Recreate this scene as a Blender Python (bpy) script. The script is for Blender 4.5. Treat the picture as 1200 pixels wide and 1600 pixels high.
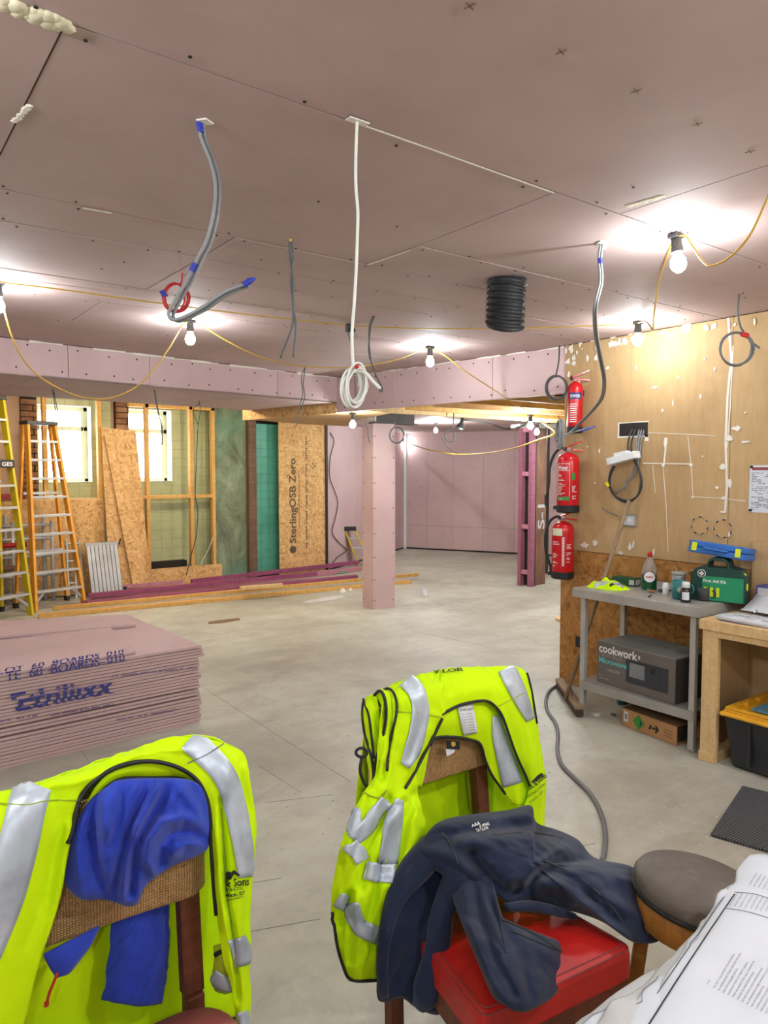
import bpy, bmesh, math, random
from mathutils import Vector, Matrix, noise
from mathutils.bvhtree import BVHTree

for o in list(bpy.data.objects):
    bpy.data.objects.remove(o, do_unlink=True)
scene = bpy.context.scene
COL = scene.collection

# ------------------------------------------------------------------ camera
EYE = Vector((0.0, 0.0, 1.65))
FPX = 1135.0
YAW = math.radians(36.667)
PITCH = math.radians(3.278)
cam_d = bpy.data.cameras.new('camera')
cam_d.sensor_fit = 'VERTICAL'
cam_d.sensor_height = 36.0
cam_d.lens = FPX / 1600.0 * 36.0
cam_d.clip_start = 0.02
cam = bpy.data.objects.new('camera', cam_d)
cam.location = EYE
cam.rotation_euler = (math.pi / 2 - PITCH, 0, -YAW)
COL.objects.link(cam)
scene.camera = cam

# ------------------------------------------------------------------ world and exposure
world = bpy.data.worlds.new('overcast_sky')
scene.world = world
world.use_nodes = True
bg = world.node_tree.nodes['Background']
bg.inputs[0].default_value = (0.86, 0.93, 1.0, 1)
bg.inputs[1].default_value = 1.6
vs = scene.view_settings
vs.view_transform = 'Standard'
vs.look = 'None'
vs.gamma = 1.0
vs.use_curve_mapping = False
vs.exposure = 0.54
scene.cycles.max_bounces = 4
scene.cycles.diffuse_bounces = 3
BULB = 300.0          # radiance of one festoon lamp globe
BULB_FILL = 950.0     # unseen lamps behind the viewer, raised as fill
BULB_REAR = 1150.0     # lamps of the rear room
BULB_WARM = 760.0     # unseen warm lamps added above the window bay
PANE = 9.0            # radiance of the daylit milky window panes

# ------------------------------------------------------------------ sight lines: pixel of the 1200x1600 frame -> point on a real plane
_fw = Vector((math.sin(YAW) * math.cos(PITCH), math.cos(YAW) * math.cos(PITCH), -math.sin(PITCH)))
_rt = Vector((math.cos(YAW), -math.sin(YAW), 0))
_up = _rt.cross(_fw)
def ray(x, y): return _fw + _rt * ((x - 600) / FPX) - _up * ((y - 800) / FPX)
def onz(x, y, z=0.0):
    d = ray(x, y); return EYE + d * ((z - EYE.z) / d.z)
def onx(x, y, X):
    d = ray(x, y); return EYE + d * (X / d.x)
def ony(x, y, Y):
    d = ray(x, y); return EYE + d * (Y / d.y)
def dep(x, y, Z): return EYE + ray(x, y) * Z
def onv(x, y, A, B):
    """point on the vertical plane through A and B"""
    n = Vector((-(B[1] - A[1]), B[0] - A[0], 0)); d = ray(x, y)
    return EYE + d * ((Vector((A[0], A[1], 0)) - EYE).dot(n) / d.dot(n))
def pix(P):
    v = Vector(P) - EYE; z = v.dot(_fw)
    return (600 + FPX * v.dot(_rt) / z, 800 - FPX * v.dot(_up) / z)

# ------------------------------------------------------------------ materials
def lin(c):
    c = c / 255.0
    return c / 12.92 if c <= 0.04045 else ((c + 0.055) / 1.055) ** 2.4
def rgb(r, g, b): return (lin(r), lin(g), lin(b), 1.0)
class NT:
    def __init__(s, name):
        s.m = bpy.data.materials.new(name); s.m.use_nodes = True
        s.t = s.m.node_tree; s.n = s.t.nodes; s.l = s.t.links
        s.b = s.n['Principled BSDF']; s.out = s.n['Material Output']
        s.co = None
    def new(s, ty, **kw):
        n = s.n.new(ty)
        for k, v in kw.items():
            if hasattr(n, k): setattr(n, k, v)
        return n
    def coord(s, scale=(1, 1, 1), rot=(0, 0, 0), kind='Object'):
        if s.co is None: s.co = s.new('ShaderNodeTexCoord')
        mp = s.new('ShaderNodeMapping'); mp.inputs['Scale'].default_value = scale; mp.inputs['Rotation'].default_value = rot
        s.l.new(s.co.outputs[kind], mp.inputs['Vector']); return mp.outputs[0]
    def coord2(s, rot, scale):
        """turn first, then stretch"""
        a = s.coord((1, 1, 1), rot); mp = s.new('ShaderNodeMapping'); mp.inputs['Scale'].default_value = scale; s.l.new(a, mp.inputs['Vector']); return mp.outputs[0]
    def noise(s, scale, detail=4, rough=.55, vec=None, dist=0):
        n = s.new('ShaderNodeTexNoise'); n.inputs['Scale'].default_value = scale
        n.inputs['Detail'].default_value = detail; n.inputs['Roughness'].default_value = rough; n.inputs['Distortion'].default_value = dist
        s.l.new(vec if vec is not None else s.coord(), n.inputs['Vector']); return n.outputs['Fac']
    def voro(s, scale, vec=None, out='Color', feature='F1'):
        n = s.new('ShaderNodeTexVoronoi'); n.feature = feature; n.inputs['Scale'].default_value = scale
        s.l.new(vec if vec is not None else s.coord(), n.inputs['Vector']); return n.outputs[out]
    def ramp(s, fac, stops, interp='LINEAR'):
        n = s.new('ShaderNodeValToRGB'); n.color_ramp.interpolation = interp; e = n.color_ramp.elements
        while len(e) > 1: e.remove(e[-1])
        e[0].position = stops[0][0]; e[0].color = stops[0][1]
        for p, c in stops[1:]:
            q = e.new(p); q.color = c
        s.l.new(fac, n.inputs[0]); return n.outputs[0]
    def mix(s, fac, a, b, mode='MIX'):
        n = s.new('ShaderNodeMix', data_type='RGBA', blend_type=mode)
        for sock, v in ((n.inputs[0], fac), (n.inputs[6], a), (n.inputs[7], b)):
            if isinstance(v, (float, int, tuple)): sock.default_value = v
            else: s.l.new(v, sock)
        return n.outputs[2]
    def math(s, op, a, b=0.0):
        n = s.new('ShaderNodeMath', operation=op)
        for sock, v in ((n.inputs[0], a), (n.inputs[1], b)):
            if isinstance(v, (float, int)): sock.default_value = v
            else: s.l.new(v, sock)
        return n.outputs[0]
    def bump(s, h, strength=.3, dist=.01):
        n = s.new('ShaderNodeBump'); n.inputs['Strength'].default_value = strength; n.inputs['Distance'].default_value = dist
        s.l.new(h, n.inputs['Height']); s.l.new(n.outputs[0], s.b.inputs['Normal'])
    def col(s, c):
        if isinstance(c, tuple): s.b.inputs['Base Color'].default_value = c
        else: s.l.new(c, s.b.inputs['Base Color'])
    def fin(s, rough=.6, metal=0.0, spec=.5):
        s.b.inputs['Roughness'].default_value = rough; s.b.inputs['Metallic'].default_value = metal
        s.b.inputs['Specular IOR Level'].default_value = spec; return s.m
M = {}
def plain(name, c, rough=.55, metal=0.0, var=.12, scale=6.0, bump=0.0, bscale=60.0, spec=.5):
    """one colour with soft procedural wear"""
    t = NT(name); a = rgb(*c); d = tuple(v * (1 - var * 1.6) for v in a[:3]) + (1,); l = tuple(min(1, v * (1 + var)) for v in a[:3]) + (1,)
    t.col(t.ramp(t.noise(scale), [(.25, d), (.5, a), (.78, l)]))
    if bump: t.bump(t.noise(bscale, 3), bump, .004)
    M[name] = t.fin(rough, metal, spec); return M[name]

def make_materials():
    # pink fire board
    for nm, c, c2 in (('pink_board', (202, 174, 173), (190, 160, 160)), ('pink_ceiling', (192, 168, 164), (178, 154, 150))):
        t = NT(nm); n = t.noise(1.3, 5, .6); f = t.noise(26, 3)
        base = t.ramp(n, [(.3, rgb(*c2)), (.62, rgb(*c))])
        dust = t.ramp(t.noise(2.6, 7, .66, t.coord((1, 2.2, 1))), [(.6, (0, 0, 0, 1)), (.78, (.55, .55, .55, 1))])
        t.col(t.mix(dust, base, rgb(196, 178, 168))); t.bump(f, .12, .002); M[nm] = t.fin(.78, 0, .3)
    # concrete floor
    t = NT('concrete'); n = t.noise(.55, 9, .66); f = t.noise(7, 8, .7)
    base = t.ramp(n, [(.3, rgb(146, 142, 129)), (.45, rgb(168, 166, 154)), (.56, rgb(184, 185, 172)), (.72, rgb(206, 208, 196))])
    fine = t.ramp(f, [(.3, rgb(168, 163, 154)), (.7, rgb(216, 212, 205))])
    c = t.mix(.38, base, fine, 'MULTIPLY'); c = t.mix(1.0, c, (1.22, 1.22, 1.2, 1), 'MULTIPLY')
    st = t.ramp(t.noise(1.1, 10, .75, t.coord((1, 1.4, 1), (0, 0, .6)), .6), [(.52, (0, 0, 0, 1)), (.68, (.7, .7, .7, 1))])
    c = t.mix(st, c, rgb(146, 138, 126))
    s2 = t.ramp(t.noise(4.2, 10, .78, t.coord((1, 1, 1), (0, 0, 1.1)), .4), [(.5, (0, 0, 0, 1)), (.66, (.5, .5, .5, 1))])
    c = t.mix(s2, c, rgb(152, 146, 134))
    sw = t.ramp(t.noise(.9, 8, .7, t.coord((.35, 2.4, 1), (0, 0, .35))), [(.5, (0, 0, 0, 1)), (.75, (.5, .5, .5, 1))])
    c = t.mix(sw, c, rgb(205, 204, 196))
    sp = t.ramp(t.voro(38, out='Distance'), [(.035, (1, 1, 1, 1)), (.06, (0, 0, 0, 1))])
    spm = t.math('MULTIPLY', sp, t.ramp(t.noise(3, 3), [(.55, (0, 0, 0, 1)), (.7, (.7, .7, .7, 1))]))
    t.col(t.mix(spm, c, rgb(225, 222, 214))); t.bump(f, .25, .004); M['concrete'] = t.fin(.5, 0, .5)
    # OSB: stretched flakes of three directions
    for nm, cs in (('osb', ((158, 112, 64), (198, 154, 98), (215, 174, 118), (228, 194, 142))), ('osb_warm', ((120, 78, 34), (156, 108, 54), (170, 121, 64), (188, 142, 84)))):
        t = NT(nm)
        lay = []
        for q, (rx, ry) in enumerate(((.35, .45), (1.25, -1.1), (-.8, 2.0), (2.2, .1))):
            lay.append(t.voro(1, t.coord2((rx, ry, .3 * q), (15, 15, 66)), 'Color'))
        pick = t.ramp(t.voro(13, t.coord((1, 1, 1), (.2, .5, .1))), [(0, (0, 0, 0, 1)), (1, (1, 1, 1, 1))])
        a = t.mix(t.math('GREATER_THAN', pick, .5), lay[0], lay[1]); b = t.mix(t.math('GREATER_THAN', t.noise(9, 2), .5), lay[2], lay[3])
        m_ = t.mix(.5, a, b); bw = t.new('ShaderNodeRGBToBW'); t.l.new(m_, bw.inputs[0])
        s_ = t.math('ADD', t.math('MULTIPLY', bw.outputs[0], .75), t.math('MULTIPLY', t.noise(4, 5), .3))
        k = [rgb(*q) for q in cs]
        t.col(t.ramp(s_, [(.24, k[0]), (.40, k[1]), (.58, k[2]), (.82, k[3])])); t.bump(s_, .2, .003); M[nm] = t.fin(.7, 0, .3)
    # sawn timber
    for nm, c, d in (('timber', (222, 178, 104), (190, 138, 66)), ('timber_pale', (222, 192, 142), (198, 160, 106)), ('timber_orange', (222, 168, 76), (196, 134, 44)), ('timber_purple', (158, 84, 116), (126, 58, 88)), ('timber_mauve', (190, 134, 146), (164, 104, 120)), ('timber_rose', (154, 98, 116), (126, 72, 90)), ('timber_dirty', (122, 96, 76), (84, 62, 50)), ('chair_wood', (112, 62, 40), (74, 36, 24)), ('stool_wood', (176, 120, 48), (142, 90, 30))):
        t = NT(nm); g = t.noise(1, 5, .6, t.coord((2.5, 38, 38)), .8); g2 = t.noise(1, 4, .6, t.coord((38, 38, 3)), .6)
        m = t.math('ADD', t.math('MULTIPLY', g, .5), t.math('MULTIPLY', g2, .5))
        kn = t.ramp(t.voro(2.4, t.coord((1, 2.5, 1)), 'Distance'), [(.03, (.8, .8, .8, 1)), (.075, (0, 0, 0, 1))])
        c1 = t.ramp(m, [(.32, rgb(*d)), (.62, rgb(*c))]); t.col(t.mix(kn, c1, tuple(v * .45 for v in rgb(*d)[:3]) + (1,)))
        t.bump(m, .12, .002); M[nm] = t.fin(.5 if 'chair' in nm else .68, 0, .35)
    # stripped tan wall board with torn paper
    t = NT('tan_board'); n = t.noise(1.2, 6, .6); f = t.noise(1, 5, .7, t.coord((30, 30, 4)))
    c = t.ramp(n, [(.3, rgb(164, 132, 92)), (.55, rgb(184, 152, 108)), (.75, rgb(196, 166, 122))])
    c = t.mix(.18, c, t.ramp(f, [(.3, rgb(140, 108, 70)), (.7, rgb(205, 175, 130))]))
    st = t.ramp(t.noise(2.2, 8, .7), [(.6, (0, 0, 0, 1)), (.76, (.5, .5, .5, 1))]); c = t.mix(st, c, rgb(150, 112, 72))
    t.col(c); t.bump(t.noise(14, 6), .2, .003); M['tan_board'] = t.fin(.7, 0, .35)
    # foil insulation with printed grid
    for nm, c, d, ln in (('foil_green', (196, 200, 156), (160, 172, 130), (120, 136, 100)), ('foil_teal', (92, 168, 146), (68, 138, 118), (38, 96, 84))):
        t = NT(nm); n = t.noise(1.8, 6, .6); base = t.ramp(n, [(.3, rgb(*d)), (.65, rgb(*c))])
        sx = t.new('ShaderNodeSeparateXYZ'); t.l.new(t.coord(), sx.inputs[0])
        def grid(o, per):
            fr = t.math('FRACT', t.math('MULTIPLY', o, 1 / per)); return t.math('LESS_THAN', fr, .05)
        gm = t.math('MAXIMUM', grid(sx.outputs[0], .16), grid(sx.outputs[2], .13))
        gm = t.math('MULTIPLY', gm, t.ramp(t.noise(3, 3), [(.35, (.1, .1, .1, 1)), (.6, (.75, .75, .75, 1))]))
        t.col(t.mix(gm, base, rgb(*ln))); M[nm] = t.fin(.5, 0, .4)
    t = NT('green_plaster'); n = t.noise(2.4, 9, .72, t.coord((1, 1, .6)), .8); n2 = t.noise(1.0, 5)
    c = t.ramp(n, [(.32, rgb(84, 76, 58)), (.45, rgb(108, 120, 96)), (.58, rgb(136, 152, 124)), (.72, rgb(180, 186, 156))])
    c = t.mix(t.ramp(n2, [(.5, (0, 0, 0, 1)), (.68, (.75, .75, .75, 1))]), c, rgb(84, 142, 118)); t.col(c); t.bump(n, .4, .006); M['green_plaster'] = t.fin(.75)
    t = NT('old_plaster'); n = t.noise(1.4, 8, .7); c = t.ramp(n, [(.3, rgb(164, 128, 104)), (.6, rgb(196, 166, 142))]); t.col(c); t.bump(n, .3, .006); M['old_plaster'] = t.fin(.85)
    t = NT('rough_brick'); n = t.noise(6, 8, .7); t.col(t.ramp(n, [(.3, rgb(92, 66, 48)), (.55, rgb(146, 108, 78)), (.75, rgb(176, 148, 116))])); t.bump(n, .8, .01); M['rough_brick'] = t.fin(.9)
    t = NT('rust_steel'); n = t.noise(5, 8, .7, t.coord((1, 1, .4))); t.col(t.ramp(n, [(.3, rgb(88, 60, 46)), (.55, rgb(132, 96, 72)), (.75, rgb(164, 126, 100))])); t.bump(n, .4, .003); M['rust_steel'] = t.fin(.7, .1)
    # stainless and aluminium
    for nm, c, r in (('stainless', (190, 188, 182), .38), ('aluminium', (196, 197, 197), .42), ('dull_steel', (176, 173, 166), .5)):
        t = NT(nm); n = t.noise(3, 7, .65); a = rgb(*c); t.col(t.ramp(n, [(.3, tuple(v * .68 for v in a[:3]) + (1,)), (.65, a)]))
        t.l.new(t.ramp(t.noise(8, 5), [(.3, (r - .1,) * 3 + (1,)), (.7, (r + .16,) * 3 + (1,))]), t.b.inputs['Roughness'])
        M[nm] = t.m; t.b.inputs['Metallic'].default_value = .35
    # woven wicker-like back pad cloth
    for nm, c in (('weave', (168, 130, 84)),):
        t = NT(nm); a = rgb(*c)
        w = t.new('ShaderNodeTexWave'); w.bands_direction = 'X'; w.inputs['Scale'].default_value = 55; w.inputs['Distortion'].default_value = 2; t.l.new(t.coord(), w.inputs[0])
        w2 = t.new('ShaderNodeTexWave'); w2.bands_direction = 'Z'; w2.inputs['Scale'].default_value = 62; w2.inputs['Distortion'].default_value = 2; t.l.new(t.coord(), w2.inputs[0])
        h = t.math('MULTIPLY', w.outputs['Fac'], w2.outputs['Fac']); hh = t.math('ADD', t.math('MULTIPLY', h, .7), t.math('MULTIPLY', t.noise(90, 2), .4))
        t.col(t.ramp(hh, [(.1, rgb(110, 78, 44)), (.35, a), (.7, rgb(206, 172, 122))])); t.bump(h, .6, .003); M[nm] = t.fin(.8, 0, .2)
    # cloth
    for nm, c, d in (('hivis', (208, 246, 6), (186, 230, 4)), ('hivis_dirty', (178, 196, 40), (120, 128, 40)), ('navy', (33, 43, 68), (23, 30, 50)), ('royal_blue', (48, 74, 188), (38, 58, 160))):
        t = NT(nm); n = t.noise(4, 5, .6); f = t.noise(1, 2, .5, t.coord((500, 500, 500)))
        c1 = t.ramp(n, [(.3, rgb(*d)), (.6, rgb(*c))])
        if nm == 'navy':
            ds = t.ramp(t.noise(7, 9, .75), [(.58, (0, 0, 0, 1)), (.8, (.35, .35, .35, 1))]); c1 = t.mix(ds, c1, rgb(120, 126, 140))
        if nm == 'royal_blue':
            sl = t.ramp(t.noise(1, 4, .6, t.coord2((0, .9, 0), (14, 14, 160))), [(.36, (.4, .4, .4, 1)), (.46, (0, 0, 0, 1))]); c1 = t.mix(sl, c1, rgb(30, 44, 120))
            ds = t.ramp(t.noise(11, 8, .8), [(.68, (0, 0, 0, 1)), (.74, (.6, .6, .6, 1))]); c1 = t.mix(ds, c1, rgb(180, 186, 214))
        t.col(c1); t.bump(f, .12, .001); t.b.inputs['Sheen Weight'].default_value = .15 if nm != 'hivis' else 0.0; M[nm] = t.fin(.8, 0, .15)
    t = NT('reflective'); n = t.noise(9, 5, .6); t.col(t.ramp(n, [(.3, rgb(160, 170, 182)), (.65, rgb(206, 218, 230))])); t.bump(n, .2, .003); M['reflective'] = t.fin(.42, .25)
    t = NT('red_leather'); n = t.noise(5, 6, .65); t.col(t.ramp(n, [(.3, rgb(150, 20, 16)), (.6, rgb(188, 32, 26)), (.8, rgb(206, 62, 52))])); t.bump(t.noise(120, 3), .15, .002); M['red_leather'] = t.fin(.42)
    t = NT('burgundy'); n = t.noise(5, 6, .65); t.col(t.ramp(n, [(.3, rgb(108, 44, 46)), (.7, rgb(146, 70, 70))])); M['burgundy'] = t.fin(.6)
    t = NT('stool_vinyl'); n = t.noise(6, 7, .7); t.col(t.ramp(n, [(.3, rgb(68, 60, 54)), (.6, rgb(96, 88, 80)), (.8, rgb(128, 120, 112))])); t.bump(t.noise(90, 3), .2, .002); M['stool_vinyl'] = t.fin(.6)
    t = NT('ribbed_mat'); w = t.new('ShaderNodeTexWave'); w.bands_direction = 'Y'; w.inputs['Scale'].default_value = 26; t.l.new(t.coord(), w.inputs[0])
    t.col(t.ramp(w.outputs['Fac'], [(.2, rgb(42, 44, 46)), (.8, rgb(92, 94, 96))])); t.bump(w.outputs['Fac'], .7, .006); M['ribbed_mat'] = t.fin(.9)
    for nm, c, k in (('bulb', (.90, .98, 1.0, 1), BULB), ('bulb_fill', (.90, .98, 1.0, 1), BULB_FILL), ('bulb_rear', (.90, .98, 1.0, 1), BULB_REAR), ('bulb_warm', (1.0, .86, .62, 1), BULB_WARM)):
        t = NT(nm); e = t.new('ShaderNodeEmission'); e.inputs[0].default_value = c; e.inputs[1].default_value = k; t.l.new(e.outputs[0], t.out.inputs[0]); M[nm] = t.m
    t = NT('milky_pane'); n = t.noise(1.5, 3); e = t.new('ShaderNodeEmission'); e.inputs[1].default_value = PANE
    t.l.new(t.ramp(n, [(.3, (.9, .93, .97, 1)), (.7, (1, 1, 1, 1))]), e.inputs[0])
    g = t.new('ShaderNodeBsdfGlossy'); g.inputs['Roughness'].default_value = .2
    ad = t.new('ShaderNodeMixShader'); ad.inputs[0].default_value = .04; t.l.new(e.outputs[0], ad.inputs[1]); t.l.new(g.outputs[0], ad.inputs[2]); t.l.new(ad.outputs[0], t.out.inputs[0]); M['milky_pane'] = t.m
    t = NT('clear_plastic'); t.col((.92, .95, .96, 1)); t.b.inputs['Transmission Weight'].default_value = .85; t.b.inputs['IOR'].default_value = 1.3; M['clear_plastic'] = t.fin(.12)
    t = NT('green_liquid'); t.col(rgb(10, 92, 50)); t.b.inputs['Transmission Weight'].default_value = .3; M['green_liquid'] = t.fin(.15)
    P = plain
    P('white_plaster', (226, 220, 208), .8, var=.08); P('white_plastic', (226, 228, 230), .4, var=.05); P('white_cable', (222, 222, 214), .45, var=.05)
    P('grey_cable', (132, 134, 136), .5); P('dark_cable', (52, 52, 54), .5); P('grey_dark_cable', (92, 94, 96), .5); P('floor_cable', (104, 104, 106), .6)
    P('yellow_cable', (198, 158, 62), .45); P('red_cable', (186, 34, 40), .45); P('blue_tape', (40, 50, 158), .45); P('yellow_tape', (240, 220, 20), .45)
    P('black_plastic', (30, 31, 33), .42); P('black_rubber', (24, 25, 27), .6); P('charcoal', (52, 52, 54), .6); P('black_duct', (26, 27, 30), .6, bump=.6, bscale=40)
    P('dark_gap', (40, 34, 30), .9); P('black_trim', (26, 28, 30), .6, var=.1); P('ink', (24, 26, 30), .7); P('blue_ink', (58, 62, 138), .7); P('soft_ink', (92, 76, 52), .7)
    P('grey_ink', (110, 112, 118), .7); P('red_ink', (176, 28, 36), .6); P('white_ink', (232, 230, 226), .6, var=.05); P('teal_ink', (96, 190, 188), .6); P('pale_ink', (150, 146, 138), .6); P('lilac_ink', (120, 96, 140), .7)
    P('red_paint', (196, 22, 30), .24, var=.06); P('gunmetal', (70, 70, 72), .35, .6); P('chrome', (200, 200, 200), .2, .9)
    P('ladder_yellow', (206, 182, 20), .45); P('ladder_orange', (226, 154, 36), .45); P('paper', (206, 210, 218), .75, var=.05, scale=3); P('paper_grey', (188, 188, 188), .8, var=.08)
    P('grey_tint', (196, 196, 200), .75); P('blue_binder', (74, 78, 150), .5); P('kit_green', (16, 96, 72), .4); P('kit_dark', (20, 62, 56), .4); P('kit_bright', (22, 138, 94), .5); P('case_blue', (40, 106, 186), .4); P('clip_yellow', (214, 222, 30), .45)
    P('kraft', (172, 128, 84), .75); P('kraft_dark', (122, 92, 62), .8); P('box_grey', (102, 96, 92), .55, var=.06); P('box_top', (140, 143, 138), .6); P('box_dark', (62, 58, 58), .6); P('oven_dark', (48, 52, 62), .4); P('oven_glass', (126, 130, 134), .3)
    P('hazard_green', (52, 132, 44), .6); P('tea_green', (22, 78, 48), .5); P('bottle_brown', (34, 20, 16), .2); P('teal_mug', (38, 112, 112), .35); P('silver_cup', (174, 176, 174), .4, .4); P('label_blue', (40, 44, 110), .5)
    P('cream_label', (214, 214, 180), .6); P('label_green', (60, 140, 70), .6); P('tote_black', (34, 37, 42), .45); P('tote_yellow', (232, 170, 36), .45); P('blue_sheet', (92, 142, 164), .5); P('steel_black', (54, 44, 38), .6, .2)
    P('broom_wood', (140, 116, 90), .7); P('bristle', (70, 52, 44), .9); P('foam', (216, 206, 176), .9, bump=.8, bscale=30); P('burgundy_paint', (132, 40, 40), .6); P('polythene', (206, 208, 206), .3); P('window_frame', (214, 214, 190), .5)
    P('reveal', (206, 216, 196), .6); P('brown_soffit', (190, 152, 104), .7); P('rear_soffit', (196, 168, 162), .75); P('wall_plain', (196, 176, 168), .8); P('debris', (200, 194, 182), .9); P('dark_debris', (66, 54, 46), .9); P('teal_plastic', (40, 104, 108), .4); P('green_foil_dark', (60, 110, 84), .5)
make_materials()

# ------------------------------------------------------------------ mesh builder
class MB:
    def __init__(s): s.v = []; s.f = []
    def add(s, vs_, fs):
        o = len(s.v); s.v += [Vector(p) for p in vs_]; s.f += [tuple(i + o for i in f) for f in fs]; return s
    def box(s, lo, hi, T=None):
        (a, b, c), (d, e, g) = lo, hi
        P = [Vector(p) for p in ((a, b, c), (d, b, c), (d, e, c), (a, e, c), (a, b, g), (d, b, g), (d, e, g), (a, e, g))]
        if T is not None: P = [T @ p for p in P]
        return s.add(P, [(3, 2, 1, 0), (4, 5, 6, 7), (0, 1, 5, 4), (1, 2, 6, 5), (2, 3, 7, 6), (3, 0, 4, 7)])
    def bar(s, A, B, w, d, upv=(0, 0, 1)):
        """square bar from A to B, w wide and d along upv"""
        A = Vector(A); B = Vector(B); t = (B - A).normalized(); u = Vector(upv)
        sd = t.cross(u)
        if sd.length < 1e-4: sd = t.cross(Vector((1, 0, 0)))
        sd.normalize(); n = sd.cross(t).normalized()
        P = []
        for q in (A, B):
            for i, j in ((-1, -1), (1, -1), (1, 1), (-1, 1)): P.append(q + sd * (i * w / 2) + n * (j * d / 2))
        return s.add(P, [(0, 1, 2, 3), (7, 6, 5, 4), (0, 4, 5, 1), (1, 5, 6, 2), (2, 6, 7, 3), (3, 7, 4, 0)])
    def prism(s, poly, z0, z1):
        n = len(poly); P = [(p[0], p[1], z0) for p in poly] + [(p[0], p[1], z1) for p in poly]
        ar = sum(poly[i][0] * poly[(i + 1) % n][1] - poly[(i + 1) % n][0] * poly[i][1] for i in range(n))
        F = [tuple(range(n))[::-1], tuple(range(n, 2 * n))] + [(i, (i + 1) % n, n + (i + 1) % n, n + i) for i in range(n)]
        if ar < 0: F = [f[::-1] for f in F]
        return s.add(P, F)
    def extr(s, poly3, vec):
        """extrude a planar 3D polygon by vec"""
        n = len(poly3); vec = Vector(vec); P = [Vector(p) for p in poly3]; P += [p + vec for p in P]
        return s.add(P, [tuple(range(n))[::-1], tuple(range(n, 2 * n))] + [(i, (i + 1) % n, n + (i + 1) % n, n + i) for i in range(n)])
    def tube(s, path, r, n=6, cap=True, flat=1.0):
        P = [Vector(p) for p in path]; m = len(P)
        R = r if isinstance(r, (list, tuple)) else [r] * m
        prev = None; rings = []
        for i, p in enumerate(P):
            t = (P[min(i + 1, m - 1)] - P[max(i - 1, 0)])
            if t.length < 1e-9: t = Vector((0, 0, 1))
            t.normalize()
            if prev is None:
                u = t.cross(Vector((0, 0, 1)))
                if u.length < .05: u = t.cross(Vector((1, 0, 0)))
            else: u = prev - t * prev.dot(t)
            if u.length < 1e-6: u = t.orthogonal()
            u.normalize(); prev = u; w = t.cross(u)
            rings.append([p + (u * math.cos(a) + w * math.sin(a) * flat) * R[i] for a in (2 * math.pi * k / n for k in range(n))])
        V = [q for rg in rings for q in rg]; F = []
        for i in range(m - 1):
            for k in range(n):
                a = i * n + k; b = i * n + (k + 1) % n; F.append((a, b, b + n, a + n))
        if cap: F.append(tuple(range(n))[::-1]); F.append(tuple((m - 1) * n + k for k in range(n)))
        return s.add(V, F)
    def lathe(s, prof, c=(0, 0, 0), n=20, T=None, sx=1.0, sy=1.0):
        V = []; F = []; m = len(prof); c = Vector(c)
        for r, z in prof:
            for k in range(n):
                a = 2 * math.pi * k / n; p = Vector((r * math.cos(a) * sx, r * math.sin(a) * sy, z)); V.append((T @ p if T is not None else p) + c)
        for i in range(m - 1):
            for k in range(n):
                a = i * n + k; b = i * n + (k + 1) % n; F.append((a, b, b + n, a + n))
        F.append(tuple(range(n))[::-1]); F.append(tuple((m - 1) * n + k for k in range(n)))
        return s.add(V, F)
    def disc(s, c, nrm, r, n=10, th=.002):
        nrm = Vector(nrm).normalized(); u = nrm.orthogonal().normalized(); w = nrm.cross(u); c = Vector(c)
        return s.extr([c + (u * math.cos(2 * math.pi * k / n) + w * math.sin(2 * math.pi * k / n)) * r for k in range(n)], nrm * th)
    def grid(s, rows):
        n = len(rows[0]); V = [p for r in rows for p in r]; F = []
        for i in range(len(rows) - 1):
            for k in range(n - 1):
                a = i * n + k; F.append((a, a + 1, a + n + 1, a + n))
        return s.add(V, F)
    def build(s, name, mat, parent=None, smooth=False, bevel=0.0, at=None, solid=0.0, sub=0, offset=-1):
        me = bpy.data.meshes.new(name)
        if parent is not None: base = Vector(parent['_b'])
        elif at is not None: base = Vector(at)
        else:
            xs = [p.x for p in s.v]; ys = [p.y for p in s.v]; zs = [p.z for p in s.v]
            base = Vector(((min(xs) + max(xs)) / 2, (min(ys) + max(ys)) / 2, min(zs)))
        me.from_pydata([tuple(p - base) for p in s.v], [], s.f); me.update()
        bm = bmesh.new(); bm.from_mesh(me); bmesh.ops.recalc_face_normals(bm, faces=bm.faces); bm.to_mesh(me); bm.free()
        o = bpy.data.objects.new(name, me); COL.objects.link(o)
        o['_b'] = tuple(base)
        if parent is not None: o.parent = parent
        else: o.location = base
        me.materials.append(M[mat])
        if smooth:
            for p in me.polygons: p.use_smooth = True
        if solid:
            m = o.modifiers.new('thickness', 'SOLIDIFY'); m.thickness = solid; m.offset = offset
        if sub:
            m = o.modifiers.new('smooth', 'SUBSURF'); m.levels = sub; m.render_levels = sub
        if bevel:
            m = o.modifiers.new('edge', 'BEVEL'); m.width = bevel; m.segments = 2; m.limit_method = 'ANGLE'
        return o
def thing(name, label, cat, loc, group=None):
    o = bpy.data.objects.new(name, None); COL.objects.link(o); o.location = loc; o['_b'] = tuple(loc); o.empty_display_size = .05
    o['label'] = label; o['category'] = cat
    if group: o['group'] = group
    return o
def tag(o, label, cat, group=None, kind=None):
    o['label'] = label
    if cat: o['category'] = cat
    if group: o['group'] = group
    if kind: o['kind'] = kind
    return o
def struct(o, label=None, cat=None):
    o['kind'] = 'structure'
    if label: o['label'] = label
    if cat: o['category'] = cat
    return o
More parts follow.
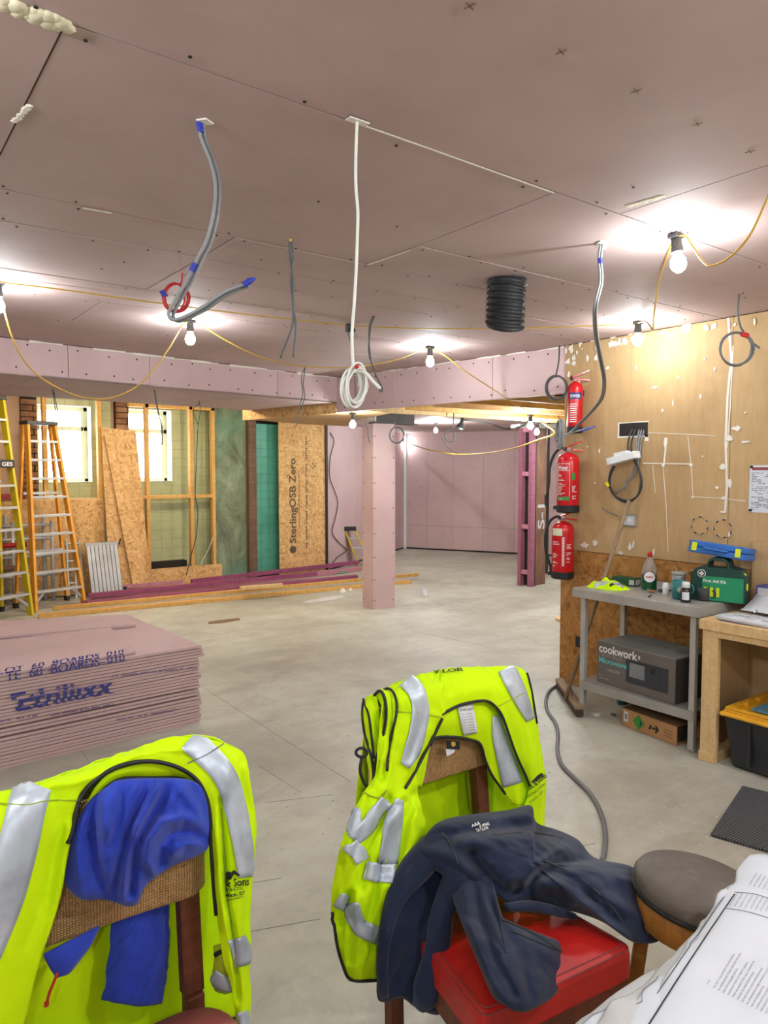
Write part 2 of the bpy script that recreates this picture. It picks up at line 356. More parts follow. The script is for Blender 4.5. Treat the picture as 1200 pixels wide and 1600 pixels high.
def cat_rom(pts, per=6, closed=False):
    P = [Vector(p) for p in pts]; n = len(P); out = []
    for i in range(n - 1 if not closed else n):
        a = P[(i - 1) % n] if closed or i > 0 else P[0] * 2 - P[1]; b = P[i]; c = P[(i + 1) % n]; d = P[(i + 2) % n] if closed or i + 2 < n else P[-1] * 2 - P[-2]
        for k in range(per):
            t = k / per
            out.append(.5 * ((2 * b) + (c - a) * t + (2 * a - 5 * b + 4 * c - d) * t * t + (3 * b - 3 * c + d - a) * t ** 3))
    if not closed: out.append(P[-1])
    return out
_txt = {}
def text_mesh(s, size=1.0, bold=False, shear=0.0, spacing=1.0):
    """outline letters as flat polygons in the xy plane, left-bottom at the origin; (verts, faces, width)"""
    key = (s, size, bold, shear, spacing)
    if key in _txt: return _txt[key]
    cu = bpy.data.curves.new('letters', 'FONT'); cu.body = s; cu.size = size; cu.shear = shear; cu.space_character = spacing; cu.resolution_u = 3
    if bold: cu.offset = .022 * size
    o = bpy.data.objects.new('letters', cu); COL.objects.link(o)
    dg = bpy.context.evaluated_depsgraph_get(); me = bpy.data.meshes.new_from_object(o.evaluated_get(dg))
    V = [v.co.copy() for v in me.vertices]; F = [tuple(p.vertices) for p in me.polygons]
    bpy.data.objects.remove(o); bpy.data.meshes.remove(me); bpy.data.curves.remove(cu)
    w = max(v.x for v in V) if V else 0
    _txt[key] = (V, F, w); return _txt[key]
def letters(mb, s, O, U, W, size, bold=False, fit=None, center=False, shear=0.0, spacing=1.0):
    """letters on a plane: origin O, reading direction U, up direction W"""
    V, F, w = text_mesh(s, 1.0, bold, shear, spacing); U = Vector(U).normalized(); W = Vector(W).normalized(); O = Vector(O)
    k = size; kx = (fit / w) if fit else k
    dx = -w * kx / 2 if center else 0
    mb.add([O + U * (v.x * kx + dx) + W * (v.y * k) for v in V], F); return mb
# ================================================================== THE SETTING
CZ = 2.60                       # main ceiling
WX = 4.45                       # face of the tan wall
def rect(o, x0, y0, x1, y1, z0, z1): o.box((x0, y0, z0), (x1, y1, z1)); return o

# floor: concrete bays between saw cuts
floor = struct(MB().box((-1.7, -2.7, -.16), (14.2, 14.5, -.03)).build('floor', 'dark_gap'), 'grey dusty concrete floor with saw cut joints')
xs = [-1.7, 8.2, 14.2]; ys = [-2.7, 6.98, 14.5]
for i in range(2):
    for j in range(2):
        g = .0025
        sk = .11
        def q(x, y): return (x, y - (x - 4.6) * .105 if y == 6.98 else y)
        a, b, c, d = q(xs[i] + g, ys[j]), q(xs[i + 1] - g, ys[j]), q(xs[i + 1] - g, ys[j + 1]), q(xs[i] + g, ys[j + 1])
        a = (a[0], a[1] + g); b = (b[0], b[1] + g); c = (c[0], c[1] - g); d = (d[0], d[1] - g)
        o = MB().prism([a, b, c, d], -.03, 0.0).build('concrete_bay', 'concrete', floor)

# ceiling boards
ceiling = struct(MB().box((-1.7, -2.7, CZ + .0125), (5.02, 10.7, CZ + .09)).build('ceiling', 'dark_gap'), 'pink plasterboard ceiling with open joints')
pan = []
pan += [(-1.7, -2.7, .35, .49), (.35, -2.7, 2.75, .49), (2.75, -2.7, 4.45, .49)]
pan += [(-1.7, .49, -.05, 1.69), (-.05, .49, 2.35, 1.69), (2.35, .49, 4.45, 1.69)]
pan += [(-1.7, 1.69, .414, 2.79), (.414, 1.69, 1.99, 2.79), (1.99, 1.69, 4.45, 2.43), (1.99, 2.43, 4.45, 2.79)]
for y0, y1, cuts in ((2.79, 3.14, (1.32, 3.5)), (3.14, 3.44, (1.32, 3.72)), (3.44, 3.86, (1.32, 2.9)), (3.86, 4.28, (.5, 2.3)), (4.28, 4.95, (1.2, 3.3)), (4.95, 6.0, (.6, 2.4)), (6.0, 7.6, (1.5, 3.4)), (7.6, 10.6, (.9, 3.2))):
    e = [-1.7] + list(cuts) + [4.45 if y0 < 3.6 else (4.6 if y0 < 7 else 5.02)]
    pan += [(e[k], y0, e[k + 1], y1) for k in range(len(e) - 1)]
for (a, b, c, d) in pan:
    g = .0026; dz = random.Random(a * 7 + b).uniform(-.0015, .0015)
    MB().box((a + g, b + g, CZ + dz), (c - g, d - g, CZ + .0125)).build('plasterboard', 'pink_ceiling', ceiling)
scr = MB(); rr = random.Random(5)
for (a, b, c, d) in pan:
    if d < .3 or b > 6: continue
    for yy in (b + .03, d - .03):
        x = a + .05
        while x < c:
            if rr.random() < .6: scr.disc((x, yy + rr.uniform(-.012, .012), CZ - .0024), (0, 0, 1), .005, 7)
            x += rr.uniform(.22, .38)
    for k in range(int((c - a) * (d - b) * 1.6)): scr.disc((rr.uniform(a + .1, c - .1), rr.uniform(b + .1, d - .1), CZ - .0024), (0, 0, 1), .005, 7)
scr.build('screw_heads', 'dark_gap', ceiling)['kind'] = 'stuff'
crs = MB()
for px, py in ((734, 8), (877, 80), (994, 141), (1090, 193), (1172, 236)):
    c = onz(px, py, CZ)
    for a in (.25, 1.82): d = Vector((math.cos(a), math.sin(a), 0)) * .014; crs.bar(c - d - Vector((0, 0, .002)), c + d - Vector((0, 0, .002)), .003, .0015)
crs.build('pencil_cross_marks', 'kraft_dark', ceiling)['kind'] = 'stuff'
# lumpy foam and filler at the joints
def lump(pts, r, name, mat, parent, seed=1, flat=.5, up=(0, 0, -1), n=18, squash=.35):
    mb = MB(); r_ = random.Random(seed); P = cat_rom(pts, 8)
    for i in range(n * (len(pts) - 1)):
        p = P[min(len(P) - 1, int(i / (n * (len(pts) - 1)) * len(P)))]; rad = r * r_.uniform(.5, 1.25)
        q = p + Vector((r_.uniform(-r, r), r_.uniform(-r, r), 0)) * flat
        prof = [(rad * math.cos(a), rad * squash * math.sin(a)) for a in (-1.57, -.9, 0, .9, 1.57)]; prof[0] = (.0005, prof[0][1]); prof[-1] = (.0005, prof[-1][1])
        mb.lathe(prof, q, 7)
    o = mb.build(name, mat, parent, smooth=True); o['kind'] = 'stuff'; return o
lump([onz(0, 5, CZ), onz(50, 22, CZ), onz(104, 40, CZ)], .022, 'filler_foam', 'foam', ceiling, 3)
lump([onz(45, 165, CZ), onz(33, 180, CZ), onz(22, 190, CZ)], .008, 'filler_foam', 'white_plaster', ceiling, 4)
lump([onz(982, 322, CZ), onz(1010, 314, CZ), onz(1035, 307, CZ)], .012, 'filler_smear', 'foam', ceiling, 6, squash=.1)
fl = MB()
for p0, p1 in (((545, 188), (600, 207)), ((600, 207), (865, 301)), ((576, 413), (640, 391)), ((130, 325), (175, 333))):
    fl.bar(onz(*p0, CZ) - Vector((0, 0, .001)), onz(*p1, CZ) - Vector((0, 0, .001)), .006, .002)
fl.build('joint_filler', 'white_plaster', ceiling)['kind'] = 'stuff'

# wall on the right: tan stripped boards above, OSB below
WT = WX + .015
wall_right = struct(MB().box((WT, -2.7, 0), (WX + .13, 3.63, CZ)).build('wall_right', 'tan_board'), 'stud wall clad in stripped tan board over OSB')
for y0, y1 in ((2.362, 3.645), (1.16, 2.358), (-.05, 1.156), (-2.7, -.054)):
    MB().box((WX, y0, 1.045), (WT, y1, CZ - .004)).build('wall_board', 'tan_board', wall_right)
for y0, y1 in ((2.70, 3.66), (1.5, 2.697), (.28, 1.497), (-2.7, .277)):
    MB().box((WX - .004, y0, .004), (WT, y1, 1.04)).build('osb_panel', 'osb_warm', wall_right)
MB().box((WX - .002, 3.645, 1.0), (WX + .13, 3.66, CZ)).build('end_board', 'tan_board', wall_right)
MB().box((WX - .002, 3.66, .004), (WX + .13, 3.675, 1.04)).build('end_board', 'osb_warm', wall_right)
pl = MB(); rr = random.Random(11)
def patch(mb, y, z, w, h, n=9, X=WX - .0015, th=.0028):
    X -= rr.uniform(0, .0009); th += rr.uniform(0, .0016)
    mb.extr([(X, y + w * math.cos(2 * math.pi * k / n) * rr.uniform(.35, 1.1), z + h * math.sin(2 * math.pi * k / n) * rr.uniform(.35, 1.1)) for k in range(n)], (-th, 0, 0))
for px, py, w, h in ((1075, 512, .07, .05), (960, 525, .06, .02), (985, 520, .05, .025), (1035, 520, .05, .03), (907, 535, .03, .06), (893, 545, .03, .05), (925, 532, .04, .02), (918, 560, .02, .03), (889, 585, .02, .03), (905, 598, .02, .05), (896, 620, .012, .05), (950, 575, .03, .015),
        (995, 575, .012, .03), (1042, 560, .012, .03), (1060, 590, .02, .008), (1102, 562, .01, .02), (1117, 577, .012, .02), (1024, 605, .03, .015), (1095, 620, .01, .03), (1052, 630, .008, .04), (1036, 642, .012, .02), (1150, 670, .04, .03), (1140, 685, .05, .03), (1165, 690, .04, .015), (1130, 730, .03, .03), (1140, 755, .02, .05), (1120, 762, .02, .015),
        (1133, 778, .03, .02), (1130, 800, .025, .012), (1040, 690, .018, .06), (1037, 727, .02, .03), (937, 705, .01, .03), (930, 755, .008, .012), (918, 698, .012, .01), (1098, 713, .01, .01), (915, 852, .06, .035), (930, 848, .03, .03), (985, 855, .025, .04), (990, 850, .015, .05), (970, 864, .03, .02), (1022, 862, .01, .04), (1080, 727, .02, .012), (1082, 777, .015, .01), (1100, 847, .03, .015), (1140, 835, .015, .03), (1165, 645, .012, .01)):
    P = onx(px, py, WX); patch(pl, P.y, P.z, w * .8, h * .8)
edge_tears = random.Random(41)
for k in range(46):
    px = edge_tears.uniform(882, 1012) if k < 34 else edge_tears.uniform(1012, 1190); P = onx(px, 545 - (px - 875) * .163 + edge_tears.uniform(2, 26 if px < 950 else 9), WX); patch(pl, P.y, min(P.z, CZ - .03), edge_tears.uniform(.006, .03), edge_tears.uniform(.008, .03))
pl.build('torn_plaster_patches', 'white_plaster', wall_right)['kind'] = 'stuff'
ln = MB()
def scr_line(pts, w):
    P = [onx(a, b, WX) for a, b in pts]
    for a, b in zip(P, P[1:]): ln.bar(a - Vector((.001, 0, 0)), b - Vector((.001, 0, 0)), w, .003, (1, 0, 0))
scr_line([(1138, 497), (1143, 560), (1137, 620), (1134, 690), (1136, 760), (1133, 800)], .014); scr_line([(1146, 540), (1141, 640), (1136, 700)], .006)
scr_line([(1005, 724), (1082, 725)], .007); scr_line([(1013, 676), (1118, 681)], .004); scr_line([(1075, 682), (1080, 727), (1083, 776)], .004); scr_line([(1083, 776), (1128, 779), (1165, 783)], .004); scr_line([(1036, 727), (1041, 790), (1044, 862)], .004); scr_line([(1020, 727), (1024, 770)], .003); scr_line([(1042, 684), (1037, 730)], .012)
ln.build('score_lines', 'white_plaster', wall_right)['kind'] = 'stuff'
# recesses left by round back boxes
for px, py in ((1094, 821), (1130, 826)):
    P = onx(px, py, WX); MB().lathe([(.062, 0), (.062, .004), (.052, .004), (.052, .0015), (.0005, .0015)], (P.x - .001, P.y, P.z), 24, Matrix.Rotation(-math.pi / 2, 4, 'Y')).build('round_patch', 'brown_soffit', wall_right, smooth=False)
    pr = MB()
    for k in range(7): a = k * .9 + px; pr.disc((WX - .002, P.y + .057 * math.cos(a), P.z + .057 * math.sin(a)), (-1, 0, 0), .01, 6, .003)
    pr.build('plaster_crumbs', 'white_plaster', wall_right)['kind'] = 'stuff'
P0 = onx(968, 662, WX); P1 = onx(1012, 680, WX)
MB().box((WX - .0015, P1.y, P1.z), (WX + .001, P0.y, P0.z)).build('cable_opening', 'dark_gap', wall_right)
rim = MB()
for lo, hi in (((P1.y - .012, P1.z - .012), (P0.y + .012, P1.z)), ((P1.y - .006, P0.z), (P0.y + .008, P0.z + .007)), ((P0.y, P1.z), (P0.y + .012, P0.z)), ((P1.y - .008, P1.z - .04), (P1.y + .02, P1.z))): rim.box((WX - .003, lo[0], lo[1]), (WX, hi[0], hi[1]))
rim.build('chipped_rim', 'white_plaster', wall_right)['kind'] = 'stuff'

# dropped bulkhead: pink L-shaped downstand
C0 = Vector((4.09, 6.30)); LW = Vector((-1.7, 5.44)); RW = Vector((4.47, 3.66)); SB = Vector((3.77, 7.68)); SL = Vector((-1.7, 7.15))
bulk = struct(MB().prism([LW, C0, SB, SL], 2.352, CZ - .004).build('ceiling_bulkhead', 'dark_gap'), 'pink boxed bulkhead hanging below the ceiling')
def lerp(a, b, t): return a + (b - a) * t
ts = [0, .27, .535, .648, .87, 1]
nrm = Vector((C0 - LW)).normalized(); nv = Vector((nrm.y, -nrm.x)) * .0125
for t0, t1 in zip(ts, ts[1:]):
    a = lerp(LW, C0, t0 + .0004); b = lerp(LW, C0, t1 - .0004)
    MB().prism([a, b, b + nv, a + nv], 2.34, CZ - .006).build('face_board', 'pink_board', bulk)
for t0, t1 in ((0, .5), (.5, .83), (.83, 1)):
    MB().prism([lerp(LW, C0, t0 + .0005) + nv, lerp(LW, C0, t1 - .0005) + nv, lerp(SL, SB, t1 - .0005), lerp(SL, SB, t0 + .0005)], 2.34, 2.352).build('soffit_board', 'pink_ceiling', bulk)
bulk2 = struct(MB().prism([C0 + Vector((.02, 0)), RW + Vector((.02, 0)), RW + Vector((.13, 0)), C0 + Vector((.13, .02))], 2.25, CZ - .004).build('ceiling_downstand', 'timber_pale'), 'pink downstand above the opening to the rear room')
dv = (RW - C0).normalized(); nv2 = Vector((dv.y, -dv.x)) * .0125
for t0, t1 in ((0, .3), (.3, .74), (.74, 1)):
    a = lerp(C0, RW, t0 + .0008); b = lerp(C0, RW, t1 - .0008)
    MB().prism([a + nv2 * -.2, b + nv2 * -.2, b + nv2, a + nv2], 2.24, CZ - .006).build('face_board', 'pink_board', bulk2)
sc = MB(); rr = random.Random(8)
for A, B, z0, n_, nn in ((LW, C0, 2.34, nv, 26), (C0, RW, 2.24, nv2, 13)):
    for k in range(nn):
        for z in (z0 + .05, CZ - .05):
            p = lerp(A, B, (k + rr.uniform(.2, .8)) / nn) + n_ * 1.02; sc.disc((p.x, p.y, z + rr.uniform(-.015, .015)), (n_.x, n_.y, 0), .007, 7)
sc.build('screw_heads', 'dark_gap', bulk)['kind'] = 'stuff'
tr = MB()
rr = random.Random(9)
for A, B, n_ in ((LW, C0, nv), (C0, RW, nv2)):
    t = .3 if A is LW else .05
    while t < .99:
        w = rr.uniform(.01, .05)
        if rr.random() < .7: tr.bar((*(lerp(A, B, t) + n_ * 1.2), CZ - .006 - rr.uniform(0, .006)), (*(lerp(A, B, min(1, t + w)) + n_ * 1.2), CZ - .006), .004, rr.uniform(.006, .018))
        t += w
tr.build('torn_edge_filler', 'white_plaster', bulk)['kind'] = 'stuff'
# OSB side of the lower soffit and soffit boards
osb_side = struct(MB().prism([C0 + Vector((0, .02)), SB + Vector((0, .15)), SB + Vector((.03, .15)), C0 + Vector((.03, .02))], 2.235, 2.40).build('trim_1', 'osb'), 'OSB side board below the bulkhead soffit')
soff = struct(MB().prism([C0 + Vector((.03, .05)), SB + Vector((.03, .14)), (4.88, 8.2), (5.5, 8.2), (4.95, 7.32), (4.62, 6.1), (4.3, 5.9)], 2.245, 2.26).build('ceiling_lower_soffit', 'brown_soffit'), 'brown board soffit behind the bulkhead')

# rear room
RZ = 2.43
rear = struct(MB().prism([(4.56, -2.7), (14.2, -2.7), (14.2, 14.5), (5.03, 14.5), (5.03, 8.15), (4.0, 7.75), (4.3, 6.0), (4.56, 3.5)], RZ, RZ + .1).build('ceiling_rear', 'rear_soffit'), 'board ceiling of the rear room')
for k, y in enumerate((4.05, 4.5, 4.95, 5.4, 5.85, 6.3)):
    MB().box((4.62, y, 2.27), (8.6, y + .047, RZ - .002)).build('joist', ('timber', 'timber_pale')[k % 2], rear, bevel=.003)
MB().box((8.6, 3.7, 2.25), (8.66, 6.7, RZ - .002)).build('trimmer', 'timber', rear)
MB().box((4.58, 3.68, 2.27), (7.0, 3.73, RZ - .002)).build('trimmer', 'timber_pale', rear)
MB().box((4.57, 3.76, 2.235), (7.4, 3.86, 2.27)).build('steel_angle', 'steel_black', rear)
A_ = Vector((6.30, 10.03)); B_ = Vector((9.49, 12.03)); C_ = Vector((10.61, 9.87)); D_ = B_ + (C_ - B_) * 3.1
def wallrun(name, A, B, cuts, z0, z1, back, label, mat='pink_board', piece='wall_board', hz=None, th=.0125):
    d = (B - A).normalized(); n = Vector((d.y, -d.x))
    if n.dot(-A) < 0: n = -n
    w = struct(MB().prism([A - n * .11, B - n * .11, B - n * th, A - n * th], 0, z1).build(name, 'dark_gap'), label)
    ts = [0] + list(cuts) + [1]
    for t0, t1 in zip(ts, ts[1:]):
        L = (B - A).length; a = lerp(A, B, t0 + .002 / L); b = lerp(A, B, t1 - .002 / L)
        zz = [z0] + (hz or []) + [z1]
        for u, v in zip(zz, zz[1:]): MB().prism([a, b, b - n * th, a - n * th], u + .002, v - .002).build(piece, mat, w)
    return w, n
w1, n1 = wallrun('wall_rear_left', A_, B_, (.32, .64, .93), .03, RZ, None, 'pink boarded wall beside the OSB sheet')
w2, n2 = wallrun('wall_rear', B_, D_, (.07, .145, .23, .315, .40, .55, .7, .85), .03, RZ, None, 'pink boarded back wall of the rear room', hz=[.50])
MB().prism([B_ + n2 * .0 , B_ + (C_ - B_).normalized() * .05, B_ + (C_ - B_).normalized() * .05 + n2 * .03, B_ + n2 * .03], 0, RZ).build('corner_bead', 'white_plastic', w2)
struct(MB().prism([D_, (14.2, -2.7), (14.3, -2.7), D_ + Vector((.2, .3))], 0, RZ).build('wall_rear_right', 'pink_board'), 'pink wall closing the rear room')
struct(MB().box((-1.8, -2.8, 0), (14.3, -2.7, CZ)).build('wall_behind', 'wall_plain'), 'plain wall behind the viewer')
struct(MB().box((-1.8, -2.7, 0), (-1.7, 10.6, CZ)).build('wall_left', 'wall_plain'), 'plain wall on the left')
# fixing dots on rear walls
sc = MB(); rr = random.Random(2)
for A, B, n_, k in ((A_, B_, n1, 26), (B_, C_ + (C_ - B_) * .5, n2, 40)):
    for i in range(k): p = lerp(A, B, rr.random()) + n_ * .001; sc.disc((p.x, p.y, rr.uniform(.2, 2.3)), (n_.x, n_.y, 0), .008, 6)
sc.build('screw_heads', 'dark_gap', w1)['kind'] = 'stuff'

# window wall
WY = 10.36
wall_win = struct(MB().box((-1.7, WY + .3, 0), (6.5, WY + .36, CZ)).build('wall_windows', 'dark_gap'), 'old masonry wall with two small windows')
w1x0, w1x1, w2x0, w2x1, wz0, wz1 = 2.06, 2.74, 3.22, 3.86, 1.49, 2.52
def ww(x0, x1, z0, z1, mat, nm='masonry_panel', y0=WY, y1=WY + .3): return MB().box((x0, y0, z0), (x1, y1, z1)).build(nm, mat, wall_win)
ww(-1.7, 1.86, 0, CZ, 'old_plaster', 'plaster_panel')
ww(w1x0, w1x1, 0, wz0, 'foil_green', 'insulation_board'); ww(w1x0, w1x1, wz1, CZ, 'foil_green', 'insulation_board')
ww(w1x1, 3.0, 0, CZ, 'foil_green', 'insulation_board'); ww(3.0, w2x0, 0, CZ, 'old_plaster', 'plaster_panel')
ww(w2x0, w2x1, 0, wz0, 'foil_green', 'insulation_board'); ww(w2x0, w2x1, wz1, CZ, 'foil_green', 'insulation_board')
ww(w2x1, 4.20, 0, CZ, 'foil_green', 'insulation_board'); ww(4.20, 4.48, 0, CZ, 'foil_green', 'insulation_board', WY - .01)
# green plastered pier and the old timber post beside it
green = struct(MB().box((4.42, 10.12, 0), (4.95, WY + .3, CZ)).build('wall_pier', 'green_plaster'), 'rough green plastered pier')
rr = random.Random(6)
# rough brick piers: single bricks
def brick_pier(x0, x1, y, z0, z1, name, label):
    w = struct(MB().box((x0, y + .02, z0), (x1, WY + .3, z1)).build(name, 'dark_gap'), label)
    z = z0; k = 0; base = None
    while z < z1 - .03:
        h = .078; xx = x0 - (.05 if k % 2 else 0)
        while xx < x1 - .01:
            a = max(x0, xx); b = min(x1, xx + .2)
            if b - a > .02: MB().box((a + .004, y - rr.uniform(0, .018), z + .004), (b - .004, y + .06, z + h - .005)).build('brick', 'rough_brick', w, bevel=.006)
            xx += .205
        z += h; k += 1
    return w
brick_pier(1.86, 2.06, WY - .03, 0, CZ, 'wall_brick_pier_1', 'rough brick pier left of the first window')
brick_pier(3.04, 3.22, WY - .1, 1.9, CZ, 'wall_brick_pier_2', 'dark brick pier between the two windows')
def window(n, x0, x1, label):
    yf = WY + .2
    w = struct(MB().box((x0, yf, wz0), (x0 + .05, yf + .05, wz1)).build('window_%d' % n, 'window_frame'), label)
    for lo, hi in (((x1 - .05, wz0), (x1, wz1)), ((x0, wz0), (x1, wz0 + .05)), ((x0, wz1 - .06), (x1, wz1)), ((x0, wz0 + .70), (x1, wz0 + .76)), ((x0 + .05, wz0 + .05), (x0 + .07, wz1 - .05)), ((x1 - .085, wz0 + .05), (x1 - .05, wz1 - .05))):
        MB().box((lo[0], yf, lo[1]), (hi[0], yf + .05, hi[1])).build('frame_bar', 'window_frame', w, bevel=.004)
    for z0, z1 in ((wz0 + .05, wz0 + .70), (wz0 + .76, wz1 - .06)): MB().box((x0 + .05, yf + .02, z0), (x1 - .05, yf + .028, z1)).build('pane', 'milky_pane', w)
    for x in (x0, x1 - .004): MB().box((x, WY - .004, wz0), (x + .004, yf, wz1)).build('reveal', 'reveal', w)
    MB().box((x0, WY - .02, wz0 - .001), (x1, yf, wz0 + .006)).build('window_sill', 'reveal', w)
    MB().box((x0, WY, wz1 - .006), (x1, yf, wz1 + .001)).build('reveal', 'reveal', w)
window(1, w1x0, w1x1, 'small milky window left of the OSB sheet'); window(2, w2x0, w2x1, 'small milky window behind the stud frame')

# timber stud frame before the insulated wall
stud = thing('stud_frame', 'bare timber stud frame standing in front of the right window', 'frame', (3.9, 10.08, 0))
for x, z0 in ((3.40, .24), (4.035, .24), (4.37, .24)): MB().box((x - .024, 10.05, z0), (x + .024, 10.14, CZ - .005)).build('stud', 'timber', stud, bevel=.002)
for x0, x1 in ((3.16, 3.376), (3.424, 4.011), (4.059, 4.346)): MB().box((x0, 10.05, 1.255), (x1, 10.14, 1.303)).build('noggin', 'timber', stud, bevel=.002)
MB().box((3.16, 10.05, 2.52), (4.394, 10.14, CZ - .004)).build('head_plate', 'timber', stud)
MB().box((3.32, 10.02, .02), (4.47, 10.05, .27)).build('base_strip', 'osb', stud)
MB().box((3.1, 10.05, .0), (4.45, 10.14, .048)).build('sole_plate', 'timber', stud)
stud2 = thing('stud_frame', 'timber studs and OSB apron below the left window', 'frame', (2.3, 10.08, 0))
for x in (2.09, 2.765): MB().box((x - .026, 10.05, 1.28), (x + .026, 10.14, CZ - .005)).build('stud', 'timber', stud2, bevel=.002)
MB().box((1.58, 10.05, 1.262), (2.80, 10.36, 1.28)).build('sill_board', 'timber_pale', stud2)
MB().box((1.55, 10.04, .02), (2.80, 10.055, 1.262)).build('osb_panel', 'osb', stud2)
MB().box((1.0, 10.0, 1.285), (1.83, 10.04, 1.36)).build('painted_rail', 'burgundy_paint', stud2)
tag(MB().box((3.42, 10.2, .24), (4.0, 10.34, .34)).build('insulation_opening', 'dark_gap'), 'dark slot cut in the insulation behind the OSB base strip', 'slot')
# leaning OSB sheet with an offcut
sh = MB(); a = [ony(160, 671, 9.99), ony(213, 673, 9.99)]; b = [onz(170, 931, .0), onz(228, 926, 0.0)]
b = [Vector((2.80, 9.86, .002)), Vector((3.36, 9.86, .002))]; a = [Vector((2.775, 10.0, 2.22)), Vector((3.225, 10.0, 2.19))]
sh.extr([b[0], b[1], a[1], a[0]], (0, .015, 0)); tag(sh.build('osb_sheet', 'osb'), 'tall OSB sheet leaning upright between the two windows', 'board')
sh = MB(); sh.extr([Vector((3.10, 9.80, .002)), Vector((3.33, 9.80, .002)), Vector((2.90, 9.97, 2.1)), Vector((2.80, 9.97, 2.12))], (0, .012, 0)); tag(sh.build('osb_offcut', 'osb'), 'narrow tapered OSB offcut leaning against the tall sheet', 'board')
post = struct(MB().box((4.92, 10.02, 0), (5.05, 10.2, CZ)).build('trim_2', 'timber_dirty', bevel=.006), 'old weathered timber post beside the green pier')
# teal foil board, printed OSB sheet
T0 = Vector((5.0, 10.03)); T1 = Vector((5.60, 10.20))
tl = MB().prism([T0, T1, T1 + Vector((.02, .03)), T0 + Vector((-.02, .03))], .03, 2.36); tag(tl.build('insulation_board', 'foil_teal'), 'teal foil insulation board next to the weathered post', 'board')
gp = MB().box((5.0, 10.34, 0), (6.4, 10.42, CZ)).build('wall_backing', 'dark_gap'); struct(gp, 'dark studwork behind the boards')
osbt = thing('printed_osb_board', 'tall OSB board with printed lettering beside the pink wall', 'board', (5.85, 10.03, 0))
MB().box((5.43, 10.02, .02), (6.27, 10.04, 2.40)).build('sheet', 'osb', osbt)
MB().box((6.27, 10.0, .02), (6.31, 10.05, 2.40)).build('black_edge', 'black_rubber', osbt)
tx = MB(); letters(tx, 'SterlingOSB Zero', (5.72, 10.018, .50), (0, 0, 1), (-1, 0, 0), .16, True, fit=1.34)
MB_ = tx
tx.disc((5.668, 10.019, .40), (0, -1, 0), .06, 14, .001)
for k in range(26):
    tx.box((5.775, 10.0185, .72 + k * .036), (5.79, 10.0195, .744 + k * .036)); 
for k in range(50):
    if k % 7 != 3: tx.box((5.905, 10.0185, .40 + k * .036), (5.925 + (k % 3) * .006, 10.0195, .424 + k * .036))
for k in range(4): tx.bar((6.0 + k * .03, 10.018, 1.72 + (k % 2) * .05), (6.06 + k * .02, 10.018, 1.66 + k * .03), .012, .001, (0, 1, 0))
tx.build('lettering', 'soft_ink', osbt)['kind'] = 'stuff'

# boxed pink column and steel beam stub
col = struct(MB().prism([(5.03, 7.16), (5.02, 6.95), (5.28, 6.89), (5.30, 7.1)], 0, 2.19).build('column', 'dark_gap'), 'pink boxed column in the middle of the floor')
cp = [Vector((5.012, 7.165)), Vector((5.003, 6.935)), Vector((5.283, 6.875)), Vector((5.315, 7.11))]
for a, b in ((0, 1), (1, 2), (2, 3), (3, 0)):
    d = (cp[b] - cp[a]).normalized(); n = Vector((d.y, -d.x)) * -.0125
    MB().prism([cp[a], cp[b], cp[b] + n, cp[a] + n], .001, 2.20).build('casing_board', 'pink_board', col)
sc = MB()
for z in (.1, .35, .62, .9, 1.2, 1.5, 1.8, 2.05):
    for a, b in ((0, 1), (1, 2)):
        for t in (.08, .92):
            p = lerp(cp[a], cp[b], t); d = (cp[b] - cp[a]).normalized(); sc.disc((p.x + d.y * .001, p.y - d.x * .001, z), (d.y, -d.x, 0), .007, 6)
sc.build('screw_heads', 'dark_gap', col)['kind'] = 'stuff'
sb = struct(MB().box((4.98, 6.86, 2.20), (5.62, 7.0, 2.212)).build('beam_steel', 'steel_black'), 'dark steel beam end on top of the pink column')
MB().box((5.0, 6.925, 2.212), (5.62, 6.935, 2.34)).build('web', 'steel_black', sb); MB().box((4.98, 6.86, 2.34), (5.62, 7.0, 2.352)).build('flange', 'steel_black', sb); MB().box((4.98, 6.86, 2.2), (4.995, 7.0, 2.352)).build('end_plate', 'dull_steel', sb)

# steel stanchion with pink timber
sp = thing('steel_stanchion', 'rusty steel post with mauve timber packing in the rear opening', 'post', (8.0, 7.0, 0))
fA = onz(811, 914); fB = onz(831, 917); fC = onz(853, 912)
u = (fB - fA); u.z = 0; u.normalize(); v = Vector((-u.y, u.x, 0))
MB().bar(fA + u * .03, fA + u * .03 + Vector((0, 0, 2.3)), .055, .09, v).build('timber_upright', 'timber_rose', sp)
MB().bar(fB - u * .02, fB - u * .02 + Vector((0, 0, 2.3)), .055, .09, v).build('timber_upright', 'timber_rose', sp)
MB().bar((fA + fB) / 2 + v * .07, (fA + fB) / 2 + v * .07 + Vector((0, 0, 2.32)), (fB - fA).length, .01, v).build('web', 'steel_black', sp)
for z in (.2, .85, 1.6, 2.22): MB().bar(fA + u * .04 + Vector((0, 0, z)), fB - u * .03 + Vector((0, 0, z)), .045, .06).build('noggin', 'timber_mauve', sp)
MB().bar((fB + fC) / 2 + Vector((0, .02, 0)), (fB + fC) / 2 + Vector((0, .02, 2.32)), (fC - fB).length * .98, .012, Vector((fC - fB).cross(Vector((0, 0, 1))))).build('flange', 'rust_steel', sp)
e = (fC - fB).normalized(); nn = e.cross(Vector((0, 0, 1))); nn = nn if nn.dot(Vector((-1, -1, 0))) > 0 else -nn
tx = MB(); letters(tx, 'S-1', fB.lerp(fC, .86) + Vector((0, .02, .80)) + nn * .009, (0, 0, 1), -e, .26, True, fit=.36); tx.build('lettering', 'paper_grey', sp)
MB().bar(fA - u * .1 + Vector((0, 0, 2.28)), fC + e * .1 + Vector((0, 0, 2.28)), .35, .06).build('cap_plate', 'dull_steel', sp)
